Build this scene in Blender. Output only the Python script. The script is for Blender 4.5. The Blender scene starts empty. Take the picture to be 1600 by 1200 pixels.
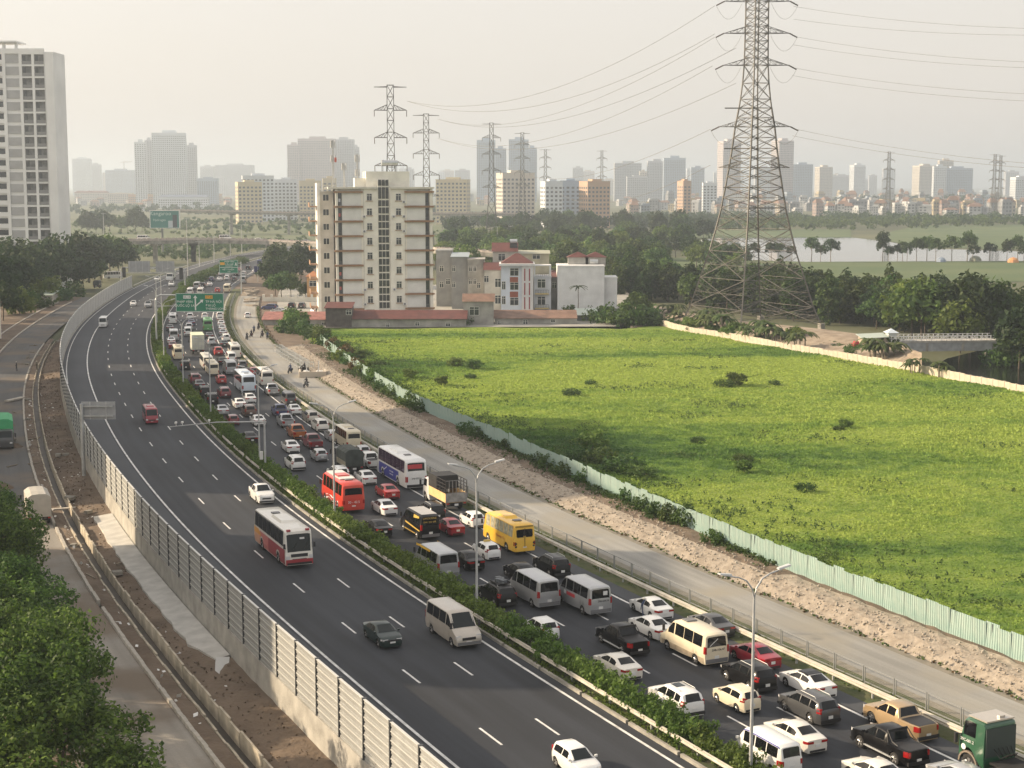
import bpy, math, random
import numpy as np
from mathutils import Vector, Matrix
R = math.radians
rnd = random.Random(11)
sc = bpy.context.scene
COL = sc.collection

# ------------------------------------------------------------ camera, sky, sun, exposure
FPX = 2420.0                       # focal length in pixels of the 1600 px wide photograph
PITCH = math.atan(312.0 / FPX)     # horizon at row 288
CAMZ = 32.0
SUN_EL, SUN_AZ = 24.0, -80.0       # azimuth measured from +Y towards +X (minus = to the west side of the view)
cam_data = bpy.data.cameras.new('camera')
cam = bpy.data.objects.new('camera', cam_data)
COL.objects.link(cam)
cam_data.sensor_width = 36.0
cam_data.lens = 36.0 * FPX / 1600.0
cam_data.clip_start = 0.5
cam_data.clip_end = 30000.0
cam.location = (0, 0, CAMZ)
cam.rotation_euler = (math.pi / 2 - PITCH, 0, 0)
sc.camera = cam

world = bpy.data.worlds.new('World')
sc.world = world
world.use_nodes = True
wn = world.node_tree
bg = wn.nodes['Background']
sky = wn.nodes.new('ShaderNodeTexSky')
sky.sky_type = 'NISHITA'
sky.sun_disc = False
sky.sun_elevation = R(SUN_EL)
sky.sun_rotation = R(SUN_AZ)
sky.altitude = 10
sky.air_density = 1.0
sky.dust_density = 6.0
sky.ozone_density = 1.0
hz = wn.nodes.new('ShaderNodeMix')          # smog: the whole dome is veiled evenly by pale dust
hz.data_type = 'RGBA'
hz.inputs[0].default_value = 0.55
hz.inputs[7].default_value = (9.2, 8.45, 7.65, 1)
wn.links.new(sky.outputs[0], hz.inputs[6])
wn.links.new(hz.outputs[2], bg.inputs[0])
bg.inputs[1].default_value = 0.099

sun_data = bpy.data.lights.new('sun', 'SUN')
sun_data.energy = 5.0
sun_data.angle = R(0.8)
sun_data.color = (1.0, 0.80, 0.56)
sun = bpy.data.objects.new('sun', sun_data)
COL.objects.link(sun)
_sd = Vector((math.sin(R(SUN_AZ)) * math.cos(R(SUN_EL)), math.cos(R(SUN_AZ)) * math.cos(R(SUN_EL)), math.sin(R(SUN_EL))))
sun.rotation_euler = _sd.to_track_quat('Z', 'Y').to_euler()
sun.location = _sd * 300

vs = sc.view_settings
vs.view_transform = 'Standard'
vs.look = 'None'
vs.exposure = 0.6
vs.gamma = 1.0
vs.use_curve_mapping = False
sc.render.engine = 'CYCLES'
cy = sc.cycles
cy.use_denoising = True
cy.max_bounces = 4
cy.diffuse_bounces = 2
cy.glossy_bounces = 2
cy.transmission_bounces = 2
cy.transparent_max_bounces = 4
cy.volume_bounces = 0
cy.use_adaptive_sampling = True
cy.adaptive_threshold = 0.02

# ------------------------------------------------------------ pixels <-> places
_cp, _sp = math.cos(PITCH), math.sin(PITCH)
def ray(px, py):
    x = (px - 800.0) / FPX; y = -(py - 600.0) / FPX
    return Vector((x, _cp + y * _sp, -_sp + y * _cp))
def P(px, py, z=0.0):
    d = ray(px, py); t = (z - CAMZ) / d.z
    return Vector((d.x * t, d.y * t, z))
def Q(px, py, Y):
    d = ray(px, py); t = Y / d.y
    return Vector((d.x * t, Y, CAMZ + d.z * t))
def proj(p):
    x, y, z = p[0], p[1], p[2] - CAMZ
    f = y * _cp - z * _sp; u = y * _sp + z * _cp
    return 800 + FPX * x / f, 600 - FPX * u / f

# ------------------------------------------------------------ object helpers
def link(o, parent=None):
    COL.objects.link(o)
    if parent is not None: o.parent = parent
    return o
def tag(o, label=None, cat=None, group=None, kind=None):
    if label: o['label'] = label
    if cat: o['category'] = cat
    if group: o['group'] = group
    if kind: o['kind'] = kind
    return o
def empty(name, loc=(0, 0, 0), rz=0.0, label=None, cat=None, group=None):
    o = bpy.data.objects.new(name, None)
    o.empty_display_size = 0.5
    link(o); o.location = loc; o.rotation_euler = (0, 0, rz)
    return tag(o, label, cat, group)
def inst(name, me, parent=None, loc=(0, 0, 0), rz=0.0, scale=None, mats=None):
    o = bpy.data.objects.new(name, me)
    link(o, parent); o.location = loc
    if rz: o.rotation_euler = (0, 0, rz)
    if scale: o.scale = scale if isinstance(scale, tuple) else (scale,) * 3
    if mats:
        for i, m in enumerate(mats):
            if m is not None:
                o.material_slots[i].link = 'OBJECT'; o.material_slots[i].material = m
    return o
def copy_tree(o, parent=None):
    c = o.copy(); COL.objects.link(c); c.parent = parent
    for ch in o.children: copy_tree(ch, c)
    return c

class MB:
    """collects shapes for ONE mesh"""
    def __init__(s): s.v = []; s.f = []; s.m = []; s.uv = None
    def add(s, vs, fs, m=0):
        b = len(s.v); s.v.extend([tuple(p) for p in vs])
        for f in fs: s.f.append(tuple(b + i for i in f)); s.m.append(m)
    def box(s, x0, x1, y0, y1, z0, z1, m=0):
        s.add([(x0, y0, z0), (x1, y0, z0), (x1, y1, z0), (x0, y1, z0), (x0, y0, z1), (x1, y0, z1), (x1, y1, z1), (x0, y1, z1)],
              [(0, 3, 2, 1), (4, 5, 6, 7), (0, 1, 5, 4), (1, 2, 6, 5), (2, 3, 7, 6), (3, 0, 4, 7)], m)
    def cbox(s, c, d, rz=0.0, m=0):
        ca, sa = math.cos(rz), math.sin(rz); vs = []
        for z in (-.5, .5):
            for (x, y) in ((-.5, -.5), (.5, -.5), (.5, .5), (-.5, .5)):
                X, Y = x * d[0], y * d[1]
                vs.append((c[0] + X * ca - Y * sa, c[1] + X * sa + Y * ca, c[2] + z * d[2]))
        s.add(vs, [(0, 3, 2, 1), (4, 5, 6, 7), (0, 1, 5, 4), (1, 2, 6, 5), (2, 3, 7, 6), (3, 0, 4, 7)], m)
    def bar(s, a, b, w, h=None, m=0):
        """square bar between two points"""
        a = Vector(a); b = Vector(b); d = b - a
        if d.length < 1e-6: return
        h = h or w
        up = Vector((0, 0, 1)) if abs(d.normalized().z) < .95 else Vector((1, 0, 0))
        sx = d.cross(up).normalized() * (w / 2); sy = sx.cross(d).normalized() * (h / 2)
        vs = [p + q for p in (a, b) for q in (-sx - sy, sx - sy, sx + sy, -sx + sy)]
        s.add(vs, [(0, 1, 2, 3), (7, 6, 5, 4), (0, 4, 5, 1), (1, 5, 6, 2), (2, 6, 7, 3), (3, 7, 4, 0)], m)
    def tube(s, pts, r, n=8, m=0, cap=True):
        pts = [Vector(p) for p in pts]; k = len(pts)
        rs = r if isinstance(r, (list, tuple)) else [r] * k
        vs = []
        for i, p in enumerate(pts):
            d = (pts[min(i + 1, k - 1)] - pts[max(i - 1, 0)]).normalized()
            up = Vector((0, 0, 1)) if abs(d.z) < .95 else Vector((1, 0, 0))
            a = d.cross(up).normalized(); b = a.cross(d)
            for j in range(n):
                t = 2 * math.pi * j / n
                vs.append(p + a * (math.cos(t) * rs[i]) + b * (math.sin(t) * rs[i]))
        fs = [(i * n + j, i * n + (j + 1) % n, (i + 1) * n + (j + 1) % n, (i + 1) * n + j) for i in range(k - 1) for j in range(n)]
        if cap: fs += [tuple(range(n))[::-1], tuple((k - 1) * n + j for j in range(n))]
        s.add(vs, fs, m)
    def cyl(s, c, axis, r, h, n=14, m=0, r2=None):
        a = Vector(c); ax = Vector(axis).normalized() * h
        s.tube([a, a + ax], [r, r if r2 is None else r2], n, m)
    def mesh(s, name, mats, smooth=False, angle=None):
        me = bpy.data.meshes.new(name)
        me.from_pydata(s.v, [], s.f)
        for m in (mats if isinstance(mats, (list, tuple)) else [mats]): me.materials.append(m)
        if len(me.materials) > 1: me.polygons.foreach_set('material_index', s.m)
        if smooth:
            me.polygons.foreach_set('use_smooth', [True] * len(me.polygons))
            if angle: me.set_sharp_from_angle(angle=R(angle))
        if s.uv is not None:
            l = me.uv_layers.new(name='UVMap')
            idx = np.empty(len(me.loops), 'i'); me.loops.foreach_get('vertex_index', idx)
            l.data.foreach_set('uv', np.array(s.uv, 'f')[idx].ravel())
        me.update()
        return me
    def obj(s, name, mats, parent=None, smooth=False, angle=None, loc=(0, 0, 0), rz=0.0):
        return inst(name, s.mesh(name, mats, smooth, angle), parent, loc, rz)

def quads_mesh(name, V, mats, midx=None):
    """V: (n,4,3) array -> mesh of n loose quads"""
    n = len(V)
    me = bpy.data.meshes.new(name)
    me.vertices.add(n * 4); me.vertices.foreach_set('co', np.ascontiguousarray(V, 'f').ravel())
    me.loops.add(n * 4); me.loops.foreach_set('vertex_index', np.arange(n * 4, dtype='i'))
    me.polygons.add(n); me.polygons.foreach_set('loop_start', np.arange(0, n * 4, 4, dtype='i'))
    for m in mats: me.materials.append(m)
    if midx is not None: me.polygons.foreach_set('material_index', np.asarray(midx, 'i'))
    me.update(calc_edges=True)
    return me

# ------------------------------------------------------------ materials
MATS = {}
def mat(name, c, rough=0.6, metal=0.0, var=0.0, scale=1.0, bump=0.0, bscale=None, coat=0.0, spec=0.5, coord='Object', c2=None, detail=4.0, emis=None, trans=0.0, contrast=0.0):
    """principled material; var / c2: noise-driven mottling, bump: fine relief"""
    if name in MATS: return MATS[name]
    m = bpy.data.materials.new(name); m.use_nodes = True
    nt = m.node_tree; p = nt.nodes['Principled BSDF']
    p.inputs['Base Color'].default_value = (*c, 1)
    p.inputs['Roughness'].default_value = rough
    p.inputs['Metallic'].default_value = metal
    p.inputs['Coat Weight'].default_value = coat
    p.inputs['Coat Roughness'].default_value = 0.08
    p.inputs['Specular IOR Level'].default_value = spec
    tc = None
    if var or c2 or bump:
        tc = nt.nodes.new('ShaderNodeTexCoord')
    if var or c2:
        nz = nt.nodes.new('ShaderNodeTexNoise'); nz.inputs['Scale'].default_value = scale; nz.inputs['Detail'].default_value = detail
        nt.links.new(tc.outputs[coord], nz.inputs['Vector'])
        rp = nt.nodes.new('ShaderNodeValToRGB')
        a = tuple(x * (1 - var) for x in c) if not c2 else c
        b = tuple(x * (1 + var) for x in c) if not c2 else c2
        rp.color_ramp.elements[0].position = 0.32 + contrast; rp.color_ramp.elements[0].color = (*a, 1)
        rp.color_ramp.elements[1].position = 0.68 - contrast; rp.color_ramp.elements[1].color = (*b, 1)
        nt.links.new(nz.outputs['Fac'], rp.inputs['Fac'])
        nt.links.new(rp.outputs['Color'], p.inputs['Base Color'])
    if bump:
        nb = nt.nodes.new('ShaderNodeTexNoise'); nb.inputs['Scale'].default_value = bscale or scale * 4; nb.inputs['Detail'].default_value = 3
        nt.links.new(tc.outputs[coord], nb.inputs['Vector'])
        bp = nt.nodes.new('ShaderNodeBump'); bp.inputs['Strength'].default_value = min(1, bump); bp.inputs['Distance'].default_value = 0.1
        nt.links.new(nb.outputs['Fac'], bp.inputs['Height']); nt.links.new(bp.outputs['Normal'], p.inputs['Normal'])
    MATS[name] = m
    return m
def leaf_mat(name, c1, c2, transl=0.35, rough=0.6, hue=0.10):
    """foliage: colour varies from leaf to leaf and from plant to plant"""
    if name in MATS: return MATS[name]
    m = bpy.data.materials.new(name); m.use_nodes = True
    nt = m.node_tree; p = nt.nodes['Principled BSDF']; out = nt.nodes['Material Output']
    g = nt.nodes.new('ShaderNodeNewGeometry'); oi = nt.nodes.new('ShaderNodeObjectInfo')
    mx = nt.nodes.new('ShaderNodeMix'); mx.data_type = 'RGBA'
    mx.inputs[6].default_value = (*c1, 1); mx.inputs[7].default_value = (*c2, 1)
    nt.links.new(g.outputs['Random Per Island'], mx.inputs[0])
    hs = nt.nodes.new('ShaderNodeHueSaturation')
    mr = nt.nodes.new('ShaderNodeMapRange'); mr.inputs[3].default_value = 1 - hue * 2.4; mr.inputs[4].default_value = 1 + hue * 2.4
    nt.links.new(oi.outputs['Random'], mr.inputs[0]); nt.links.new(mr.outputs[0], hs.inputs['Value'])
    mh = nt.nodes.new('ShaderNodeMapRange'); mh.inputs[3].default_value = 0.5 - hue * .22; mh.inputs[4].default_value = 0.5 + hue * .22
    ml = nt.nodes.new('ShaderNodeMath'); ml.operation = 'FRACT'
    mm = nt.nodes.new('ShaderNodeMath'); mm.operation = 'MULTIPLY'; mm.inputs[1].default_value = 7.31
    nt.links.new(oi.outputs['Random'], mm.inputs[0]); nt.links.new(mm.outputs[0], ml.inputs[0]); nt.links.new(ml.outputs[0], mh.inputs[0])
    nt.links.new(mh.outputs[0], hs.inputs['Hue'])
    nt.links.new(mx.outputs[2], hs.inputs['Color'])
    nt.links.new(hs.outputs['Color'], p.inputs['Base Color'])
    p.inputs['Roughness'].default_value = rough
    p.inputs['Specular IOR Level'].default_value = 0.25
    tr = nt.nodes.new('ShaderNodeBsdfTranslucent'); nt.links.new(hs.outputs['Color'], tr.inputs['Color'])
    ms = nt.nodes.new('ShaderNodeMixShader'); ms.inputs[0].default_value = transl
    nt.links.new(p.outputs[0], ms.inputs[1]); nt.links.new(tr.outputs[0], ms.inputs[2])
    nt.links.new(ms.outputs[0], out.inputs['Surface'])
    MATS[name] = m
    return m

def road_mat(name, c, band=0.3, lane=3.72, scale=0.35, soil=None):
    """asphalt with aggregate grain, wheel-track wear along the lanes and patchy ageing (UV: metres across, metres along)"""
    m = bpy.data.materials.new(name); m.use_nodes = True
    nt = m.node_tree; p = nt.nodes['Principled BSDF']
    uv = nt.nodes.new('ShaderNodeUVMap'); tc = nt.nodes.new('ShaderNodeTexCoord')
    mp = nt.nodes.new('ShaderNodeMapping'); mp.inputs['Scale'].default_value = (1.1, 0.035, 1)
    nt.links.new(uv.outputs[0], mp.inputs[0])
    n1 = nt.nodes.new('ShaderNodeTexNoise'); n1.inputs['Scale'].default_value = 1.0; n1.inputs['Detail'].default_value = 3
    nt.links.new(mp.outputs[0], n1.inputs['Vector'])
    n2 = nt.nodes.new('ShaderNodeTexNoise'); n2.inputs['Scale'].default_value = 0.06; n2.inputs['Detail'].default_value = 5
    nt.links.new(tc.outputs['Object'], n2.inputs['Vector'])
    n3 = nt.nodes.new('ShaderNodeTexNoise'); n3.inputs['Scale'].default_value = 6.0; n3.inputs['Detail'].default_value = 2
    nt.links.new(tc.outputs['Object'], n3.inputs['Vector'])
    def mad(a, k, b):
        q = nt.nodes.new('ShaderNodeMath'); q.operation = 'MULTIPLY_ADD'
        nt.links.new(a, q.inputs[0]); q.inputs[1].default_value = k
        if isinstance(b, float): q.inputs[2].default_value = b
        else: nt.links.new(b, q.inputs[2])
        return q.outputs[0]
    v = mad(n1.outputs['Fac'], band * 4, 1.0 - band * 2 - 0.375 - 0.12)
    v = mad(n2.outputs['Fac'], 0.75, v)
    v = mad(n3.outputs['Fac'], 0.24, v)
    mx = nt.nodes.new('ShaderNodeMix'); mx.data_type = 'RGBA'; mx.blend_type = 'MULTIPLY'
    mx.inputs[0].default_value = 1.0
    mx.inputs[6].default_value = (*c, 1)
    cb = nt.nodes.new('ShaderNodeCombineColor')
    for i in range(3): nt.links.new(v, cb.inputs[i])
    nt.links.new(cb.outputs[0], mx.inputs[7])
    col = mx.outputs[2]
    if soil:
        n4 = nt.nodes.new('ShaderNodeTexNoise'); n4.inputs['Scale'].default_value = 0.11; n4.inputs['Detail'].default_value = 7
        nt.links.new(tc.outputs['Object'], n4.inputs['Vector'])
        rp = nt.nodes.new('ShaderNodeValToRGB'); rp.color_ramp.elements[0].position = .47; rp.color_ramp.elements[1].position = .62
        nt.links.new(n4.outputs['Fac'], rp.inputs['Fac'])
        m2 = nt.nodes.new('ShaderNodeMix'); m2.data_type = 'RGBA'; m2.inputs[7].default_value = (*soil, 1)
        nt.links.new(rp.outputs['Color'], m2.inputs[0]); nt.links.new(col, m2.inputs[6]); col = m2.outputs[2]
    nt.links.new(col, p.inputs['Base Color'])
    p.inputs['Roughness'].default_value = 0.78
    p.inputs['Specular IOR Level'].default_value = 0.35
    MATS[name] = m
    return m

asphalt = road_mat('asphalt', (0.0285, 0.032, 0.0395))
asphalt_shoulder = road_mat('asphalt_shoulder', (0.056, 0.061, 0.070), 0.08)
concrete_road = road_mat('service_road_surface', (0.27, 0.265, 0.245), 0.2, soil=(.28, .26, .215))
side_asphalt = road_mat('side_road_surface', (0.085, 0.085, 0.085), 0.2, soil=(.14, .115, .09))
white_paint = mat('road_paint', (0.62, 0.62, 0.60), 0.7, var=0.3, scale=1.1)
concrete = mat('concrete', (0.36, 0.345, 0.31), 0.85, var=0.22, scale=0.7, bump=.3, bscale=6)
concrete_dark = mat('concrete_stained', (0.27, 0.255, 0.22), 0.9, var=0.4, scale=0.5, bump=.3, bscale=6)
galv = mat('galvanised_steel', (0.52, 0.54, 0.55), 0.42, 0.75, var=.12, scale=2)
galv_dull = mat('dull_galvanised_steel', (0.46, 0.47, 0.47), 0.55, 0.35, var=.15, scale=1.5)
dark_steel = mat('dark_steel', (0.075, 0.08, 0.085), 0.5, 0.4)
dirt = mat('bare_earth', (0.095, 0.068, 0.047), 0.95, scale=0.25, c2=(0.18, 0.135, 0.097), bump=1, bscale=2.5, detail=8)
# ------------------------------------------------------------ master line: the inner edge line of the near carriageway
def resample(pts, step):
    pts = np.array([(p[0], p[1]) for p in pts], float)
    seg = np.hypot(*np.diff(pts, axis=0).T); s = np.r_[0, np.cumsum(seg)]
    t = np.arange(0, s[-1], step)
    return np.c_[np.interp(t, s, pts[:, 0]), np.interp(t, s, pts[:, 1])]
def smooth(a, w):
    for _ in range(3):
        k = np.ones(w) / w; pad = w // 2
        e0 = a[0] - (a[1:pad + 1][::-1] - a[0]); e1 = a[-1] - (a[-pad - 1:-1][::-1] - a[-1])
        b = np.r_[e0, a, e1]
        a = np.c_[np.convolve(b[:, 0], k, 'valid'), np.convolve(b[:, 1], k, 'valid')]
    return a
_mpx = [(1065, 1199), (960, 1136), (860, 1072), (752, 1001), (667, 947), (597, 900), (530, 855), (480, 817), (430, 780), (361, 719),
        (329, 690), (302, 661), (274, 625), (262, 612), (245, 587), (235, 567), (229, 547), (228, 525), (232, 507), (241, 491), (254, 475),
        (272, 458), (297, 442), (330, 426), (370, 411), (415, 399), (470, 389), (540, 379)]
_mw = [P(*q) for q in _mpx]
_d0 = (_mw[0] - _mw[2]).normalized()
_mw = [_mw[0] + _d0 * 60] + _mw
MSTEP = 2.0
MC = smooth(resample(_mw, MSTEP), 15)
_t = np.gradient(MC, axis=0); _t /= np.hypot(_t[:, 0], _t[:, 1])[:, None]
MT = _t; MN = np.c_[_t[:, 1], -_t[:, 0]]            # tangent (away from the camera), normal (to its right)
MS = np.r_[0, np.cumsum(np.hypot(*np.diff(MC, axis=0).T))]
SMAX = MS[-1]
def at(s, d=0.0, z=0.0):
    x = np.interp(s, MS, MC[:, 0]); y = np.interp(s, MS, MC[:, 1])
    nx = np.interp(s, MS, MN[:, 0]); ny = np.interp(s, MS, MN[:, 1])
    return Vector((x + nx * d, y + ny * d, z))
def tang(s):
    tx = np.interp(s, MS, MT[:, 0]); ty = np.interp(s, MS, MT[:, 1])
    return math.atan2(ty, tx)
def sd(p):
    """arc length and offset of a place relative to the master line"""
    dx = MC[:, 0] - p[0]; dy = MC[:, 1] - p[1]
    i = int(np.argmin(dx * dx + dy * dy))
    q = np.array([p[0], p[1]]) - MC[i]
    return MS[i] + float(q @ MT[i]), float(q @ MN[i])
S_NEAR, S_FAR = 8.0, SMAX - 4
def srange(s0, s1, step): return np.linspace(s0, s1, max(2, int(round((s1 - s0) / step)) + 1))

def profile(name, prof, s0, s1, step, mats, midx=None, kind='structure', parent=None, closed=False, smooth_=False, wob=None):
    """extrude a cross-section [(offset, z), ...] along the master line, UV in metres"""
    ss = srange(s0, s1, step); k = len(prof); mb = MB(); mb.uv = []
    acc = [0.0]
    for a, b in zip(prof[:-1], prof[1:]): acc.append(acc[-1] + math.hypot(b[0] - a[0], b[1] - a[1]))
    vs = []
    for s in ss:
        for j, (d, z) in enumerate(prof):
            dd, zz = (d, z) if wob is None else wob(s, j, d, z)
            vs.append(at(s, dd, zz)); mb.uv.append((acc[j], s))
    fs = []; ms = []
    rng = range(k) if closed else range(k - 1)
    for i in range(len(ss) - 1):
        for j in rng:
            j2 = (j + 1) % k
            fs.append((i * k + j, i * k + j2, (i + 1) * k + j2, (i + 1) * k + j)); ms.append(0 if midx is None else midx[j])
    mb.add(vs, fs); mb.m = ms
    if closed:
        n = len(vs); mb.f += [tuple(range(k))[::-1], tuple(range(n - k, n))]; mb.m += [0, 0]
    o = mb.obj(name, mats, parent, smooth=smooth_)
    if kind: o['kind'] = kind
    return o

# ------------------------------------------------------------ ground to the horizon
ground_mat = mat('scrubland', (0.052, 0.062, 0.026), 0.95, scale=0.012, c2=(0.115, 0.12, 0.055), bump=.8, bscale=.4, detail=10)
g = MB(); g.add([(-9000, -600, -2.6), (9000, -600, -2.6), (9000, 16000, -2.6), (-9000, 16000, -2.6)], [(0, 1, 2, 3)])
tag(g.obj('ground', ground_mat), kind='structure')

# ------------------------------------------------------------ the expressway: carriageways, median, verge, service road
profile('road', [(-15.35, 0.0), (-11.45, 0.0), (0.75, 0.0)], S_NEAR, S_FAR, 4, [asphalt_shoulder, asphalt], [0, 1])
profile('road', [(2.95, 0.0), (14.62, 0.0), (16.1, 0.0)], S_NEAR, S_FAR, 4, [asphalt, asphalt_shoulder], [0, 1])
verge_mat = mat('verge_grass', (0.05, 0.075, 0.02), 0.95, scale=0.8, c2=(0.10, 0.10, 0.045), bump=.8, bscale=6)
median_soil = mat('median_soil', (0.06, 0.05, 0.035), 0.95, scale=.8, c2=(0.05, 0.075, 0.025), bump=.6)
profile('median_strip', [(0.93, 0.10), (2.77, 0.10)], S_NEAR, S_FAR, 4, [median_soil])
profile('verge', [(16.1, 0.0), (16.3, 0.05), (18.3, 0.06), (19.3, -0.02)], S_NEAR, 470, 4, [verge_mat])
gravel_edge = mat('dusty_gravel', (0.24, 0.215, 0.17), 0.95, scale=1.2, c2=(0.16, 0.15, 0.12), bump=.5)
profile('service_road', [(19.3, -0.02), (20.0, 0.0), (24.6, 0.0), (25.6, 0.0)], S_NEAR, 440, 4, [gravel_edge, concrete_road], [0, 1, 0])
profile('embankment', [(16.2, -0.1), (36.0, -0.35), (44.0, -2.65)], S_NEAR, S_FAR, 6, [dirt])
profile('embankment', [(-15.45, -0.1), (-15.3, -0.1), (16.1, -0.1)], S_NEAR, S_FAR, 6, [dirt])

def line_strip(name, d, w, s0, s1, z=0.005):
    return profile(name, [(d - w / 2, z), (d + w / 2, z)], s0, s1, 3, [white_paint])
lines = []
for d in (-11.16, 0.0, 3.3, 14.3):
    line_strip('edge_line', d, 0.2, S_NEAR, S_FAR)
line_strip('edge_line', -14.7, 0.16, sd(P(95, 600))[0], S_FAR)
dm = MB(); dm.box(-1.55, 1.55, -0.075, 0.075, 0.0, 0.002)
dash_me = dm.mesh('lane_dash', white_paint)
sD = sd(P(653, 1068))[0]; sE = sd(P(1087, 1041))[0]
lane = tag(empty('lane_markings'), kind='structure')
def dashes(d, sref, s1, per=12.3):
    s = sref % per + per
    while s < s1:
        if s > S_NEAR: inst('lane_dash', dash_me, lane, at(s + 1.55, d, 0.005), tang(s + 1.55))
        s += per
for d in (-7.44, -3.72): dashes(d, sD, 480)
for d in (6.97, 10.63): dashes(d, sE, 480)

# kerbs of the median: stones with open joints
kb = MB(); kb.box(-2.75, 2.75, -0.1, 0.1, -0.05, 0.2)
kerb_me = kb.mesh('kerb_stone', mat('kerb_concrete', (0.30, 0.285, 0.25), .9, var=.3, scale=.9, bump=.3))
kerb = tag(empty('kerb'), kind='structure')
for s in np.arange(S_NEAR + 10, 470, 5.8):
    inst('kerb_stone', kerb_me, kerb, at(s, 0.85), tang(s))
    inst('kerb_stone', kerb_me, kerb, at(s, 2.85), tang(s))

# ------------------------------------------------------------ noise barrier
S_B0, S_B1 = 40.0, sd(P(186, 451))[0] + 4
BAR_D = -15.62
barrier_metal = mat('barrier_sheet', (0.33, 0.335, 0.325), 0.5, 0.2, var=.14, scale=.9)
barrier = empty('noise_barrier', at(S_B0, BAR_D), label='long grey slatted metal noise barrier on a concrete base beside the empty carriageway', cat='barrier')
barrier.location = (0, 0, 0)
profile('concrete_base', [(BAR_D - .2, -1.95), (BAR_D - .17, .32), (BAR_D + .22, .32), (BAR_D + .26, -0.2)], S_B0, S_B1, 4, [concrete], kind=None, parent=barrier)
NB = 7; BH = 0.5
pb = MB()       # I-section post with cap
for (x0, x1, y0, y1) in ((-.07, .07, .10, .12), (-.012, .012, -.06, .10)): pb.box(x0, x1, y0, y1, .30, .34 + NB * BH)
pb.box(-.11, .11, -.15, .15, .302, .325); pb.box(-.09, .09, -.135, .135, .34 + NB * BH, .365 + NB * BH)
post_me = pb.mesh('post', dark_steel)
bd = MB()      # one absorber board: ribbed sheet with a lip along its upper edge
prof = [(-.055, .0), (-.055, .11), (-.02, .13), (-.02, .23), (-.055, .25), (-.055, .36), (-.02, .38), (-.02, .44), (-.10, .45), (-.10, .495), (.05, .495), (.05, .0)]
L = 3.84
vs = [(sx * L / 2, y, z) for sx in (-1, 1) for (y, z) in prof]; k = len(prof)
bd.add(vs, [(j, (j + 1) % k, k + (j + 1) % k, k + j) for j in range(k)] + [tuple(range(k)), tuple(range(2 * k - 1, k - 1, -1))])
for i, f in enumerate(bd.f[:k]): bd.m[i] = 1 if i in (8, 9) else (2 if i == 10 else 0)
board_lip = mat('barrier_lip', (0.56, 0.56, 0.53), 0.45, 0.1)
inner_face = mat('barrier_inner_face', (0.50, 0.50, 0.48), .6, .1, var=.08, scale=.6)
board_me = bd.mesh('board', [barrier_metal, board_lip, inner_face])
nbay = int((S_B1 - S_B0) / 4.0)
far_mb = MB(); nboard = 0
S_VIS = sd(P(610, 1230))[0]
for i in range(nbay + 1):
    s = S_B0 + 4 * i
    inst('post', post_me, barrier, at(s, BAR_D), tang(s))
    if i == nbay: break
    a = tang(s + 2); c = at(s + 2, BAR_D)
    for j in range(NB):
        if s + 4 > S_VIS and nboard < 301:
            inst('board', board_me, barrier, (c.x, c.y, .335 + j * BH), a + math.pi); nboard += 1
        else:
            ca, sa = -math.cos(a), -math.sin(a)
            b0 = len(far_mb.v)
            far_mb.v += [(c.x + x * ca - y * sa, c.y + x * sa + y * ca, .335 + j * BH + z) for (x, y, z) in bd.v]
            far_mb.f += [tuple(b0 + q for q in f) for f in bd.f]; far_mb.m += bd.m
o = far_mb.obj('far_boards', [barrier_metal, board_lip, inner_face], barrier); o['kind'] = 'stuff'

# ------------------------------------------------------------ steel guardrails
wprof = [(-.0, .43), (.07, .47), (.07, .53), (.015, .58), (.07, .63), (.07, .69), (0, .73), (-.02, .73), (.04, .68), (.04, .64), (-.02, .58), (.04, .52), (.04, .48), (-.02, .43)]
gp = MB(); gp.box(-.05, .05, -.06, .06, 0, .7); gp.box(-.07, .07, -.06, .14, .48, .66)
gpost_me = gp.mesh('post', galv_dull)
beam_mat = mat('weathered_zinc', (0.50, 0.47, 0.40), 0.5, 0.25, var=.2, scale=1.2)
def guardrail(label, d, s0, s1, flip, step=4.0, zadd=0.0):
    t = empty('guardrail', label=label, cat='guardrail')
    pr = [(d + (x if not flip else -x), z + zadd) for x, z in wprof]
    profile('beam', pr, s0, s1, 4, [beam_mat], kind=None, parent=t, closed=True)
    for s in np.arange(s0 + .5, min(s1, 430), step):
        inst('post', gpost_me, t, at(s, d + (-.14 if not flip else .14), zadd), tang(s) + (math.pi if not flip else 0))
    return t
guardrail('weathered zinc guardrail in front of the median hedge facing the free carriageway', 1.25, 25, 480, True, 5.0, .12)
guardrail('pale double guardrail between the jammed lanes and the service road', 16.75, 20, 440, True)
profile('second_beam', [(16.95 - x, z) for x, z in wprof], 20, 440, 4, [beam_mat], kind=None, parent=bpy.data.objects['guardrail.001'], closed=True)
guardrail('low steel guardrail carrying on where the noise barrier ends', -15.5, S_B1 + 2, S_B1 + 130, False)

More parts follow.
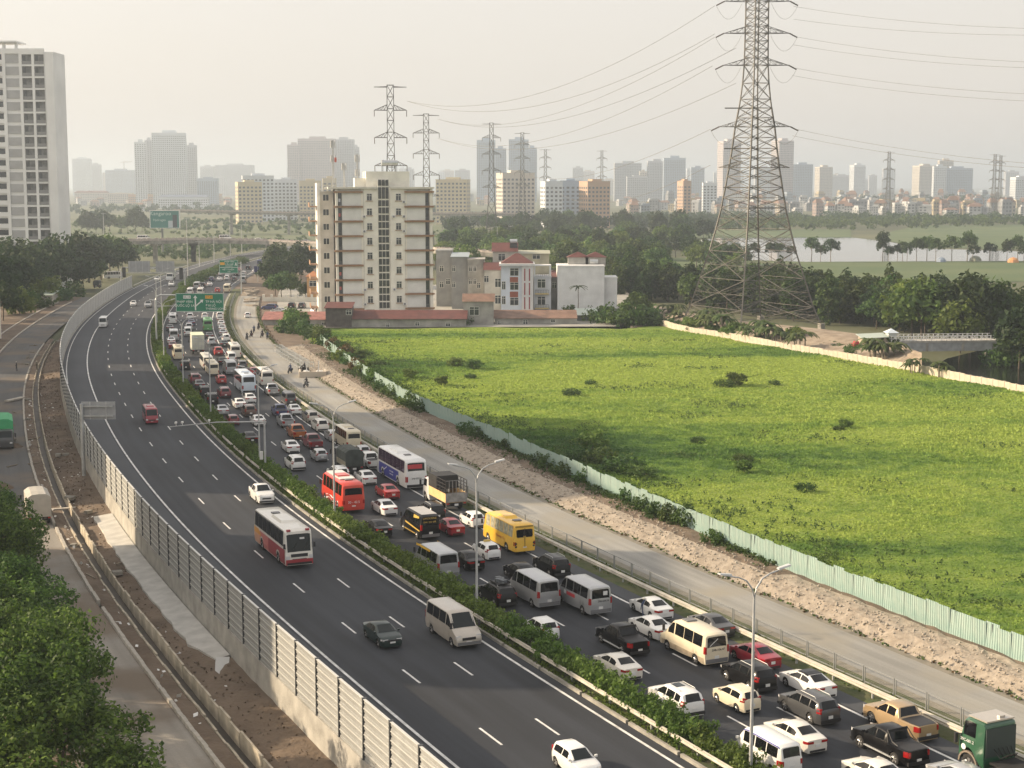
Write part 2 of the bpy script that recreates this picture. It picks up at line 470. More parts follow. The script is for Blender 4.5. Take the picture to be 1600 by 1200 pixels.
# ------------------------------------------------------------ wire mesh fence between expressway and service road
fm = MB()
for x in (-1.42, 1.42): fm.box(x - .03, x + .03, -.03, .03, -.05, 1.14)
for z in (.1, 1.12): fm.box(-1.42, 1.42, -.025, .025, z - .025, z + .025)
for k in range(27):
    x = -1.36 + k * .105; fm.add([(x - .003, 0, .12), (x + .003, 0, .12), (x + .003, 0, 1.12), (x - .003, 0, 1.12)], [(0, 1, 2, 3)])
for k in range(9):
    z = .18 + k * .11; fm.add([(-1.42, .004, z - .003), (1.42, .004, z - .003), (1.42, .004, z + .003), (-1.42, .004, z + .003)], [(0, 1, 2, 3)])
fence_me = fm.mesh('mesh_panel', mat('fence_zinc', (.30, .31, .31), .5, .4))
fence = empty('mesh_fence', label='thin grey wire mesh fence along the near edge of the service road', cat='fence')
for s in np.arange(20, 440, 3.05):
    inst('mesh_panel', fence_me, fence, at(s, 18.4, .05), tang(s))

# ------------------------------------------------------------ west side: earth slope, slab, ditch, kerb stones, side road
def wobble(amp, seed):
    r = random.Random(seed); tab = [[r.uniform(-1, 1) for _ in range(32)] for _ in range(997)]
    def f(s, j, d, z):
        i = int(s * 1.7) % 997
        return d + amp * .5 * tab[i][j % 32], z + amp * .35 * tab[(i * 7 + 3) % 997][j % 32]
    return f
profile('earth_slope', [(-15.75, -1.5), (-16.6, -1.55), (-17.5, -1.68), (-18.4, -1.82), (-19.25, -1.95)], S_NEAR, 480, 1.2, [dirt], wob=wobble(.16, 3))
ditch = tag(empty('drainage_ditch'), 'open concrete drainage ditch with broken rims between the earth slope and kerb stones', 'ditch')
ditch_c = mat('ditch_concrete', (0.40, 0.355, 0.28), .9, var=.35, scale=.6, bump=.4)
wr = random.Random(5)
profile('channel_floor', [(-20.2, -2.52), (-19.3, -2.52)], S_NEAR, 330, 4, [mat('wet_mud', (0.05, 0.04, 0.03), .6, var=.4, scale=.5)], kind=None, parent=ditch)
sq = S_NEAR + 10
while sq < 330:       # precast wall pieces, uneven heights
    L_ = wr.uniform(2.2, 2.6)
    for d, zt in ((-19.32, -1.45), (-20.22, -1.95)):
        zt2 = zt + wr.uniform(-.16, .1)
        w = MB(); w.box(-L_ / 2 + .03, L_ / 2 - .03, -.07, .07, -2.62, zt2)
        inst('wall_piece', w.mesh('wall_piece', ditch_c), ditch, at(sq, d), tang(sq) + wr.uniform(-.012, .012))
    sq += L_
profile('dirt_strip', [(-20.3, -2.08), (-20.9, -2.02), (-21.45, -2.06)], S_NEAR, 340, 1.2, [dirt], wob=wobble(.16, 8))
ks = MB(); ks.box(-.48, .48, -.13, .13, -2.4, -1.86)
stone_me = ks.mesh('kerb_stone', mat('pale_kerb', (0.43, 0.40, 0.35), .9, var=.2, scale=1.5, bump=.3))
skerb = tag(empty('side_kerb'), kind='structure')
for i, s in enumerate(np.arange(70, 330, 1.0)):
    if wr.random() < .05 or 113 < s < 116: continue
    inst('kerb_stone', stone_me, skerb, at(s, -21.6 + wr.uniform(-.03, .03)), tang(s) + wr.uniform(-.02, .02))
profile('side_road', [(-21.75, -2.1), (-29.1, -2.1)], 150, 470, 4, [side_asphalt])
pale_slab = road_mat('dusty_concrete_road', (.25, .23, .20), .2, soil=(.17, .135, .10))
profile('side_road', [(-21.75, -2.1), (-29.1, -2.1)], S_NEAR, 150, 4, [pale_slab])
profile('earth_yard', [(-29.1, -2.12), (-34, -2.05), (-70, -2.2)], S_NEAR, 470, 5, [dirt], wob=wobble(.3, 4))
for d in (-29.2, -33.2):
    profile('kerb', [(d - .15, -2.2), (d - .15, -1.85), (d + .15, -1.85), (d + .15, -2.2)], 250, 450, 4, [mat('pale_kerb', (0, 0, 0))])
# cast slab leaning against the barrier base
slab = MB(); ss = srange(sd(P(366, 1020, -1.2))[0], sd(P(178, 800, -1.2))[0], 1.5); sr = random.Random(9); rows = []
for i, s in enumerate(ss):
    w = (1.9 + sr.uniform(-.12, .12)) * (1.0 if i > 3 else .55 + .15 * i)
    rows.append((s, -15.9, -1.3)); rows.append((s, -15.9 - w, -1.42 - .05 * w))
for (s, d, z) in rows: slab.v.append(tuple(at(s, d, z)))
n = len(ss)
for i in range(n - 1): slab.f.append((2 * i, 2 * i + 1, 2 * i + 3, 2 * i + 2)); slab.m.append(0)
b0 = len(slab.v)
for i in range(n): slab.v.append((slab.v[2 * i + 1][0], slab.v[2 * i + 1][1], -1.75))
for i in range(n - 1): slab.f.append((2 * i + 1, b0 + i, b0 + i + 1, 2 * i + 3)); slab.m.append(0)
tag(slab.obj('slope_slab', mat('fresh_concrete', (0.47, 0.46, 0.43), .85, var=.15, scale=.8, bump=.35, bscale=3)), 'pale cast concrete slab lying on the earth slope below the noise barrier', 'slab')
SLAB = (float(ss[0]), float(ss[-1]))
# plastic sheet dangling from the slab end
ps = MB(); c0 = at(ss[0], -16.9, -1.4)
pr_ = [(0, 0, .05), (.9, .3, 0), (1.1, -1.2, -.2), (.1, -.9, -.05), (.7, -2.4, -.25), (.35, -2.3, -.2), (.95, -3.1, -.3)]
ps.v = [(c0.x + x, c0.y + y, c0.z + z) for x, y, z in pr_]; ps.f = [(0, 1, 2, 3), (3, 2, 4, 5), (5, 4, 6)]; ps.m = [0] * 3
tag(ps.obj('plastic_sheet', mat('white_plastic', (.6, .6, .58), .4)), 'torn white plastic sheet trailing off the end of the concrete slab', 'plastic sheet')
# ------------------------------------------------------------ vehicles
def paint(name, c, rough=.35, coat=.6, metal=0.0): return mat('paint_' + name, c, rough, metal, coat=coat, var=.05, scale=1.3)
PAINT = {
    'white': paint('white', (.74, .74, .72)), 'pearl': paint('pearl', (.72, .69, .62)), 'cream': paint('cream', (.70, .62, .46)),
    'silver': paint('silver', (.44, .45, .46), .32, .5, .5), 'grey': paint('grey', (.07, .072, .076), .35, .4, .3),
    'black': mat('paint_black', (.006, .006, .007), .28, coat=.12, spec=.25), 'darkgreen': paint('darkgreen', (.005, .02, .019), .3, .25), 'navy': paint('navy', (.03, .04, .12)),
    'red': paint('red', (.42, .03, .028)), 'maroon': paint('maroon', (.16, .014, .022)), 'crimson': paint('crimson', (.30, .018, .035)),
    'orange': paint('orange', (.42, .13, .035), .35, .5, .3), 'gold': paint('gold', (.42, .30, .17), .35, .5, .35),
    'yellow': paint('yellow', (.78, .47, .05)), 'busred': paint('busred', (.58, .05, .03)), 'champagne': paint('champagne', (.50, .46, .40), .33, .5, .4),
    'green': paint('green', (.10, .30, .10)), 'truckgreen': paint('truckgreen', (.03, .10, .055)), 'bluewhite': paint('bluewhite', (.60, .68, .76)),
    'brown': paint('brown', (.10, .05, .03)), 'beige': paint('beige', (.62, .55, .40)), 'busorange': paint('busorange', (.66, .36, .12)),
}
glass = mat('tinted_glass', (.006, .007, .009), .06, spec=.35)
glass_l = mat('clear_dark_glass', (.013, .019, .021), .1, spec=.3)
glass_p = mat('purple_tint_glass', (.05, .028, .055), .1, spec=.6)
glass_c = mat('curtained_glass', (.36, .35, .26), .15, spec=.5, var=.4, scale=3)
rubber = mat('rubber', (.018, .018, .018), .85)
alloy = mat('alloy', (.45, .45, .45), .35, .6)
blackp = mat('black_plastic', (.022, .022, .024), .55)
greyp = mat('grey_plastic', (.16, .16, .165), .6)
tail_red = mat('tail_lens', (.33, .012, .012), .2, coat=.5)
lamp_w = mat('lamp_lens', (.62, .62, .62), .12, coat=.5)
plate_w = mat('number_plate', (.7, .7, .68), .5)
under = mat('underbody', (.012, .012, .012), .9)

SPEC = {
 'sedan': dict(L=4.6, W=1.78, H=1.46, belt=.95, gw=.72, top=[(-2.3, .62), (-2.26, .98), (-1.6, 1.07), (-.82, 1.39), (-.3, 1.45), (.3, 1.43), (1.18, .99), (2.05, .84), (2.26, .70), (2.3, .5)],
   wheels=(1.38, -1.32, .32), ws=(.34, 1.12), rw=(-1.52, -.86), side=[(-1.12, -.28), (-.2, .86)], tail=(.84, .42, .16), head=(.7, .42, .13)),
 'hatch': dict(L=3.75, W=1.64, H=1.5, belt=.97, gw=.74, top=[(-1.875, .55), (-1.84, 1.0), (-1.55, 1.41), (-1.0, 1.49), (0, 1.49), (.2, 1.47), (.98, 1.0), (1.62, .86), (1.84, .68), (1.875, .5)],
   wheels=(1.18, -1.14, .3), ws=(.24, .92), rw=(-1.80, -1.53), side=[(-1.36, -.42), (-.34, .68)], tail=(1.0, .16, .3), head=(.72, .3, .15)),
 'suv': dict(L=4.65, W=1.86, H=1.72, belt=1.08, gw=.76, top=[(-2.325, .62), (-2.28, 1.1), (-1.98, 1.60), (-1.4, 1.70), (.1, 1.71), (.3, 1.68), (1.12, 1.14), (2.05, 1.0), (2.28, .8), (2.325, .55)],
   wheels=(1.4, -1.34, .36), ws=(.34, 1.06), rw=(-2.25, -1.97), side=[(-1.82, -1.22), (-1.14, -.22), (-.14, .82)], tail=(1.06, .18, .34), head=(.84, .4, .15)),
 'pickup': dict(L=5.3, W=1.88, H=1.8, belt=1.14, gw=.76, top=[(-2.65, .7), (-2.62, 1.13), (-1.0, 1.14), (-.92, 1.18), (-.66, 1.73), (-.1, 1.8), (.5, 1.78), (1.32, 1.2), (2.3, 1.08), (2.6, .86), (2.65, .55)],
   wheels=(1.62, -1.52, .38), ws=(.54, 1.26), rw=(-.9, -.68), side=[(-.56, .16), (.24, 1.0)], tail=(.92, .14, .34), head=(.92, .42, .16), bed=(-2.56, -1.02)),
 'van': dict(L=5.8, W=2.0, H=2.35, belt=1.34, gw=.86, top=[(-2.9, 1.1), (-2.88, 1.36), (-2.8, 2.22), (-2.58, 2.33), (.9, 2.36), (1.3, 2.27), (2.12, 1.32), (2.72, 1.06), (2.88, .82), (2.9, .55)],
   wheels=(1.9, -1.72, .35), ws=(1.34, 2.08), rw=(-2.872, -2.81), side=[(-2.5, -1.42), (-1.36, -.28), (-.22, .86), (1.0, 1.74)], tail=(1.25, .13, .5), head=(.88, .36, .24), bumper=greyp),
 'microvan': dict(L=4.3, W=1.66, H=1.9, belt=1.1, gw=.86, top=[(-2.15, .85), (-2.12, 1.12), (-1.98, 1.76), (-1.76, 1.87), (1.1, 1.9), (1.4, 1.82), (1.92, 1.12), (2.12, .85), (2.15, .5)],
   wheels=(1.5, -1.3, .3), ws=(1.43, 1.88), rw=(-2.10, -1.99), side=[(-1.8, -.86), (-.78, .2), (.3, 1.3)], tail=(.9, .12, .3), head=(.78, .28, .18)),
 'minibus': dict(L=7.0, W=2.1, H=2.72, belt=1.45, gw=.9, top=[(-3.5, 1.15), (-3.47, 1.5), (-3.38, 2.46), (-3.1, 2.68), (2.6, 2.72), (2.95, 2.58), (3.36, 1.42), (3.47, 1.0), (3.5, .55)],
   wheels=(2.3, -1.75, .4), ws=(2.98, 3.33), rw=(-3.455, -3.4), side=[(-3.1, -2.2), (-2.12, -1.22), (-1.14, -.24), (-.16, .74), (.82, 1.72), (1.85, 2.72)], tail=(1.02, .16, .34), head=(.85, .3, .24), bumper=None, ac=(-.6, 1.1)),
 'coach': dict(L=10.6, W=2.46, H=3.3, belt=1.72, gw=.93, top=[(-5.3, 1.75), (-5.26, 2.0), (-5.14, 3.0), (-4.8, 3.26), (4.6, 3.3), (4.95, 3.1), (5.22, 1.3), (5.29, .95), (5.3, .55)],
   wheels=(2.9, -2.5, .5), ws=(4.98, 5.2), rw=(-5.25, -5.15), side=[(-4.85 + 1.345 * i, -4.85 + 1.345 * i + 1.32) for i in range(7)], tail=(1.2, .2, .6), head=(.95, .3, .34), ac=(-1.0, 2.2)),
}
class Body:
    def __init__(s, sp):
        s.sp = sp; s.W = sp['W'] / 2; s.L = sp['L'] / 2
        s.tx = [a for a, b in sp['top']]; s.tz = [b for a, b in sp['top']]
        xs = set(s.tx)
        wf, wr_, r = sp['wheels']; s.ar = r * 1.13
        for xc in (wf, wr_):
            for q in (-1, -.94, -.72, -.38, 0, .38, .72, .94, 1): xs.add(round(xc + q * s.ar, 3))
        for a, b in sp['side']: xs.add(a); xs.add(b)
        xs.update(sp['ws']); xs.update(sp['rw'])
        if 'bed' in sp: xs.update(sp['bed'])
        s.xs = sorted(xs)
    def arch(s, x):
        wf, wr_, r = s.sp['wheels']; z = .2 if s.sp['H'] < 2 else .3
        for xc in (wf, wr_):
            if abs(x - xc) < s.ar: z = max(z, r + math.sqrt(max(0, s.ar ** 2 - (x - xc) ** 2)))
        return z
    def ring(s, x):
        sp = s.sp; zt = float(np.interp(x, s.tx, s.tz)); H = sp['H']; b = sp['belt']
        e = max(0, (abs(x) - (s.L - .6)) / .6); tp = 1 - (.2 if H < 2 else .06) * e * e
        belt = min(b, zt - .05); za = min(s.arch(x), belt - .08)
        f = max(0, min(1, (zt - b) / (H - b)))
        wt = s.W * (.94 + (sp['gw'] - .94) * f)
        rd = .05 + .06 * f
        mid = max(.5 * (1 if H < 2 else 1.5), za + .03); mid = min(mid, belt - .03)
        return [(s.W * .95 * tp, za), (s.W * tp, mid), (s.W * .985 * tp, belt), (wt * tp, max(zt - rd, belt + .02)), (wt * .82 * tp, max(zt - .012, belt + .03)), (0, max(zt, belt + .035))]
    def body(s):
        mb = MB(); k = 11
        for x in s.xs:
            r = s.ring(x)
            pts = r + [(-y, z) for (y, z) in r[:-1][::-1]]
            mb.v += [(x, y, z) for y, z in pts]
        n = len(s.xs)
        for i in range(n - 1):
            for j in range(k - 1):
                a = i * k + j; mb.f.append((a, a + 1, a + k + 1, a + k)); mb.m.append(0)
        mb.f.append(tuple(range(k - 1, -1, -1))); mb.m.append(0)
        mb.f.append(tuple((n - 1) * k + j for j in range(k))); mb.m.append(0)
        # dark floor pan and wheel wells
        wf, wr_, r_ = s.sp['wheels']; hw = s.W * .62; z0 = .22 if s.sp['H'] < 2 else .32
        mb.box(-s.L * .94, s.L * .94, -hw, hw, z0, z0 + .35, 1)
        mb.add([(-s.L * .95, -s.W * .93, z0 + .02), (s.L * .95, -s.W * .93, z0 + .02), (s.L * .95, s.W * .93, z0 + .02), (-s.L * .95, s.W * .93, z0 + .02)], [], 1)
        return mb
    def side_y(s, x, z):
        r = s.ring(x)
        for (y0, z0), (y1, z1) in zip(r[:-1], r[1:]):
            if z0 <= z <= z1: return y0 + (y1 - y0) * (z - z0) / max(1e-6, z1 - z0)
        return r[0][0] if z < r[0][1] else r[3][0]
    def side_patch(s, xa, xb, fz, sgn, off=.008, rows=1):
        """fz(x) -> (zlow, zhigh) on the flank"""
        mb = MB(); xs = [xa] + [x for x in s.xs if xa + .001 < x < xb - .001] + [xb]
        for x in xs:
            zl, zh = fz(x)
            r = s.ring(x); zl = max(zl, r[0][1] + .005); zh = max(zh, zl + .001)
            for q in range(rows + 1):
                z = zl + (zh - zl) * q / rows
                mb.v.append((x, sgn * (s.side_y(x, z) + off), z))
        k = rows + 1
        for i in range(len(xs) - 1):
            for q in range(rows):
                a = i * k + q; f = (a, a + k, a + k + 1, a + 1)
                mb.f.append(f if sgn < 0 else f[::-1]); mb.m.append(0)
        return mb
    def window(s, xa, xb, sgn):
        def fz(x):
            r = s.ring(x); b, t = r[2][1], r[3][1]
            return b + (t - b) * .08, b + (t - b) * .94
        return s.side_patch(xa, xb, fz, sgn)
    def top_patch(s, xa, xb, fr=.9, off=.012):
        mb = MB(); xs = [xa] + [x for x in s.xs if xa + .001 < x < xb - .001] + [xb]
        for i, x in enumerate(xs):
            r = s.ring(x); x2 = xs[i + 1] if i + 1 < len(xs) else xs[i - 1]
            zd = (s.ring(x2)[5][1] - r[5][1]); xd = x2 - x
            if i + 1 == len(xs): xd, zd = -xd, -zd
            l = math.hypot(xd, zd); nx, nz = -zd / l * off, xd / l * off
            half = [(r[3][0] * fr, r[3][1] + (r[4][1] - r[3][1]) * .35), (r[4][0] * fr, r[4][1]), (0, r[5][1])]
            for y, z in half + [(-y, z) for y, z in half[:-1][::-1]]: mb.v.append((x + nx, y, z + nz))
        for i in range(len(xs) - 1):
            for j in range(4):
                a = i * 5 + j; mb.f.append((a, a + 1, a + 6, a + 5)); mb.m.append(0)
        return mb

def wheel_mesh(r, w, sgn):
    t = MB(); n = 18; vs = []; pr = [(0, r * .62), (0, r * .9), (.02, r), (w - .02, r), (w, r * .9), (w, r * .55)]
    for i in range(n):
        a = 2 * math.pi * i / n
        for (y, q) in pr: vs.append((q * math.cos(a), -sgn * y, q * math.sin(a)))
    k = len(pr)
    t.add(vs, [(i * k + j, i * k + j + 1, ((i + 1) % n) * k + j + 1, ((i + 1) % n) * k + j) for i in range(n) for j in range(k - 1)])
    rm = MB(); nn = 10; c = .03
    rm.v.append((0, -sgn * .02, 0))
    for i in range(nn * 2):
        a = math.pi * i / nn; q = r * .66 if i % 4 < 2 else r * .63
        rm.v.append((q * math.cos(a), -sgn * (.012 if i % 4 < 2 else .05), q * math.sin(a)))
    for i in range(nn * 2):
        rm.f.append((0, 1 + i, 1 + (i + 1) % (nn * 2))); rm.m.append(0 if i % 4 < 2 else 1)
    return t.mesh('tyre', rubber, True, 40), rm.mesh('rim', [alloy, blackp])

KINDS = {}
def kind_parts(kind, gmat=None):
    """list of (name, mesh, loc, [sub-parts]); slot 0 of painted meshes is overridden per vehicle"""
    key = (kind, gmat.name if gmat else '')
    if key in KINDS: return KINDS[key]
    sp = SPEC[kind]; B = Body(sp); gm = gmat or glass; parts = []
    parts.append(('body', B.body().mesh('body', [PAINT['white'], under], True, 38), (0, 0, 0), [], True))
    parts.append(('windscreen', B.top_patch(*sp['ws']).mesh('windscreen', glass_l, True), (0, 0, 0), [], False))
    parts.append(('rear_window', B.top_patch(sp['rw'][0], sp['rw'][1], .84).mesh('rear_window', glass, True), (0, 0, 0), [], False))
    for a, b in sp['side']:
        for sg in (1, -1): parts.append(('side_window', B.window(a, b, sg).mesh('side_window', gm, True), (0, 0, 0), [], False))
    wf, wr_, r = sp['wheels']
    for sg in (1, -1):
        tm, rm = wheel_mesh(r, .2 if r < .45 else .28, sg)
        for xc in (wf, wr_): parts.append(('wheel', tm, (xc, sg * (B.W * .97), r), [('rim', rm)], False))
    def lens(name, x, cy_, cz, wy, hz_, m, sg, dx):
        mb = MB(); mb.box(x - dx, x + dx, cy_ - wy / 2, cy_ + wy / 2, cz - hz_ / 2, cz + hz_ / 2)
        parts.append((name, mb.mesh(name, m), (0, 0, 0), [], False))
    def corner(name, end, cz, wy, hz_, m, sg):
        """lens wrapped round a body corner: a piece on the end face and one on the flank"""
        x = end * B.L; zl = cz - hz_ / 2; zt = cz + hz_ / 2; mb = MB(); xf = x
        while float(np.interp(xf, B.tx, B.tz)) < zt - .02 and abs(xf) > B.L - .7: xf -= end * .01
        y1 = B.ring(xf)[1][0] - .015; xa, xb = sorted((xf - end * .05, x + end * .012 if abs(xf - x) < .08 else xf + end * .045))
        mb.box(xa, xb, min(sg * (y1 - wy), sg * y1), max(sg * (y1 - wy), sg * y1), zl, zt - .02)
        a, b = sorted((x - end * (.34 if sp['H'] < 2 else .16), x - end * .005))
        pt = B.side_patch(a, b, lambda q: (cz - hz_ / 2, cz + hz_ / 2), sg, .012, 3); mb.add(pt.v, pt.f)
        parts.append((name, mb.mesh(name, m), (0, 0, 0), [], False))
    tz, tw, th = sp['tail']; hz_, hw, hh = sp['head']
    for sg in (1, -1):
        corner('tail_light', -1, tz, tw, th, tail_red, sg)
        corner('headlight', 1, hz_, hw, hh, lamp_w, sg)
        mx = sp['ws'][1] - .12 if sp['H'] < 2.2 else sp['ws'][1] + .1; mz = sp['belt'] + .04
        mm = MB(); my = B.W + .07
        big = sp['H'] > 2.2
        mm.box(mx - .05, mx + .05, sg * my - .08, sg * my + .08, mz, mz + (.13 if not big else .42)); mm.bar((mx, sg * (B.W - .06), mz + .04), (mx, sg * my, mz + .04), .05)
        parts.append(('mirror', mm.mesh('mirror', [PAINT['white'] if not big else blackp]), (0, 0, 0), [], not big))
    pz = .62 if sp['H'] < 2 else .72
    if kind in ('pickup', 'coach', 'minibus'): pz = .52 if kind == 'pickup' else .62
    lens('number_plate', -B.L - .005, 0, pz, .34, .2, plate_w, 1, .02)
    lens('number_plate', B.L + .0, 0, .52, .42, .13, plate_w, 1, .02)
    gr = MB(); gr.box(B.L - .05, B.L + .012, -B.W * .5, B.W * .5, .58 if sp['H'] < 2 else .66, .72 if sp['H'] < 2 else .84)
    parts.append(('grille', gr.mesh('grille', blackp), (0, 0, 0), [], False))
    bm = sp.get('bumper', blackp)
    bb = MB(); q = B.W * .93
    z0, z1 = (.26, .48) if sp['H'] < 2 else (.34, .62)
    for x in (-B.L - .03, B.L - .09): bb.box(x, x + .12, -q * .92, q * .92, z0, z1 * (.86 if x > 0 else 1))
    if kind in ('sedan', 'hatch'): bb = MB(); bb.box(-B.L - .01, -B.L + .1, -q * .7, q * .7, .22, .36)
    parts.append(('bumper', bb.mesh('bumper', bm or PAINT['white']), (0, 0, 0), [], bm is None))
    if kind == 'pickup':
        bt = B.top_patch(sp['bed'][0], sp['bed'][1], .9, .02); parts.append(('bed_cover', bt.mesh('bed_cover', blackp), (0, 0, 0), [], False))
    if kind == 'suv':
        rl = MB()
        for sg in (1, -1): rl.tube([(-1.5, sg * .58, 1.66), (-1.4, sg * .58, 1.76), (.05, sg * .58, 1.77), (.15, sg * .58, 1.69)], .022, 6)
        parts.append(('roof_rail', rl.mesh('roof_rail', galv_dull), (0, 0, 0), [], False))
    if 'ac' in sp:
        a, b = sp['ac']; ac = MB(); h = sp['H']; w = B.W * .6
        ac.add([(a, -w, h - .03), (b, -w, h - .03), (b, w, h - .03), (a, w, h - .03), (a + .2, -w * .8, h + .16), (b - .3, -w * .8, h + .16), (b - .3, w * .8, h + .16), (a + .2, w * .8, h + .16)],
               [(4, 5, 6, 7), (0, 1, 5, 4), (1, 2, 6, 5), (2, 3, 7, 6), (3, 0, 4, 7)])
        parts.append(('roof_unit', ac.mesh('roof_unit', [PAINT['white']]), (0, 0, 0), [], True))
        hch = MB(); hch.box(a - 1.5, a - .9, -.35, .35, h - .02, h + .05); parts.append(('roof_hatch', hch.mesh('roof_hatch', greyp), (0, 0, 0), [], False))
    KINDS[key] = parts
    return parts

FARMESH = {}
def far_mesh(kind, gmat=None):
    """the same vehicle joined into one mesh for those only a dozen pixels wide"""
    key = (kind, gmat.name if gmat else '')
    if key in FARMESH: return FARMESH[key]
    mats = [PAINT['white']]; mb = MB()
    def put(me, loc, painted):
        b0 = len(mb.v); mb.v += [(v.co.x + loc[0], v.co.y + loc[1], v.co.z + loc[2]) for v in me.vertices]
        for p in me.polygons:
            m = me.materials[p.material_index]
            if painted and p.material_index == 0: i = 0
            else:
                if m not in mats: mats.append(m)
                i = mats.index(m)
            mb.f.append(tuple(b0 + q for q in p.vertices)); mb.m.append(i)
    for name, me, loc, subs, painted in kind_parts(kind, gmat):
        put(me, loc, painted)
        for n2, m2 in subs: put(m2, loc, False)
    FARMESH[key] = mb.mesh(kind, mats, True, 38)
    return FARMESH[key]

NAME = {'sedan': 'sedan_car', 'hatch': 'hatchback_car', 'suv': 'suv_car', 'pickup': 'pickup_truck', 'van': 'passenger_van', 'microvan': 'small_van', 'minibus': 'minibus', 'coach': 'coach_bus'}
CAT = {'sedan': 'car', 'hatch': 'car', 'suv': 'car', 'pickup': 'pickup', 'van': 'van', 'microvan': 'van', 'minibus': 'bus', 'coach': 'bus'}

def fit(bbox, dims, away=True, z=0.0, yaw=None, dyaw=0.0):
    """ground place of a vehicle of known size whose outline fills a box in the picture"""
    L, W, H = dims; cx, cy_ = (bbox[0] + bbox[2]) / 2, (bbox[1] + bbox[3]) / 2
    p = P(cx, bbox[1] + (bbox[3] - bbox[1]) * .65, z)
    for _ in range(14):
        a = (tang(sd(p)[0]) if yaw is None else yaw) + dyaw
        ca, sa = math.cos(a), math.sin(a)
        q = [proj((p.x + x * L / 2 * ca - y * W / 2 * sa, p.y + x * L / 2 * sa + y * W / 2 * ca, z + k * H)) for x in (-1, 1) for y in (-1, 1) for k in (0, .93)]
        bx = (min(u for u, v in q) + max(u for u, v in q)) / 2; by = (min(v for u, v in q) + max(v for u, v in q)) / 2
        c = proj(p); p = P(c[0] + cx - bx, c[1] + cy_ - by, z)
    a = (tang(sd(p)[0]) if yaw is None else yaw) + dyaw
    return p, a, (max(u for u, v in q) - min(u for u, v in q)) / (bbox[2] - bbox[0]), (max(v for u, v in q) - min(v for u, v in q)) / (bbox[3] - bbox[1])

PLACED = []
def vehicle(kind, color, bbox, label, away=True, group=None, gmat=None, z=0.0, yaw=None, dyaw=0.0, scale=1.0, far=None, extras=None):
    if kind in ('sedan', 'hatch', 'suv'): scale *= .93
    if kind == 'pickup': scale *= .95
    sp = SPEC[kind]; dims = (sp['L'] * scale, sp['W'] * scale, sp['H'] * scale)
    p, a, rx, ry = fit(bbox, dims, away, z, yaw, dyaw)
    if not away: a += math.pi
    PLACED.append((label, kind, p, a, dims, rx, ry))
    if far is None: far = p.y > 255
    pm = PAINT[color]; name = NAME[kind]
    if far:
        o = inst(name, far_mesh(kind, gmat), None, p, a, scale if scale != 1 else None, mats=[pm])
        return tag(o, label, CAT[kind], group)
    t = empty(name, p, a, label, CAT[kind], group)
    if scale != 1: t.scale = (scale,) * 3
    for n, me, loc, subs, painted in kind_parts(kind, gmat):
        o = inst(n, me, t, loc, mats=[pm] if painted else None)
        for n2, m2 in subs: inst(n2, m2, o)
    if extras: extras(t, Body(sp))
    return t

def patch(t, B, name, xa, xb, zl, zh, m, sides=(1, -1), rows=3, off=.012):
    for sg in sides:
        fz = (lambda x: (zl(x) if callable(zl) else zl, zh(x) if callable(zh) else zh))
        B.side_patch(xa, xb, fz, sg, off, rows).obj(name, m, t)
def text(name, s, size, parent, loc, rot, m, ext=0.004, align='CENTER', spacing=1.0):
    cu = bpy.data.curves.new(name, 'FONT'); cu.body = s; cu.size = size; cu.extrude = ext
    cu.align_x = align; cu.align_y = 'CENTER'; cu.space_character = spacing; cu.resolution_u = 2
    cu.materials.append(m)
    tmp = bpy.data.objects.new(name, cu); COL.objects.link(tmp)
    me = bpy.data.meshes.new_from_object(tmp.evaluated_get(bpy.context.evaluated_depsgraph_get()))
    bpy.data.objects.remove(tmp); bpy.data.curves.remove(cu)
    o = inst(name, me, parent, loc); o.rotation_euler = rot
    return o
RT_LEFT = (math.pi / 2, 0, math.pi)       # lettering on a vehicle's left flank (+y), read from outside
RT_REAR = (math.pi / 2, 0, -math.pi / 2)  # lettering on the tail (-x)
ink_red = mat('ink_red', (.45, .03, .03), .6); ink_white = mat('ink_white', (.75, .75, .75), .6); ink_dark = mat('ink_dark', (.03, .03, .03), .6); ink_gold = mat('ink_gold', (.55, .38, .08), .4)
blue_wrap = mat('blue_wrap', (.045, .05, .30), .35, coat=.4)
def ex_red_coach(t, B):
    lower = mat('coach_red', (.36, .035, .045), .35, coat=.5); pk = mat('coach_pink', (.62, .17, .15), .35, coat=.5); orng = mat('coach_orange', (.80, .36, .05), .35, coat=.5); pale = mat('coach_salmon', (.72, .38, .24), .35, coat=.5)
    patch(t, B, 'red_panel', -.2, 5.05, .36, lambda x: 1.62, lower)
    patch(t, B, 'pink_panel', -3.1, -.2, .36, lambda x: 1.62, pk)
    patch(t, B, 'salmon_panel', -5.2, -3.1, .36, 1.18, pale)
    patch(t, B, 'orange_panel', -5.2, -2.6, 1.20, lambda x: 1.2 + .5 * min(1, (-x - 2.4) / 1.0), orng, off=.02)
    f = MB(); f.box(5.27, 5.325, -1.16, 1.16, .34, .8); f.obj('front_apron', lower, t)
    k = MB(); k.box(5.26, 5.315, -.72, .72, 1.0, 1.26); k.obj('front_grille', blackp, t)
    r = MB()
    for sg in (1, -1): r.box(4.78, 5.02, sg * .82 - .16, sg * .82 + .16, 3.14, 3.3)
    r.obj('roof_marker', mat('coach_red', (0, 0, 0)), t)
    st = MB(); st.box(5.03, 5.09, .1, .5, 2.45, 2.6); st.obj('paper_slip', plate_w, t)
    w = MB()
    for y in (-.5, .45): w.bar((5.19, y, 1.62), (5.13, y + .35, 2.2), .03)
    w.obj('wiper', blackp, t)
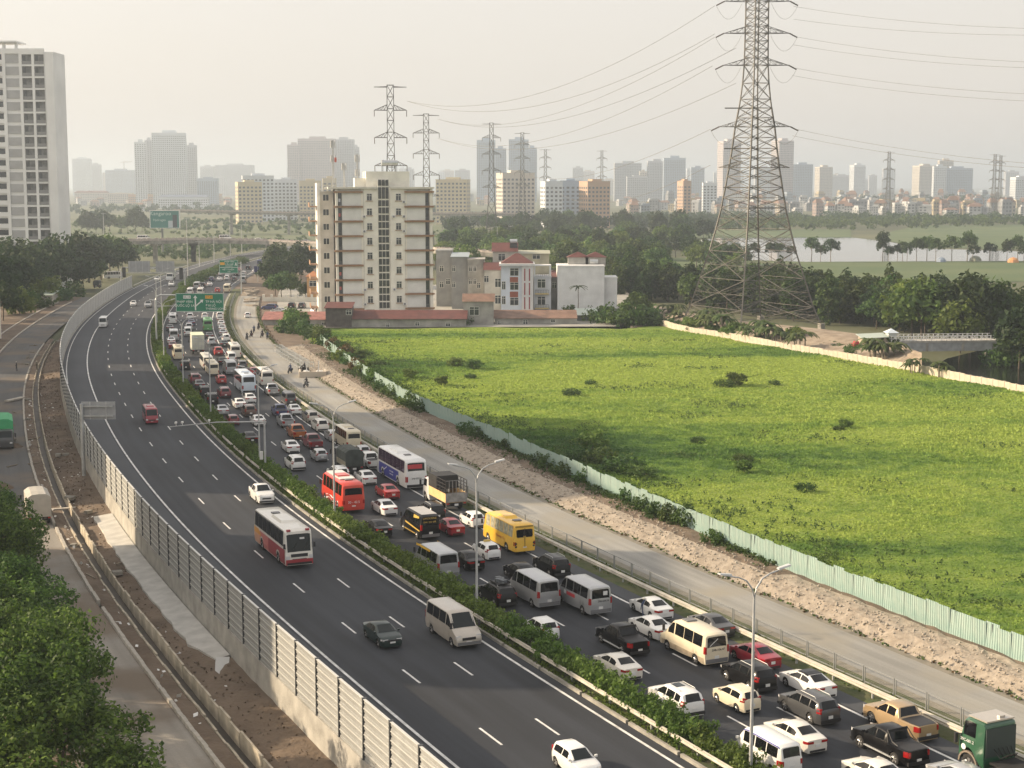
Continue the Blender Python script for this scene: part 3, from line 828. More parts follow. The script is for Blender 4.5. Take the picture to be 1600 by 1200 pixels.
def ex_blue_coach(t, B):
    patch(t, B, 'blue_panel', -2.9, 4.3, .4, lambda x: 1.66 if x < 2.2 else 1.66 + .0, blue_wrap)
    patch(t, B, 'white_slash', 1.3, 2.9, lambda x: .75 + .42 * (2.9 - x), lambda x: .86 + .42 * (2.9 - x), ink_white, off=.022)
    text('lettering', 'XE LIMOUSINE', .22, t, (-.4, B.W + .035, 1.25), RT_LEFT, ink_white); text('lettering', 'TRUNG CHUYEN', .16, t, (-.4, B.W + .035, .95), RT_LEFT, ink_white)
    b = MB(); b.box(-5.24, -5.18, -.65, .95, 2.3, 2.75); b.obj('rear_banner', mat('banner_red', (.5, .05, .06), .4), t)
    text('plate_number', '29B-037.83', .24, t, (-5.335, 0, 1.25), RT_REAR, ink_dark)
def ex_red_bus(t, B):
    def z0(x): return .62 + .16 * math.sin(x * 2.7)
    patch(t, B, 'white_flame', -2.2, 2.4, z0, lambda x: z0(x) + .13 + .1 * math.sin(x * 5.1), ink_white)
    patch(t, B, 'flame_tail', -1.0, 1.6, lambda x: .95 + .12 * math.sin(x * 3.3), lambda x: 1.02 + .18 * math.sin(x * 3.3 + .6), ink_white)
    text('plate_number', '30 - 42.5', .3, t, (-3.535, 0, 1.0), RT_REAR, ink_white)
    r = MB(); r.box(-1.6, 2.7, -.7, .7, 2.70, 2.78); r.obj('roof_pod', PAINT['pearl'], t)
def ex_yellow_bus(t, B):
    text('lettering', 'Newway  Co.', .36, t, (-.6, B.W + .03, 1.12), RT_LEFT, mat('ink_brick', (.5, .16, .06), .6))
    d = MB(); d.box(-3.525, -3.50, -.02, .02, .65, 2.35); d.obj('door_seam', blackp, t)
    for y in (-.42, .42):
        fr_ = MB(); fr_.box(-3.50, -3.42, y - .3, y + .3, 1.55, 2.2); fr_.obj('door_window', glass, t)
    h = MB()
    for z in (.75, 1.02):
        for y in (-.85, .85): h.box(-3.53, -3.49, y - .09, y + .09, z - .07, z + .07)
    h.obj('marker_lamps', blackp, t)
    e = MB(); e.box(-3.42, -3.36, -.85, .85, 2.42, 2.56); e.obj('header_strip', mat('ochre', (.35, .22, .03), .5), t)
def ex_gold_van(t, B):
    patch(t, B, 'gold_swoosh', -2.6, 1.2, lambda x: .98 + .05 * x, lambda x: 1.12 + .06 * x, ink_gold)
    patch(t, B, 'gold_sill', -1.5, 1.6, .42, .5, ink_gold)
    patch(t, B, 'gold_corner', -2.3, -.9, lambda x: 2.0 - .12 * (x + 2.3), 2.16, ink_gold, off=.02)
    r = MB(); r.add([(-2.5, -.75, 2.372), (1.1, -.75, 2.378), (1.1, .75, 2.378), (-2.5, .75, 2.372)], [(0, 1, 2, 3)]); r.obj('roof_skin', PAINT['champagne'], t)
    for i, (z, s_) in enumerate(((2.06, 'LIMOUSINE'), (1.72, '0941 336 688'), (1.5, 'HA NOI'))): text('lettering', s_, .22 if i else .26, t, (-2.90 + .02 * i, .1, z), RT_REAR, ink_gold)
def ex_red_sign_van(t, B):
    patch(t, B, 'red_decal', -.6, .75, 1.0, 1.26, mat('banner_red', (.5, .05, .06), .4)); patch(t, B, 'white_decal', .85, 1.2, 1.0, 1.3, ink_white)
    s = MB(); s.box(-2.9, -2.87, -.55, -.2, 1.65, 1.95); s.obj('paper_notice', plate_w, t)
    text('plate_number', '29B-604.18', .2, t, (-2.925, -.2, 1.22), RT_REAR, ink_dark)
def ex_cream_van(t, B):
    text('plate_number', '29B-106.47', .22, t, (-2.925, -.1, 1.22), RT_REAR, ink_dark)
    patch(t, B, 'dust_band', -2.75, 2.6, .34, .72, mat('dusty_sill', (.42, .34, .24), .7, var=.2, scale=2))
    r = MB(); r.box(.2, .9, -.4, .4, 2.35, 2.44); r.obj('roof_vent', greyp, t)
    s = MB(); s.bar((-2.86, .55, 1.5), (-2.83, -.1, 1.95), .04); s.obj('wiper', plate_w, t)
def ex_yellowtop(t, B):
    patch(t, B, 'yellow_band', -1.0, 2.0, 2.02, 2.2, PAINT['yellow'], off=.016)
def ex_taxi(t, B):
    s = MB(); s.box(-.25, -.02, -.3, .3, B.sp['H'] - .02, B.sp['H'] + .14); s.obj('taxi_sign', ink_gold, t)
def ex_luggage(t, B):
    s = MB(); s.box(-1.3, .1, -.6, .6, 1.76, 1.8); s.box(-1.3, .1, -.62, -.58, 1.76, 1.92); s.box(-1.3, .1, .58, .62, 1.76, 1.92); s.obj('roof_basket', blackp, t)
    g_ = random.Random(3); bgm = MB()
    for i in range(5): bgm.cbox((-1.0 + .25 * i, g_.uniform(-.3, .3), 1.93), (.36, .5, .22 + .06 * i % .13), g_.uniform(0, 1))
    bgm.obj('strapped_bags', mat('tarpaulin', (.10, .11, .12), .5, var=.6, scale=4), t)
def ex_black_roof(t, B):
    B.top_patch(-.82, .32, .98, .008).obj('black_roof', PAINT['black'], t)
def ex_sunroof(t, B):
    B.top_patch(-.7, .15, .6, .008).obj('glass_roof', glass_l, t)
def ex_rack(t, B):
    s = MB(); s.box(-.7, -.66, -.74, .74, 1.2, 1.84); s.tube([(-.66, .72, 1.84), (-1.2, .8, 1.3), (-1.7, .8, 1.18)], .03, 6); s.tube([(-.66, -.72, 1.84), (-1.2, -.8, 1.3), (-1.7, -.8, 1.18)], .03, 6)
    s.obj('sports_bar', blackp, t)
    st = MB(); st.box(-1.4, 1.1, -1.03, -.93, .4, .46); st.box(-1.4, 1.1, .93, 1.03, .4, .46); st.obj('side_step', galv_dull, t)
def ex_blue_stripe(t, B):
    patch(t, B, 'blue_stripe', -1.9, 1.5, lambda x: B.ring(x)[3][1] - .02, lambda x: B.ring(x)[3][1] + .03, blue_wrap, off=.012)

# ---- lorries -------------------------------------------------------------------------------------------------
CABSPEC = dict(L=1.9, W=2.1, H=2.5, belt=1.55, gw=.93, top=[(-.95, 2.1), (-.94, 2.36), (-.85, 2.46), (.2, 2.5), (.5, 2.42), (.85, 1.5), (.93, 1.2), (.95, .6)], wheels=(.15, -2.5, .48), ws=(.52, .83), rw=(-.948, -.935), side=[(-.35, .58)], tail=(1, .1, .1), head=(.85, .3, .22))
def lorry(kind, bbox, label, cabcol, away=True, dims=(7.5, 2.3, 3.3), z=0.0, yaw=None, dyaw=0.0, group=None):
    L, W, H = dims
    p, a, rx, ry = fit(bbox, dims, away, z, yaw, dyaw)
    if not away: a += math.pi
    PLACED.append((label, kind, p, a, dims, rx, ry))
    t = empty({'box': 'box_lorry', 'canvas': 'canvas_lorry', 'stake': 'stake_lorry', 'tractor': 'tractor_unit'}[kind], p, a, label, 'truck', group)
    cs = dict(CABSPEC); B = Body(cs); B.xs = [x for x in B.xs if -.951 <= x <= .951]
    off = L / 2 - .95; ks = W / 2.1
    cab = MB(); src = B.body(); cab.v = [(x + off, y * ks, zz * (1.0 if kind != 'tractor' else 1.16) + (.0 if kind != 'tractor' else .25)) for x, y, zz in src.v[:len(B.xs) * 11]]
    kk = len(B.xs) * 11; cab.f = [f for f in src.f if max(f) < kk]; cab.m = [0] * len(cab.f)
    cab.obj('cab', PAINT[cabcol], t, True, 38)
    zk = 1.0 if kind != 'tractor' else 1.16; za = 0 if kind != 'tractor' else .25
    def shift(mb): mb.v = [(x + off, y * ks, zz * zk + za) for x, y, zz in mb.v]; return mb
    shift(B.top_patch(*cs['ws'])).obj('windscreen', glass_l, t, True)
    for sg in (1, -1): shift(B.window(-.35, .58, sg)).obj('side_window', glass, t, True)
    for sg in (1, -1):
        hd = MB(); hd.box(L / 2 - .1, L / 2 + .01, sg * W * .36 - .16, sg * W * .36 + .16, .75, .97); hd.obj('headlight', lamp_w, t)
        tl = MB(); tl.box(-L / 2 - .03, -L / 2 + .05, sg * W * .4 - .13, sg * W * .4 + .13, .78, .92); tl.obj('tail_light', tail_red, t)
        mr = MB(); mr.box(L / 2 - .1, L / 2 + .02, sg * (W / 2 + .2) - .09, sg * (W / 2 + .2) + .09, 1.55, 2.1); mr.bar((L / 2 - .3, sg * W * .48, 2.1), (L / 2 - .04, sg * (W / 2 + .2), 2.05), .04); mr.obj('mirror', blackp, t)
        tm, rm = wheel_mesh(.48 if kind != 'tractor' else .54, .3, sg)
        xs = [off + .15, -L / 2 + 1.5] + ([-L / 2 + 2.8] if kind == 'tractor' else [])
        for x in xs:
            w = inst('wheel', tm, t, (x, sg * W * .48, .48 if kind != 'tractor' else .54)); inst('rim', rm, w)
    ch = MB(); ch.box(-L / 2 + .1, L / 2 - .6, -.42, .42, .62, .86); ch.box(-L / 2 - .02, -L / 2 + .08, -W * .45, W * .45, .6, .72); ch.obj('chassis', under, t)
    pl = MB(); pl.box(-L / 2 - .05, -L / 2 - .02, -.2, .2, .62, .82); pl.obj('number_plate', plate_w, t)
    x0, x1 = -L / 2, L / 2 - 2.05; hw = W / 2
    if kind == 'box':
        b = MB(); b.box(x0, x1, -hw, hw, .95, H); b.obj('cargo_box', mat('cargo_panel', (.55, .56, .48), .5, .1, var=.1, scale=1), t)
        rf = MB(); rf.box(x0 - .03, x1 + .03, -hw - .03, hw + .03, H, H + .06); rf.obj('box_roof', mat('pale_green_roof', (.62, .68, .50), .5), t)
        d = MB()
        for y in (-hw * .98, -hw * .5, 0, hw * .5, hw * .98): d.box(x0 - .05, x0 + .0, y - .035, y + .035, 1.0, H - .05)
        for zz in (1.02, 1.7, 2.5, H - .08): d.box(x0 - .04, x0 + .0, -hw, hw, zz - .03, zz + .03)
        d.obj('door_bars', galv_dull, t)
    elif kind == 'canvas':
        b = MB(); n = 7; vs = []
        for x in (x0, x1):
            for (y, zz) in ((-hw, .95), (-hw, H - .35), (-hw * .6, H - .05), (0, H), (hw * .6, H - .05), (hw, H - .35), (hw, .95)): vs.append((x, y, zz))
        b.add(vs, [(j, j + 1, n + j + 1, n + j) for j in range(n - 1)] + [tuple(range(n))[::-1], tuple(range(n, 2 * n))])
        b.obj('canvas_cover', mat('dark_canvas', (.05, .06, .055), .85, var=.25, scale=1.5, bump=.5, bscale=2), t)
        sb = MB(); sb.box(x0 - .02, x1, hw, hw + .03, .95, 1.55); sb.box(x0 - .02, x1, -hw - .03, -hw, .95, 1.55); sb.obj('drop_side', mat('rusted_side', (.22, .2, .15), .8, var=.3), t)
    elif kind == 'stake':
        dk = MB(); dk.box(x0, x1, -hw, hw, .92, 1.02); dk.obj('deck', mat('deck_boards', (.30, .22, .13), .8, var=.3), t)
        for sg in (1, -1):
            s1 = MB(); s1.box(x0, x1, sg * hw - .03, sg * hw + .03, 1.0, 1.85); s1.obj('drop_side', mat('lorry_tan', (.72, .48, .22), .6, var=.12), t)
            s2 = MB()
            for x in np.linspace(x0, x1, 7): s2.box(x - .03, x + .03, sg * hw - .03, sg * hw + .03, 1.85, H)
            for zz in np.linspace(2.05, H - .03, 4): s2.box(x0, x1, sg * hw - .02, sg * hw + .02, zz - .03, zz + .03)
            s2.obj('side_stakes', blackp, t)
        fr = MB(); fr.box(x1 - 2.3, x1, -hw - .02, hw + .02, H - 1.35, H + .03); fr.obj('tarpaulin', mat('black_tarp', (.02, .02, .022), .7, var=.3, scale=2), t)
        rr = MB()
        for y in np.linspace(-hw, hw, 7): rr.box(x0 - .02, x0 + .03, y - .025, y + .025, 1.0, H)
        for zz in (1.9, H - .02): rr.box(x0 - .02, x0 + .03, -hw, hw, zz - .03, zz + .03)
        rr.obj('rear_stakes', greyp, t)
        tg = MB(); tg.box(x0 - .03, x0 + .04, -hw, hw, 1.0, 1.85); tg.obj('tailgate', mat('grey_tailgate', (.27, .26, .25), .7, var=.3, scale=2), t)
    else:
        rs = MB(); rs.box(L / 2 - 1.9, L / 2 - .5, -W * .40, W * .40, 3.12, 3.2); rs.box(L / 2 - 1.7, L / 2 - 1.5, -.5, -.1, 3.2, 3.32); rs.obj('roof_fairing', PAINT['champagne'], t)
        fw = MB(); fw.cyl((-L / 2 + 2.0, 0, 1.0), (0, 0, 1), .6, .18, 18); fw.box(-L / 2 + .2, L / 2 - 2.1, -.9, .9, .9, 1.0)
        for k in range(5): fw.tube([(L / 2 - 2.1, -.6 + .3 * k, 1.7), (L / 2 - 2.5, -.5 + .25 * k, 1.25), (L / 2 - 2.9, -.3 + .15 * k, 1.6)], .03, 6)
        fw.obj('coupling', under, t)
        bk = MB(); bk.box(L / 2 - 1.98, L / 2 - 1.93, -W * .43, W * .43, 1.2, 2.8); bk.obj('cab_back', mat('dark_cab_back', (.04, .055, .05), .6), t)
        fd = MB()
        for sg in (1, -1):
            n = 9; cx = off + .15
            for i in range(n - 1):
                a0, a1 = math.pi * i / (n - 1), math.pi * (i + 1) / (n - 1)
                fd.bar((cx + .68 * math.cos(a0), sg * W * .49, .54 + .68 * math.sin(a0)), (cx + .68 * math.cos(a1), sg * W * .49, .54 + .68 * math.sin(a1)), .12, .1)
        fd.obj('mudguard', mat('dusty_fender', (.22, .18, .14), .8), t)
        em = MB(); em.cyl((off + .5, W / 2 * 1.0, 1.42), (0, 1, 0), .17, .02, 16); em.obj('door_emblem', ink_white, t)
        text('plate_number', '29C-081.2', .24, t, (off + .2, W / 2 + .05, 1.85), RT_LEFT, ink_white)
    return t
# ------------------------------------------------------------ the jam: every vehicle by its outline in the photograph
V = vehicle
JAM = 'vehicles queuing in the jam'
# nearest rows
V('sedan', 'pearl', (1327, 1186, 1414, 1229), 'pale sedan roof just behind the black pickup with side steps', group=JAM)
V('sedan', 'silver', (1462, 1190, 1548, 1238), 'silver sedan alongside the green tractor unit', group=JAM)
lorry('tractor', (1508, 1108, 1665, 1262), 'dark green tractor unit with a white door emblem and no trailer', 'truckgreen', dims=(5.9, 2.45, 3.15))
V('microvan', 'white', (1154, 1140, 1251, 1206), 'boxy white van with a blue stripe along its gutter', group=JAM, extras=ex_blue_stripe)
V('pickup', 'black', (1327, 1127, 1455, 1190), 'glossy black pickup with silver side steps', group=JAM, extras=ex_rack)
V('pickup', 'gold', (1345, 1091, 1470, 1151), 'gold double cab pickup next to the guardrail', group=JAM)
V('sedan', 'pearl', (1195, 1119, 1291, 1172), 'cream sedan between the blue striped van and the dark off-roader', group=JAM)
V('suv', 'grey', (1213, 1072, 1316, 1129), 'dark grey three row off-roader behind the white sedan with a black roof', group=JAM)
V('sedan', 'white', (1217, 1043, 1309, 1086), 'white sedan with a black roof beside the guardrail', group=JAM, extras=ex_black_roof)
V('hatch', 'cream', (1111, 1063, 1192, 1112), 'small cream hatchback directly behind the lamp post', group=JAM)
V('suv', 'white', (1009, 1064, 1104, 1115), 'white crossover with a glass roof next to the median hedge', group=JAM, extras=ex_sunroof)
V('suv', 'black', (1126, 1028, 1214, 1077), 'black crossover with tall red tail lights ahead of the cream hatchback', group=JAM)
V('sedan', 'crimson', (1142, 1001, 1218, 1042), 'dark red sedan next to the guardrail ahead of the black roofed sedan', group=JAM)
V('van', 'cream', (1035, 965, 1135, 1038), 'cream passenger van with a white tail', group=JAM, extras=ex_cream_van)
V('sedan', 'grey', (1084, 958, 1139, 990), 'dark sedan half hidden by the cream van', group=JAM)
V('sedan', 'pearl', (925, 1016, 1006, 1059), 'cream silver sedan with its brake lights by the hedge', group=JAM)
V('pickup', 'black', (928, 969, 1018, 1021), 'matt black pickup behind the two silver passenger vans', group=JAM, extras=ex_rack)
V('sedan', 'white', (987, 958, 1049, 997), 'white sedan just ahead of the cream van', group=JAM)
LEAN = V('sedan', 'white', (985, 929, 1051, 966), 'white sedan at the guardrail with a person leaning out of its window', group=JAM)
V('hatch', 'white', (817, 961, 874, 998), 'white hatchback half hidden by the hedge', group=JAM)
V('van', 'silver', (870, 898, 953, 959), 'silver passenger van with a red decal on its flank', group=JAM, extras=ex_red_sign_van)
V('van', 'silver', (799, 889, 868, 947), 'plain silver passenger van beside the car with roof luggage', group=JAM)
V('suv', 'black', (744, 903, 810, 948), 'black off-roader with bags strapped to its roof', group=JAM, extras=ex_luggage)
V('suv', 'black', (833, 863, 891, 899), 'black crossover with tall red tail lights behind the yellow bus', group=JAM)
V('sedan', 'black', (789, 879, 840, 906), 'black sedan ahead of the plain silver van', group=JAM)
V('hatch', 'white', (736, 843, 784, 874), 'white hatchback taxi with a roof sign beside the yellow bus', group=JAM, extras=ex_taxi)
V('sedan', 'black', (710, 857, 752, 889), 'black sedan beside the van with a yellow band', group=JAM)
V('van', 'silver', (651, 850, 712, 900), 'silver passenger van with a yellow band under its roof', group=JAM, extras=ex_yellowtop)
V('minibus', 'yellow', (756, 801, 835, 864), 'bright yellow minibus with two tail doors', group=JAM, gmat=glass_c, extras=ex_yellow_bus)
V('hatch', 'white', (719, 796, 757, 824), 'white hatchback just ahead of the yellow minibus', group=JAM)
V('sedan', 'crimson', (683, 807, 723, 835), 'shiny dark red sedan beside the black and gold van', group=JAM)
V('van', 'black', (628, 793, 685, 841), 'black limousine van with gold trim and lettering', group=JAM, extras=ex_gold_van)
V('suv', 'black', (654, 784, 693, 810), 'dark crossover ahead of the black and gold van', group=JAM)
lorry('stake', (660, 738, 729, 797), 'tan stake lorry with a black tarpaulin folded behind its cab', 'white', dims=(7.0, 2.2, 3.15))
V('sedan', 'black', (570, 808, 612, 838), 'black sedan by the hedge behind the white sedan and the red bus', group=JAM)
V('sedan', 'white', (579, 778, 622, 804), 'white sedan behind the bright red sedan', group=JAM)
V('sedan', 'red', (585, 755, 626, 778), 'bright red sedan behind the white and blue coach', group=JAM)
V('minibus', 'busred', (502, 739, 570, 800), 'bright red bus with a white flame on its flank', group=JAM, extras=ex_red_bus, scale=1.12)
V('coach', 'white', (585, 698, 671, 765), 'white coach with a blue wrap and a red rear banner', group=JAM, gmat=glass_p, extras=ex_blue_coach)
V('sedan', 'white', (552, 733, 590, 756), 'white sedan between the red bus and the white and blue coach', group=JAM)
V('suv', 'white', (512, 727, 545, 751), 'white crossover just ahead of the bright red bus', group=JAM)
V('pickup', 'white', (563, 707, 593, 729), 'white pickup beside the nose of the white and blue coach', group=JAM)
V('hatch', 'silver', (556, 697, 575, 712), 'pale grey hatchback ahead of the white pickup beside the canvas lorry', group=JAM)
lorry('canvas', (523, 696, 564, 739), 'lorry under a dark canvas cover', 'grey', dims=(5.8, 2.05, 2.9))
V('minibus', 'beige', (521, 666, 566, 701), 'cream minibus at the guardrail ahead of the canvas lorry', group=JAM, scale=.92)
V('hatch', 'silver', (509, 669, 530, 690), 'silver hatchback squeezed in beside the cream minibus', group=JAM)
V('suv', 'white', (445, 709, 477, 734), 'white crossover alone behind the white sedan by the hedge', group=JAM)
V('hatch', 'silver', (481, 699, 516, 721), 'silver hatchback behind the maroon pickup', group=JAM)
V('sedan', 'white', (438, 686, 470, 707), 'white sedan beside the maroon pickup', group=JAM)
V('pickup', 'maroon', (471, 676, 505, 701), 'maroon double cab pickup', group=JAM)
V('pickup', 'orange', (447, 662, 480, 685), 'copper orange pickup ahead of the maroon one', group=JAM)
V('suv', 'pearl', (487, 654, 513, 672), 'pinkish white crossover ahead of the cream minibus by the guardrail', group=JAM)
V('suv', 'champagne', (471, 639, 500, 661), 'beige people carrier beside the silver pickup', group=JAM)
V('pickup', 'silver', (432, 645, 461, 668), 'silver pickup ahead of the copper orange one', group=JAM)
V('pickup', 'navy', (423, 630, 452, 652), 'dark blue pickup ahead of the silver one', group=JAM)
V('sedan', 'white', (447, 630, 471, 648), 'white sedan beside the dark blue pickup', group=JAM)
V('microvan', 'grey', (438, 612, 464, 632), 'grey people carrier at the guardrail just behind the silver pickup', group=JAM)
V('sedan', 'black', (377, 672, 403, 694), 'black sedan with open road behind it beside the hedge', group=JAM)
V('sedan', 'white', (391, 647, 415, 665), 'white sedan just behind the brown crossover', group=JAM)
V('hatch', 'maroon', (351, 646, 375, 665), 'maroon hatchback behind a silver sedan', group=JAM)
V('sedan', 'silver', (337, 631, 356, 649), 'silver sedan behind the square black off-roader', group=JAM)
V('suv', 'brown', (377, 630, 400, 651), 'brown crossover behind two white sedans', group=JAM)
V('sedan', 'white', (364, 621, 383, 638), 'white taxi sedan ahead of the brown crossover', group=JAM)
V('sedan', 'white', (378, 613, 401, 630), 'white sedan right behind the pale blue roofed coach', group=JAM)
V('pickup', 'silver', (413, 599, 436, 617), 'silver pickup behind the white minibus at the guardrail', group=JAM)
V('minibus', 'pearl', (400, 574, 427, 603), 'white minibus at the guardrail beside the pale blue roofed coach', group=JAM, scale=.95)
V('coach', 'bluewhite', (365, 577, 400, 616), 'white coach with a pale blue roof', group=JAM, scale=.9)
V('suv', 'maroon', (339, 603, 361, 622), 'dark maroon crossover behind the red hatchback', group=JAM)
V('suv', 'black', (319, 613, 341, 631), 'square black off-roader at the hedge behind the black crossover', group=JAM)
V('suv', 'black', (309, 602, 329, 620), 'black crossover at the hedge behind the dark grey sedan', group=JAM)
V('sedan', 'grey', (302, 592, 320, 608), 'dark grey sedan at the hedge behind the maroon crossover', group=JAM)
V('suv', 'maroon', (295, 583, 313, 598), 'maroon crossover at the hedge', group=JAM)
V('hatch', 'red', (336, 585, 355, 600), 'red hatchback behind two cream buses', group=JAM)
V('hatch', 'red', (388, 573, 402, 587), 'red hatchback beside the white minibus and the pale blue roofed coach', group=JAM)
V('coach', 'cream', (318, 560, 345, 590), 'cream orange bus behind another cream bus', group=JAM, scale=.68)
V('coach', 'pearl', (309, 549, 336, 580), 'cream white bus ahead of the cream orange bus', group=JAM, scale=.72)
V('suv', 'black', (280, 561, 298, 579), 'black crossover behind the beige minibus with a yellow roof', group=JAM)
V('van', 'silver', (349, 564, 369, 583), 'silver van ahead of the pale blue roofed coach', group=JAM)
V('suv', 'grey', (369, 563, 386, 577), 'dark grey crossover ahead of the small red hatchback', group=JAM)
V('sedan', 'black', (340, 557, 355, 571), 'black sedan ahead of the silver van', group=JAM)
V('microvan', 'white', (355, 552, 367, 564), 'small white van ahead of the silver van', group=JAM)
V('suv', 'red', (333, 540, 348, 556), 'red and white crossover behind the box lorry lane', group=JAM)
V('minibus', 'pearl', (356, 534, 376, 561), 'white minibus with a cream roof behind the dark green sedan', group=JAM, scale=.95)
V('minibus', 'beige', (267, 538, 289, 563), 'beige minibus with a yellow roof at the hedge', group=JAM, scale=.9)
lorry('box', (296, 512, 320, 562), 'tall white box lorry with a pale green roof', 'white', dims=(8.6, 2.3, 3.7))
V('sedan', 'darkgreen', (343, 531, 357, 542), 'dark green sedan ahead of the white minibus with a cream roof', group=JAM)
V('sedan', 'maroon', (262, 534, 277, 544), 'maroon sedan ahead of the beige minibus', group=JAM)
V('sedan', 'white', (260, 526, 275, 537), 'white sedan ahead of the maroon sedan by the hedge', group=JAM)
V('suv', 'silver', (323, 527, 338, 539), 'silver red crossover beside the box lorry', group=JAM)
V('sedan', 'grey', (321, 519, 333, 529), 'grey sedan behind the green minibus', group=JAM)
V('suv', 'white', (345, 521, 361, 534), 'white crossover at the guardrail behind the silver sedan', group=JAM)
V('van', 'silver', (264, 515, 279, 532), 'silver van at the hedge behind the grey sedan', group=JAM)
V('microvan', 'white', (288, 512, 299, 524), 'white small van just ahead of the box lorry', group=JAM)
V('sedan', 'silver', (342, 514, 354, 524), 'silver sedan at the guardrail', group=JAM)
V('sedan', 'white', (341, 508, 353, 517), 'white sedan at the guardrail ahead of the silver one', group=JAM)
V('sedan', 'white', (340, 501, 351, 510), 'white sedan at the guardrail behind a pinkish one', group=JAM)
V('sedan', 'champagne', (338, 494, 350, 503), 'pinkish sedan at the guardrail', group=JAM)
V('suv', 'white', (337, 487, 350, 497), 'white crossover under the corner of the big green sign', group=JAM)
V('minibus', 'green', (316, 495, 333, 519), 'green minibus with a cream roof', group=JAM)
V('hatch', 'white', (315, 488, 325, 498), 'white hatchback ahead of the green minibus', group=JAM)
V('suv', 'silver', (288, 504, 303, 516), 'silver crossover ahead of the white small van', group=JAM)
V('sedan', 'navy', (292, 498, 306, 509), 'dark blue sedan behind the white crossover under the big sign', group=JAM)
V('suv', 'white', (290, 488, 304, 500), 'white crossover under the middle of the big green sign', group=JAM)
V('minibus', 'white', (262, 488, 278, 507), 'white minibus under the post end of the big green sign', group=JAM, scale=.85)
V('sedan', 'grey', (259, 506, 272, 517), 'grey sedan behind the white minibus under the sign', group=JAM)
V('coach', 'cream', (347, 441, 363, 460), 'cream orange coach beyond the big green sign', group=JAM, scale=.75)
V('hatch', 'red', (334, 448, 346, 458), 'red hatchback beyond the big green sign', group=JAM)
V('coach', 'pearl', (304, 448, 323, 464), 'cream white coach just beyond the big green sign', group=JAM, scale=.7)
V('minibus', 'white', (291, 449, 304, 462), 'white minibus just beyond the big green sign at the hedge', group=JAM, scale=.8)
V('van', 'silver', (302, 440, 314, 453), 'silver white van beyond the cream white coach', group=JAM)
V('suv', 'black', (312, 440, 322, 450), 'black crossover beside the silver white van', group=JAM)
FARQ = 'vehicles far up the jam'
fr_ = random.Random(21)
for i, (x, y, kd, cl) in enumerate([(328, 444, 'sedan', 'white'), (331, 436, 'suv', 'navy'), (343, 436, 'sedan', 'white'), (355, 434, 'suv', 'white'), (320, 434, 'sedan', 'grey'), (366, 436, 'suv', 'grey'), (380, 437, 'van', 'silver'),
        (345, 428, 'sedan', 'silver'), (357, 427, 'van', 'white'), (369, 428, 'sedan', 'black'), (381, 427, 'suv', 'white'), (388, 418, 'suv', 'black'), (398, 424, 'sedan', 'white'), (407, 411, 'minibus', 'navy'), (374, 421, 'sedan', 'red'), (364, 421, 'hatch', 'white'), (419, 413, 'sedan', 'silver'), (330, 430, 'hatch', 'maroon')]):
    h = {'sedan': 7, 'suv': 8, 'van': 10, 'minibus': 11, 'hatch': 7}[kd]
    V(kd, cl, (x - 6, y - h * .5, x + 6, y + h * .5), 'tiny %s %s far up the jam beyond the big green sign' % (cl, kd.replace('hatch', 'hatchback').replace('suv', 'crossover')), group=FARQ)

# the free carriageway, coming towards the viewer
W_ = dict(away=False)
V('hatch', 'white', (861, 1159, 941, 1216), 'white hatchback driving alone on the free carriageway', **W_)
V('van', 'champagne', (666, 935, 751, 1015), 'silver passenger van driving on the free carriageway beside the green sedan', **W_)
V('sedan', 'darkgreen', (566, 965, 629, 1012), 'dark green sedan on the free carriageway', **W_)
V('coach', 'pearl', (393, 789, 493, 894), 'white coach with a red and orange lower body on the free carriageway', extras=ex_red_coach, **W_)
V('pickup', 'white', (387, 751, 430, 788), 'white pickup following the red and white coach', **W_)
V('minibus', 'crimson', (217, 628, 252, 667), 'dark red minibus on the free carriageway', scale=.8, **W_)
V('minibus', 'white', (152, 491, 171, 515), 'white minibus on the free carriageway by the edge line', scale=.85, **W_)
V('hatch', 'white', (202, 468, 215, 480), 'white hatchback driving beside a silver pickup on the free carriageway', **W_)
V('pickup', 'silver', (223, 469, 240, 482), 'silver pickup beside a white hatchback on the free carriageway', **W_)
V('pickup', 'white', (262, 438, 275, 449), 'white pickup in front of a lorry far along the free carriageway', **W_)
V('sedan', 'white', (241, 431, 251, 440), 'white car far along the free carriageway by the gantry', **W_)
lorry('box', (258, 421, 276, 441), 'white lorry under the far gantry on the free carriageway', 'white', away=False, dims=(7.5, 2.3, 3.3))
# ------------------------------------------------------------ foliage
def leaf_quads(rs, centers, radii, per, leaf, up=.35, flat=1.0):
    """leaf cards spread through clumps; centers (n,3), radii (n,)"""
    n = len(centers); N = n * per
    c = np.repeat(centers, per, 0); r = np.repeat(radii, per)[:, None]
    u = rs.normal(size=(N, 3)); u /= np.linalg.norm(u, axis=1)[:, None]
    pos = c + u * r * (rs.uniform(.25, 1, (N, 1)) ** .6) * np.array([1, 1, flat])
    nrm = u + rs.normal(size=(N, 3)) * .7 + np.array([0, 0, up]); nrm /= np.linalg.norm(nrm, axis=1)[:, None]
    a = np.cross(nrm, rs.normal(size=(N, 3))); a /= np.linalg.norm(a, axis=1)[:, None]
    b = np.cross(nrm, a)
    s = leaf * rs.uniform(.55, 1.35, (N, 1)); e = rs.uniform(.55, 1.0, (N, 1))
    a = a * s; b = b * s * e
    return np.stack([pos - a * .9, pos - b * .75 + a * .1, pos + a, pos + b * .75 + a * .1], 1)
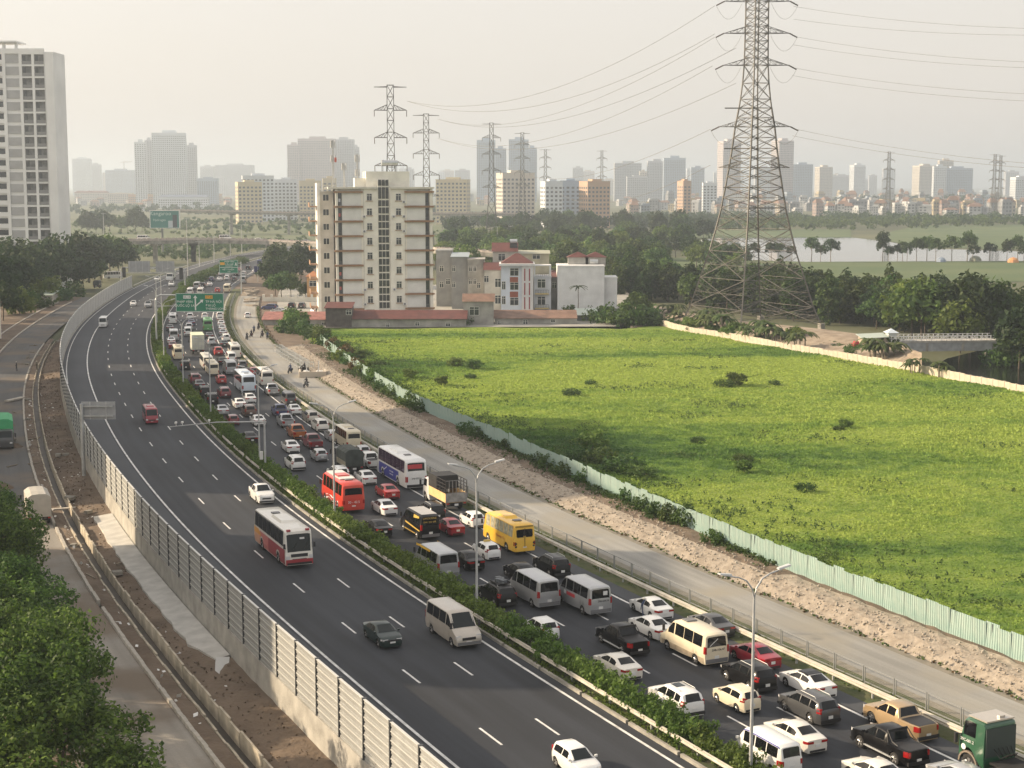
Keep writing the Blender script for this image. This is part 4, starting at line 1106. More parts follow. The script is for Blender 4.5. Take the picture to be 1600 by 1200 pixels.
def crown_clumps(rs, n, rx, ry, rz, cz, inner=.45, cr=.28, bottom=-.55):
    u = rs.normal(size=(n * 3, 3)); u /= np.linalg.norm(u, axis=1)[:, None]
    u = u[u[:, 2] > bottom][:n]
    k = rs.uniform(inner, 1.0, (len(u), 1)) ** .7 * rs.uniform(.82, 1.12, (len(u), 1))
    c = u * k * np.array([rx, ry, rz]) + np.array([0, 0, cz])
    return c, rs.uniform(.7, 1.25, len(u)) * cr * (rx + ry + rz) / 3
bark = mat('bark', (.10, .078, .055), .95, var=.35, scale=3, bump=.6)
bark_pale = mat('pale_bark', (.22, .19, .15), .95, var=.3, scale=3)
LEAF = {
    'dark': leaf_mat('leaves_dark', (.018, .04, .011), (.05, .085, .024)),
    'mid': leaf_mat('leaves_mid', (.035, .075, .016), (.09, .15, .034)),
    'light': leaf_mat('leaves_light', (.075, .14, .022), (.15, .215, .045)),
    'bamboo': leaf_mat('leaves_bamboo', (.022, .046, .012), (.068, .108, .026), hue=.14),
    'near': leaf_mat('leaves_near', (.028, .066, .014), (.13, .215, .04), .45, hue=.06),
    'hedge': leaf_mat('leaves_hedge', (.055, .10, .018), (.15, .22, .042), hue=.08),
    'banana': leaf_mat('leaves_banana', (.05, .085, .025), (.11, .15, .05)),
    'weed': leaf_mat('leaves_weed', (.035, .075, .02), (.085, .15, .034), .35),
    'dry': leaf_mat('leaves_dry', (.09, .06, .025), (.16, .12, .05)),
}
TREE = {}
def tree_kind(name, seed, h, rx, rz, ncl, per, leaf, lm, tr=.18, trunk_h=None, cr=.3, inner=.45, bottom=-.55, lean=.0, bk=None):
    rs = np.random.RandomState(seed); ra = random.Random(seed)
    cz = h - rz
    c, r = crown_clumps(rs, ncl, rx, rx, rz, cz, inner, cr, bottom)
    V_ = leaf_quads(rs, c, r, per, leaf)
    crown = quads_mesh('crown', V_, [LEAF[lm]])
    mb = MB(); th = trunk_h or cz - rz * .2
    top = Vector((ra.uniform(-.3, .3), ra.uniform(-.3, .3), th))
    mb.tube([(0, 0, -.4), (0, 0, .0), top * .5 + Vector((ra.uniform(-.2, .2), 0, 0)), top], [tr * 1.5, tr * 1.15, tr * .85, tr * .6], 7)
    for i in range(6):
        e = Vector(c[ra.randrange(len(c))])
        st = top * ra.uniform(.62, 1.0)
        mb.tube([st, (st + e) * .5 + Vector((0, 0, -.2)), e], [tr * .42, tr * .28, tr * .1], 5)
    TREE[name] = (crown, mb.mesh('trunk', bk or bark, True))
tree_kind('broad1', 1, 11, 5.2, 4.4, 70, 26, .55, 'mid'); tree_kind('broad2', 2, 9.5, 4.6, 3.8, 60, 26, .5, 'mid', cr=.33)
tree_kind('dark1', 3, 12, 5.0, 5.2, 75, 26, .55, 'dark'); tree_kind('dark2', 4, 10, 5.6, 4.2, 70, 26, .55, 'dark', cr=.26)
tree_kind('light1', 5, 10, 5.2, 3.9, 70, 28, .5, 'light', cr=.26); tree_kind('light2', 6, 8, 4.2, 3.3, 55, 26, .45, 'light')
tree_kind('bamboo1', 7, 13, 3.6, 6.2, 80, 24, .5, 'bamboo', cr=.24, bottom=-.98); tree_kind('bamboo2', 8, 11, 4.2, 5.3, 80, 24, .5, 'bamboo', cr=.22, bottom=-.98); tree_kind('bamboo3', 9, 14, 3.2, 6.8, 80, 24, .5, 'bamboo', cr=.25, bottom=-.98)
tree_kind('park1', 10, 9, 3.3, 2.8, 34, 26, .45, 'mid', .16, cr=.36, bk=bark_pale); tree_kind('park2', 11, 7.5, 3.0, 2.3, 26, 26, .42, 'dark', .14, cr=.34, bk=bark_pale); tree_kind('park3', 12, 11, 2.6, 4.3, 40, 26, .45, 'dark', .16, cr=.32)
tree_kind('near1', 13, 10.5, 5.6, 3.9, 120, 170, .145, 'near', .24, cr=.19, inner=.4); tree_kind('near2', 14, 9.0, 4.8, 3.5, 100, 170, .145, 'near', .22, cr=.2, inner=.4)
tree_kind('bush1', 15, 1.7, 1.4, .95, 26, 26, .17, 'mid', .05, .6, cr=.36, bottom=-.9); tree_kind('bush2', 16, 1.2, 1.5, .7, 30, 30, .13, 'mid', .05, .5, cr=.4, bottom=-.9); tree_kind('bush3', 17, 2.6, 1.9, 1.4, 34, 30, .22, 'light', .06, 1.0, cr=.34, bottom=-.9)
tree_kind('dry1', 18, 1.8, 1.5, 1.0, 26, 26, .18, 'dry', .05, .6, cr=.36, bottom=-.9)
def tree(kind, loc, s=1.0, label=None, cat='tree', group=None, name=None, rz=None, sz=None):
    t = empty(name or next((v for k, v in (('bush', 'bush'), ('dry', 'bush'), ('bamboo', 'bamboo_tree'), ('park', 'park_tree'), ('dark', 'evergreen_tree')) if kind.startswith(k)), 'broadleaf_tree'), loc, rnd.uniform(0, 6.28) if rz is None else rz, label, cat, group)
    sx = s * rnd.uniform(.92, 1.08); t.scale = (sx, sx, s * (sz or rnd.uniform(.9, 1.12)))
    inst('trunk', TREE[kind][1], t); inst('crown', TREE[kind][0], t)
    return t
# banana plants: drooping split leaves on short stems
def banana_kind(seed):
    ra = random.Random(seed); st = MB(); lf = MB()
    for k in range(4):
        bx, by = ra.uniform(-.9, .9), ra.uniform(-.9, .9); h = ra.uniform(1.4, 2.4)
        st.tube([(bx, by, -.2), (bx, by, h)], [.13, .08], 6)
        for i in range(8):
            a = ra.uniform(0, 6.28); L_ = ra.uniform(1.4, 2.2); dx, dy = math.cos(a), math.sin(a); sxx, syy = -dy * .28, dx * .28
            pts = [(bx + dx * L_ * t, by + dy * L_ * t, h + L_ * (.75 * t - 1.05 * t * t) * ra.uniform(.9, 1.1)) for t in (0, .33, .66, 1)]
            w = (.3, 1, .9, .2)
            vs = []
            for (x, y, z), q in zip(pts, w): vs += [(x + sxx * q, y + syy * q, z - .08), (x, y, z + .03), (x - sxx * q, y - syy * q, z - .08)]
            lf.add(vs, [(i * 3 + j, i * 3 + j + 1, i * 3 + j + 4, i * 3 + j + 3) for i in range(3) for j in range(2)])
    return lf.mesh('leaf_fan', LEAF['banana']), st.mesh('stem', bark_pale)
BAN = [banana_kind(s) for s in (31, 32, 33)]
def banana(loc, s, label, group=None):
    t = empty('banana_plant', loc, rnd.uniform(0, 6), label, 'plant', group); t.scale = (s,) * 3
    a, b = rnd.choice(BAN); inst('stem', b, t); inst('leaf_fan', a, t)
    return t
# ------------------------------------------------------------ median hedge, ground cover
def hedge_mesh(seed, L_, per, leaf):
    rs = np.random.RandomState(seed); n = int(L_ * 13)
    c = np.c_[rs.uniform(-L_ / 2, L_ / 2, n), rs.uniform(-.62, .62, n), rs.uniform(.25, 1.0, n)]
    c[:, 2] = .12 + c[:, 2] * (.82 + .16 * np.sin(c[:, 0] * 1.7 + seed) + .08 * np.sin(c[:, 0] * 4.1))
    return quads_mesh('foliage', leaf_quads(rs, c, rs.uniform(.24, .42, n), per, leaf, up=.5), [LEAF['hedge']])
HEDGE = [hedge_mesh(s, 8.6, 42, .10) for s in (1, 2, 3)]; HEDGE_FAR = [hedge_mesh(s, 8.6, 16, .18) for s in (4, 5)]
hs = MB()
for x in np.arange(-4, 4.1, .8): hs.tube([(x, 0, 0), (x + .1, .1, .6)], [.03, .015], 5)
hstem = hs.mesh('stem', bark)
hr = random.Random(4)
for i, s in enumerate(np.arange(32, 470, 8.3)):
    t = empty('hedge', at(s, 2.05, .1), tang(s) + (math.pi if i % 2 else 0), 'clipped green hedge section growing along the median', 'hedge', 'hedge sections along the median')
    far = s > 230
    t.scale = (1, hr.uniform(1.1, 1.35), hr.uniform(1.2, 1.5))
    inst('stem', hstem, t); inst('foliage', hr.choice(HEDGE_FAR if far else HEDGE), t)
def scatter_strip(name, d0, d1, s0, s1, n, leaf, h, lm, z=.1, seed=0, per=7):
    rs = np.random.RandomState(seed); s = rs.uniform(s0, s1, n); d = rs.uniform(d0, d1, n)
    c = np.array([tuple(at(a, b, z + h * rs.uniform(.1, .6))) for a, b in zip(s, d)])
    o = inst(name, quads_mesh(name, leaf_quads(rs, c, rs.uniform(.5, 1.2, n) * h, per, leaf, up=.6), [LEAF[lm]]))
    return tag(o, kind='stuff')
scatter_strip('median_ground_cover', .98, 1.5, 60, 330, 3600, .085, .2, 'hedge', .12, 1)
scatter_strip('verge_weeds', 16.9, 18.5, 60, 400, 2600, .11, .14, 'light', .05, 2, 5)
scatter_strip('roadside_weeds', 25.0, 25.7, 30, 400, 1500, .12, .13, 'mid', 0, 3, 6)
scatter_strip('roadside_dry_weeds', 24.9, 26.3, 30, 400, 700, .12, .12, 'dry', 0, 5, 6)

# ------------------------------------------------------------ rubble bank and corrugated fence along the field
FPXL = [(1600, 1034), (1487, 989), (1375, 947), (1262, 902), (1139, 852), (1100, 832), (1025, 803), (950, 769), (890, 742), (830, 716), (740, 675), (680, 650), (631, 626), (590, 601), (549, 574), (520, 552), (500, 536)]
ZF = .75
fl = [P(x, y, ZF) for x, y in FPXL]
fl = [fl[0] + (fl[0] - fl[2]).normalized() * 45] + fl
FL = smooth(resample(fl, 1.0), 9)
FS = np.r_[0, np.cumsum(np.hypot(*np.diff(FL, axis=0).T))]
def fat(s):
    p = Vector((np.interp(s, FS, FL[:, 0]), np.interp(s, FS, FL[:, 1]), 0)); q = Vector((np.interp(s + .5, FS, FL[:, 0]), np.interp(s + .5, FS, FL[:, 1]), 0))
    return p, math.atan2(q.y - p.y, q.x - p.x)
bank = MB(); rb = np.random.RandomState(6); rows = []
ssb = np.arange(0, FS[-1], 1.0)
for s in ssb:
    p, a = fat(s); ms, md = sd(p)
    row = []
    for j, t in enumerate((0, .18, .36, .52, .7, .86, 1.0, 1.08)):
        d = 25.3 + (md - 25.3) * t
        z = (0, .36, .62, .74, .74, .74, .70, .5)[j] + (rb.uniform(-.07, .07) if 0 < j < 7 else 0)
        row.append(at(ms, d + (rb.uniform(-.12, .12) if j < 6 else 0), z))
    rows.append(row)
for r_ in rows: bank.v += [tuple(v) for v in r_]
k = 8
for i in range(len(rows) - 1):
    for j in range(k - 1): bank.f.append((i * k + j, i * k + j + 1, (i + 1) * k + j + 1, (i + 1) * k + j)); bank.m.append(0 if j < (3 if i > 70 else 5) else 1)
rubble_m = mat('rubble', (.245, .205, .16), .95, scale=1.6, c2=(.36, .31, .25), bump=1, bscale=4, detail=8)
tag(bank.obj('rubble_bank', [rubble_m, dirt]), kind='structure')
# loose stones
ns = 5200; rs = np.random.RandomState(8)
ico = np.array([(1, 0, 0), (-1, 0, 0), (0, 1, 0), (0, -1, 0), (0, 0, 1), (0, 0, -1)], float)
tri = np.array([(0, 2, 4), (2, 1, 4), (1, 3, 4), (3, 0, 4), (2, 0, 5), (1, 2, 5), (3, 1, 5), (0, 3, 5)])
cs_ = []
for i in range(ns):
    r_ = rows[min(len(rows) - 2, int(len(rows) * rs.uniform(0, 1) ** 1.0))]; t = rs.uniform(0, 1) ** 1.2 * 4.3; j = int(t); f = t - j
    p = r_[j] * (1 - f) + r_[j + 1] * f; cs_.append((p.x + rs.uniform(-.5, .5), p.y + rs.uniform(-.5, .5), p.z + .03))
cs_ = np.array(cs_); sz = rs.uniform(.04, .13, (ns, 1, 1)) * rs.uniform(.6, 1.3, (ns, 1, 3))
Vst = (ico[None] * rs.uniform(.7, 1.3, (ns, 6, 1)) * sz + cs_[:, None]).reshape(-1, 3)
me = bpy.data.meshes.new('loose_stones'); me.vertices.add(len(Vst)); me.vertices.foreach_set('co', Vst.astype('f').ravel())
T = (tri[None] + (np.arange(ns) * 6)[:, None, None]).reshape(-1, 3)
me.loops.add(T.size); me.loops.foreach_set('vertex_index', T.astype('i').ravel()); me.polygons.add(len(T)); me.polygons.foreach_set('loop_start', np.arange(0, T.size, 3, dtype='i'))
me.materials.append(mat('stone', (.26, .225, .185), .95, scale=.9, c2=(.42, .38, .32))); me.update(calc_edges=True)
tag(inst('loose_stones', me), kind='stuff')
# corrugated sheets, each a piece of its own
sheet_m = mat('pale_green_sheet', (.235, .38, .345), .6, .1, scale=.7, c2=(.40, .48, .43), detail=6)
def sheet_mesh(seed):
    r_ = random.Random(seed); mb = MB(); n = 22; w = 1.3; h = 1.75
    for i in range(n + 1):
        x = -w / 2 + w * i / n; y = .02 * (1 if (i // 2) % 2 else -1)
        mb.v += [(x, y, -.15), (x, y + r_.uniform(-.006, .006), h)]
    mb.f = [(2 * i, 2 * i + 2, 2 * i + 3, 2 * i + 1) for i in range(n)]; mb.m = [0] * n
    return mb.mesh('sheet', sheet_m)
SHEETS = [sheet_mesh(i) for i in range(3)]
cf = empty('corrugated_fence', label='long pale green corrugated sheet fence between the rubble bank and the meadow', cat='fence')
fr2 = random.Random(12); s = 0.0; i = 0
pst = MB(); pst.box(-.04, .04, -.11, -.03, -.3, 1.7); pst_me = pst.mesh('post', dark_steel)
while s < FS[-1] - 1.5:
    p, a = fat(s + .6)
    if not (fr2.random() < .02):
        o = inst('sheet', SHEETS[i % 3], cf, (p.x, p.y, ZF + fr2.uniform(-.08, .05)), a)
        o.rotation_euler = (fr2.uniform(-.05, .05), fr2.uniform(-.012, .012), a + fr2.uniform(-.02, .02)); o.scale = (1, 1, fr2.uniform(.96, 1.06))
    if i % 3 == 0: inst('post', pst_me, cf, (p.x, p.y, ZF), a)
    s += 1.22; i += 1
rs = np.random.RandomState(91); nw = 2600; Cw = []
for i in range(nw):
    s = FS[-1] * rs.uniform(.28, 1.0); p, a = fat(s); ms, md = sd(p); t_ = 1 - abs(rs.normal()) * .16
    if math.sin(s * .19) + math.sin(s * .071) < -.55: continue
    Cw.append(tuple(at(ms, 25.3 + (md - 25.3) * max(.45, t_), .72 + rs.uniform(0, .25))))
Cw = np.array(Cw)
tag(inst('bank_weeds', quads_mesh('bank_weeds', leaf_quads(rs, Cw, rs.uniform(.15, .4, len(Cw)), 9, .13, up=.6), [LEAF['mid']])), kind='stuff')
# bushes on the bank
bl = 'low leafy bush growing on the rubble bank along the corrugated fence'
for (x, y, kd, sc_) in [(1112, 848, 'bush2', .8), (1050, 815, 'bush1', 1.0), (1075, 822, 'bush1', 1.1), (1035, 806, 'bush2', 1.2), (985, 783, 'bush1', .9), (1010, 795, 'bush2', 1), (918, 752, 'bush1', 1), (860, 730, 'bush1', 1.1), (880, 741, 'bush2', 1.1), (842, 722, 'bush2', .8), (790, 700, 'bush2', .8), (732, 676, 'bush2', 1.1), (742, 682, 'bush1', .7),
                        (640, 634, 'bush1', 1.3), (655, 641, 'bush2', 1.2), (612, 617, 'bush2', 1.2), (600, 607, 'bush1', 1.1), (583, 597, 'bush3', .8), (570, 585, 'bush3', .9), (556, 578, 'dry1', 1.1), (540, 560, 'dry1', 1.2), (530, 565, 'bush3', .8), (520, 548, 'dry1', 1.2), (510, 540, 'bush1', 1.4), (500, 530, 'bush3', 1.1), (488, 527, 'bush2', 1.6), (476, 520, 'bush1', 1.5), (545, 570, 'bush1', 1.2), (529, 550, 'bush2', 1.4)]:
    p = P(x, y, .7); tree(kd, p, sc_, bl, 'bush', 'bushes on the rubble bank')

# ------------------------------------------------------------ meadow
def poly_in(poly, X, Y):
    x0 = np.array([p[0] for p in poly]); y0 = np.array([p[1] for p in poly]); x1 = np.roll(x0, -1); y1 = np.roll(y0, -1)
    c = np.zeros(X.shape, bool)
    for a, b, c_, d in zip(x0, y0, x1, y1):
        if b == d: continue
        c ^= ((b > Y) != (d > Y)) & (X < (c_ - a) * (Y - b) / (d - b) + a)
    return c
WPX = [(1032, 508), (1079, 520), (1150, 531), (1240, 548), (1330, 563), (1427, 580), (1600, 615), (1800, 660)]
WL = [P(x, y, -.2) for x, y in WPX]
top_edge = [P(x, 513, -.2) for x in (470, 560, 700, 850, 960)] + [P(1010, 509, -.2)]
field_poly = [(p[0], p[1]) for p in FL[::6]] + [(p.x, p.y) for p in top_edge] + [(p.x, p.y) for p in WL] + [(130, 150), (110, 60), (60, 50)]
nx, ny = 190, 260
gx = np.linspace(-75, 150, nx); gy = np.linspace(45, 360, ny); GX, GY = np.meshgrid(gx, gy)
def hills(X, Y): return -.15 + .16 * np.sin(X * .11 + 1.3 * np.sin(Y * .05)) * np.sin(Y * .083 + .9) + .09 * np.sin(X * .37 + Y * .21) * np.sin(Y * .31 - X * .12)
GZ = hills(GX, GY) - .1
inside = poly_in(field_poly, GX, GY)
mb = MB(); mb.v = [tuple(q) for q in np.c_[GX.ravel(), GY.ravel(), GZ.ravel()]]
keep = inside
for _ in range(1): keep = keep | np.roll(keep, 1, 0) | np.roll(keep, -1, 0) | np.roll(keep, 1, 1) | np.roll(keep, -1, 1)
for j in range(ny - 1):
    for i in range(nx - 1):
        if keep[j, i] and keep[j + 1, i] and keep[j, i + 1] and keep[j + 1, i + 1]: mb.f.append((j * nx + i, j * nx + i + 1, (j + 1) * nx + i + 1, (j + 1) * nx + i)); mb.m.append(0)
def meadow_mat(name, shade):
    """grass whose species patches run in bands: lush green, yellow green, dull olive (a pattern on the ground itself)"""
    m = bpy.data.materials.new(name); m.use_nodes = True; nt = m.node_tree; p = nt.nodes['Principled BSDF']
    g_ = nt.nodes.new('ShaderNodeNewGeometry'); mp = nt.nodes.new('ShaderNodeMapping'); mp.inputs['Scale'].default_value = (.009, .03, 0)
    nt.links.new(g_.outputs['Position'], mp.inputs[0])
    n1 = nt.nodes.new('ShaderNodeTexNoise'); n1.inputs['Scale'].default_value = 1.0; n1.inputs['Detail'].default_value = 5; n1.inputs['Distortion'].default_value = .6
    nt.links.new(mp.outputs[0], n1.inputs['Vector'])
    n2 = nt.nodes.new('ShaderNodeTexNoise'); n2.inputs['Scale'].default_value = .35; n2.inputs['Detail'].default_value = 6
    nt.links.new(g_.outputs['Position'], n2.inputs['Vector'])
    ad = nt.nodes.new('ShaderNodeMath'); ad.operation = 'MULTIPLY_ADD'; ad.inputs[1].default_value = .35
    nt.links.new(n2.outputs['Fac'], ad.inputs[0]); nt.links.new(n1.outputs['Fac'], ad.inputs[2])
    rp = nt.nodes.new('ShaderNodeValToRGB'); el = rp.color_ramp.elements
    cols = [(.50, (.075, .15, .042)), (.57, (.145, .25, .058)), (.65, (.24, .35, .075)), (.76, (.35, .445, .10))]
    el[0].position = cols[0][0]; el[0].color = (*[c * shade for c in cols[0][1]], 1); el[1].position = cols[1][0]; el[1].color = (*[c * shade for c in cols[1][1]], 1)
    for q, c in cols[2:]:
        e = el.new(q); e.color = (*[v * shade for v in c], 1)
    nt.links.new(ad.outputs[0], rp.inputs['Fac'])
    mx = nt.nodes.new('ShaderNodeMix'); mx.data_type = 'RGBA'; mx.blend_type = 'MULTIPLY'; mx.inputs[0].default_value = 1
    mr = nt.nodes.new('ShaderNodeMapRange'); mr.inputs[3].default_value = .9; mr.inputs[4].default_value = 1.1
    nt.links.new(g_.outputs['Random Per Island'], mr.inputs[0])
    cb = nt.nodes.new('ShaderNodeCombineColor')
    for i in range(3): nt.links.new(mr.outputs[0], cb.inputs[i])
    nt.links.new(rp.outputs['Color'], mx.inputs[6]); nt.links.new(cb.outputs[0], mx.inputs[7]); nt.links.new(mx.outputs[2], p.inputs['Base Color'])
    p.inputs['Roughness'].default_value = .8; p.inputs['Specular IOR Level'].default_value = .15
    tr = nt.nodes.new('ShaderNodeBsdfTranslucent'); nt.links.new(mx.outputs[2], tr.inputs['Color'])
    ms = nt.nodes.new('ShaderNodeMixShader'); ms.inputs[0].default_value = .45
    nt.links.new(p.outputs[0], ms.inputs[1]); nt.links.new(tr.outputs[0], ms.inputs[2]); nt.links.new(ms.outputs[0], nt.nodes['Material Output'].inputs['Surface'])
    return m
meadow_m = meadow_mat('meadow_grass', 1.0)
tag(mb.obj('field', meadow_m, smooth=True), kind='structure')
# grass tufts: blades leaning every way, denser near the viewer
rs = np.random.RandomState(20); n = 1200000
gxp = rs.uniform(-75, 150, n); gyp = rs.uniform(75, 345, n)
k_ = (rs.uniform(0, 1, n) < np.clip(140 / gyp, .25, 1)) & poly_in(field_poly, gxp, gyp) & (np.abs(gxp) < gyp * .36 + 6)
gxp = gxp[k_]; gyp = gyp[k_]; n = len(gxp)
hh = rs.uniform(.07, .17, n) * (1 + .5 * (np.sin(gxp * .23 + 2 * np.sin(gyp * .11)) > .55)) * np.clip(gyp / 150, .85, 1.6)
ww = rs.uniform(.05, .12, n) * np.clip(gyp / 110, .8, 2.2)
th = rs.uniform(0, math.pi, n); ca, sa = np.cos(th) * ww, np.sin(th) * ww
lx, ly = rs.normal(size=n) * hh * .45, rs.normal(size=n) * hh * .45
z0 = hills(gxp, gyp) - .13
Bq = np.stack([np.c_[gxp - ca, gyp - sa, z0], np.c_[gxp + ca, gyp + sa, z0], np.c_[gxp + ca * .5 + lx, gyp + sa * .5 + ly, z0 + hh], np.c_[gxp - ca * .5 + lx, gyp - sa * .5 + ly, z0 + hh * .9]], 1)
tag(inst('grass', quads_mesh('grass', Bq, [meadow_m])), kind='stuff')
rs = np.random.RandomState(61); nn_ = 60000
wx = rs.uniform(-40, 75, nn_); wy = rs.uniform(85, 330, nn_)
band = np.array([sd((a, b))[1] for a, b in zip(wx[:6000], wy[:6000])]); wx, wy = wx[:6000], wy[:6000]
near = np.exp(-np.clip(band - 31, 0, None) / 9.0)                     # thick along the sheet fence, thinning into the field
pat = np.sin(wx * .16 + 1.7 * np.sin(wy * .07)) * np.sin(wy * .13 + 1.3 * np.sin(wx * .05)) + .5 * np.sin(wy * .41 + wx * .09)
kk = poly_in(field_poly, wx, wy) & (band > 31) & (rs.uniform(size=6000) < np.clip(near * 1.3 + (pat > .55) * .35 - .12, 0, 1))
Cw = np.c_[wx[kk], wy[kk], hills(wx[kk], wy[kk]) + .12]; nC = len(Cw)
Cw = np.repeat(Cw, 9, 0) + rs.normal(size=(nC * 9, 3)) * np.array([1.5, 1.1, .05])
tag(inst('meadow_weeds', quads_mesh('meadow_weeds', leaf_quads(rs, Cw, rs.uniform(.18, .42, len(Cw)), 9, .13, up=.6), [LEAF['weed']])), kind='stuff')
ml = 'dark leafy shrub standing in the meadow grass'
for (x, y, kd, s_) in [(893, 617, 'bush2', 1.6), (923, 600, 'bush2', 1.1), (1130, 603, 'bush2', 1.7), (1150, 601, 'bush1', 1.5), (1210, 600, 'bush2', 1.1), (1160, 720, 'bush2', 1.3), (1163, 735, 'bush1', .9), (740, 575, 'bush1', 1.2), (712, 572, 'bush1', 1.2), (690, 600, 'bush1', 1.0), (735, 590, 'bush2', 1.0), (1310, 672, 'bush2', .9), (1320, 668, 'bush1', .8),
                       (940, 720, 'bush2', 2.4), (975, 735, 'bush2', 2.6), (1000, 745, 'bush2', 2.0), (905, 715, 'bush2', 2.0), (925, 700, 'bush1', 1.6), (1260, 765, 'bush2', 1.2), (1090, 690, 'bush2', 1.0), (640, 590, 'bush1', 1.1), (570, 555, 'bush2', 1.8), (590, 570, 'bush2', 1.4), (560, 560, 'bush1', 1.2)]:
    p = P(x, y, -.1); tree('bush3' if kd == 'bush1' else kd, p, s_ * .7, ml, 'shrub', 'shrubs in the meadow', sz=.7)
wr2 = random.Random(77)
for i in range(0):
    u = wr2.random(); x = 860 + 420 * u + wr2.uniform(-40, 60); y = 668 + 120 * u + wr2.gauss(0, 22)
    if not poly_in(field_poly, np.array([P(x, y, -.1).x]), np.array([P(x, y, -.1).y]))[0]: continue
    tree('bush3', P(x, y, -.15), wr2.uniform(.25, .62), 'pale green weed clump in the meadow near the corrugated fence', 'weed clump', 'weed clumps in the meadow', sz=wr2.uniform(.3, .5))

# ------------------------------------------------------------ low block wall on the far side of the meadow
wall_m = mat('tan_blockwork', (.46, .40, .31), .9, scale=.8, c2=(.58, .53, .44), bump=.3)
lw = empty('boundary_wall', label='low tan block wall along the far side of the meadow', cat='wall')
wl = resample(WL, 3.0)
for a, b in zip(wl[:-1], wl[1:]):
    L_ = math.hypot(*(b - a)); an = math.atan2(b[1] - a[1], b[0] - a[0]); m_ = MB(); h = 1.25 + rnd.uniform(-.08, .08)
    m_.box(-L_ / 2 + .02, L_ / 2 - .02, -.08, .08, -.6, h - .2); m_.box(-.14, .14, -.13, .13, -.6, h - .12)
    inst('wall_panel', m_.mesh('wall_panel', wall_m), lw, ((a[0] + b[0]) / 2, (a[1] + b[1]) / 2, 0), an)

# ------------------------------------------------------------ canal bank with a dirt track, canal, footbridge
bk = MB(); PX = [(985, 470, 512), (1019, 478, 508), (1070, 488, 519), (1124, 498, 528), (1210, 507, 543), (1274, 514, 553), (1340, 523, 562), (1400, 538, 572), (1440, 552, 578)]
rr_ = random.Random(2)
for (x, yf, yn) in PX:
    a = P(x, yf, 1.6); b = P(x, yn, -.3)
    for t, z in ((-.5, -2.6), (-.12, 1.2), (0, 1.7), (.22, 1.8), (.45, 1.3), (.75, .3), (1.0, -.4)):
        q = a.lerp(b, t); bk.v.append((q.x, q.y, z + rr_.uniform(-.12, .12)))
for i in range(len(PX) - 1):
    for j in range(6): bk.f.append((i * 7 + j, i * 7 + j + 1, (i + 1) * 7 + j + 1, (i + 1) * 7 + j)); bk.m.append(0)
tag(bk.obj('canal_bank', mat('canal_earth', (.20, .155, .11), .95, scale=.4, c2=(.34, .28, .21), bump=1, bscale=3, detail=8)), kind='structure')
water_m = mat('dark_water', (.012, .014, .012), .12, spec=.5)
cw = MB(); cw.v = [tuple(P(x, y, -2.45)) for x, y in ((1430, 588), (1480, 560), (1560, 540), (1800, 560), (1800, 660), (1640, 640))]; cw.f = [(0, 1, 2, 3, 4, 5)]; cw.m = [0]
tag(cw.obj('canal_water', water_m), kind='structure')
cb_ = MB(); PX2 = [(1420, 590, 560), (1480, 590, 572), (1560, 572, 560), (1800, 600, 570)]
br = empty('footbridge', label='pale concrete footbridge with white railings over the canal', cat='bridge')
A = P(1392, 553, -.5); B_ = P(1560, 551, -.5); A.z = B_.z = 0; dirb = (B_ - A).normalized(); Lb = (B_ - A).length; ab = math.atan2(dirb.y, dirb.x)
mid = (A + B_) / 2
dk = MB(); dk.box(-Lb / 2, Lb / 2, 0, 4.2, 1.55, 1.95); dk.obj('deck', concrete, br, loc=mid, rz=ab)
gd = MB(); gd.box(-Lb / 2, Lb / 2, .1, .5, -.1, 1.55); gd.box(-Lb / 2, Lb / 2, 3.6, 4.0, -.1, 1.55)
gd.obj('girder', mat('grey_girder', (.33, .34, .34), .85, var=.2), br, loc=mid, rz=ab)
pr2 = MB()
for x in (-Lb / 2 + 1, -Lb / 6, Lb / 6, Lb / 2 - 1): pr2.box(x - .25, x + .25, -.02, .06, -.1, 1.5)
pr2.obj('stiffener', concrete_dark, br, loc=mid, rz=ab)
pier = MB()
for x in (-Lb / 2 + .6, Lb / 2 - .6): pier.box(x - .5, x + .5, .2, 3.9, -2.7, -.1)
pier.obj('pier', concrete_dark, br, loc=mid, rz=ab)
rl = MB()
for yy in (.05, 4.15):
    for x in np.arange(-Lb / 2, Lb / 2, 1.0): rl.box(x - .05, x + .05, yy - .05, yy + .05, 1.95, 2.95)
    for z in (2.4, 2.9): rl.box(-Lb / 2, Lb / 2, yy - .03, yy + .03, z - .04, z + .04)
    for x in np.arange(-Lb / 2, Lb / 2 - 2, 2.0): rl.bar((x, yy, 1.98), (x + 1, yy, 2.9), .05); rl.bar((x + 1, yy, 2.9), (x + 2, yy, 1.98), .05)
rl.obj('railing', mat('white_rail', (.66, .67, .67), .6), br, loc=mid, rz=ab)
# pump hut at the bridge head
hut = empty('canal_hut', P(1365, 543, .6), ab, 'small hut with a tin lean-to roof at the end of the footbridge', 'hut')
m_ = MB(); m_.box(-2.6, 2.2, -1.5, 1.5, -.8, 2.0); m_.obj('wall', mat('hut_wall', (.40, .34, .28), .9, var=.2), hut)
m_ = MB(); m_.add([(-3.0, -2, 1.9), (2.4, -2, 2.15), (2.4, 2, 2.6), (-3.0, 2, 2.4), (-3.0, -2, 2.0), (2.4, -2, 2.25), (2.4, 2, 2.7), (-3.0, 2, 2.5)], [(4, 5, 6, 7), (0, 1, 5, 4), (1, 2, 6, 5), (2, 3, 7, 6), (3, 0, 4, 7), (3, 2, 1, 0)]); m_.obj('tin_roof', mat('grey_green_tin', (.42, .48, .42), .5, .2), hut)
m_ = MB(); m_.box(2.6, 4.2, -.9, .9, -.8, 2.9); m_.obj('kiosk', mat('kiosk_wall', (.55, .58, .56), .8), hut)
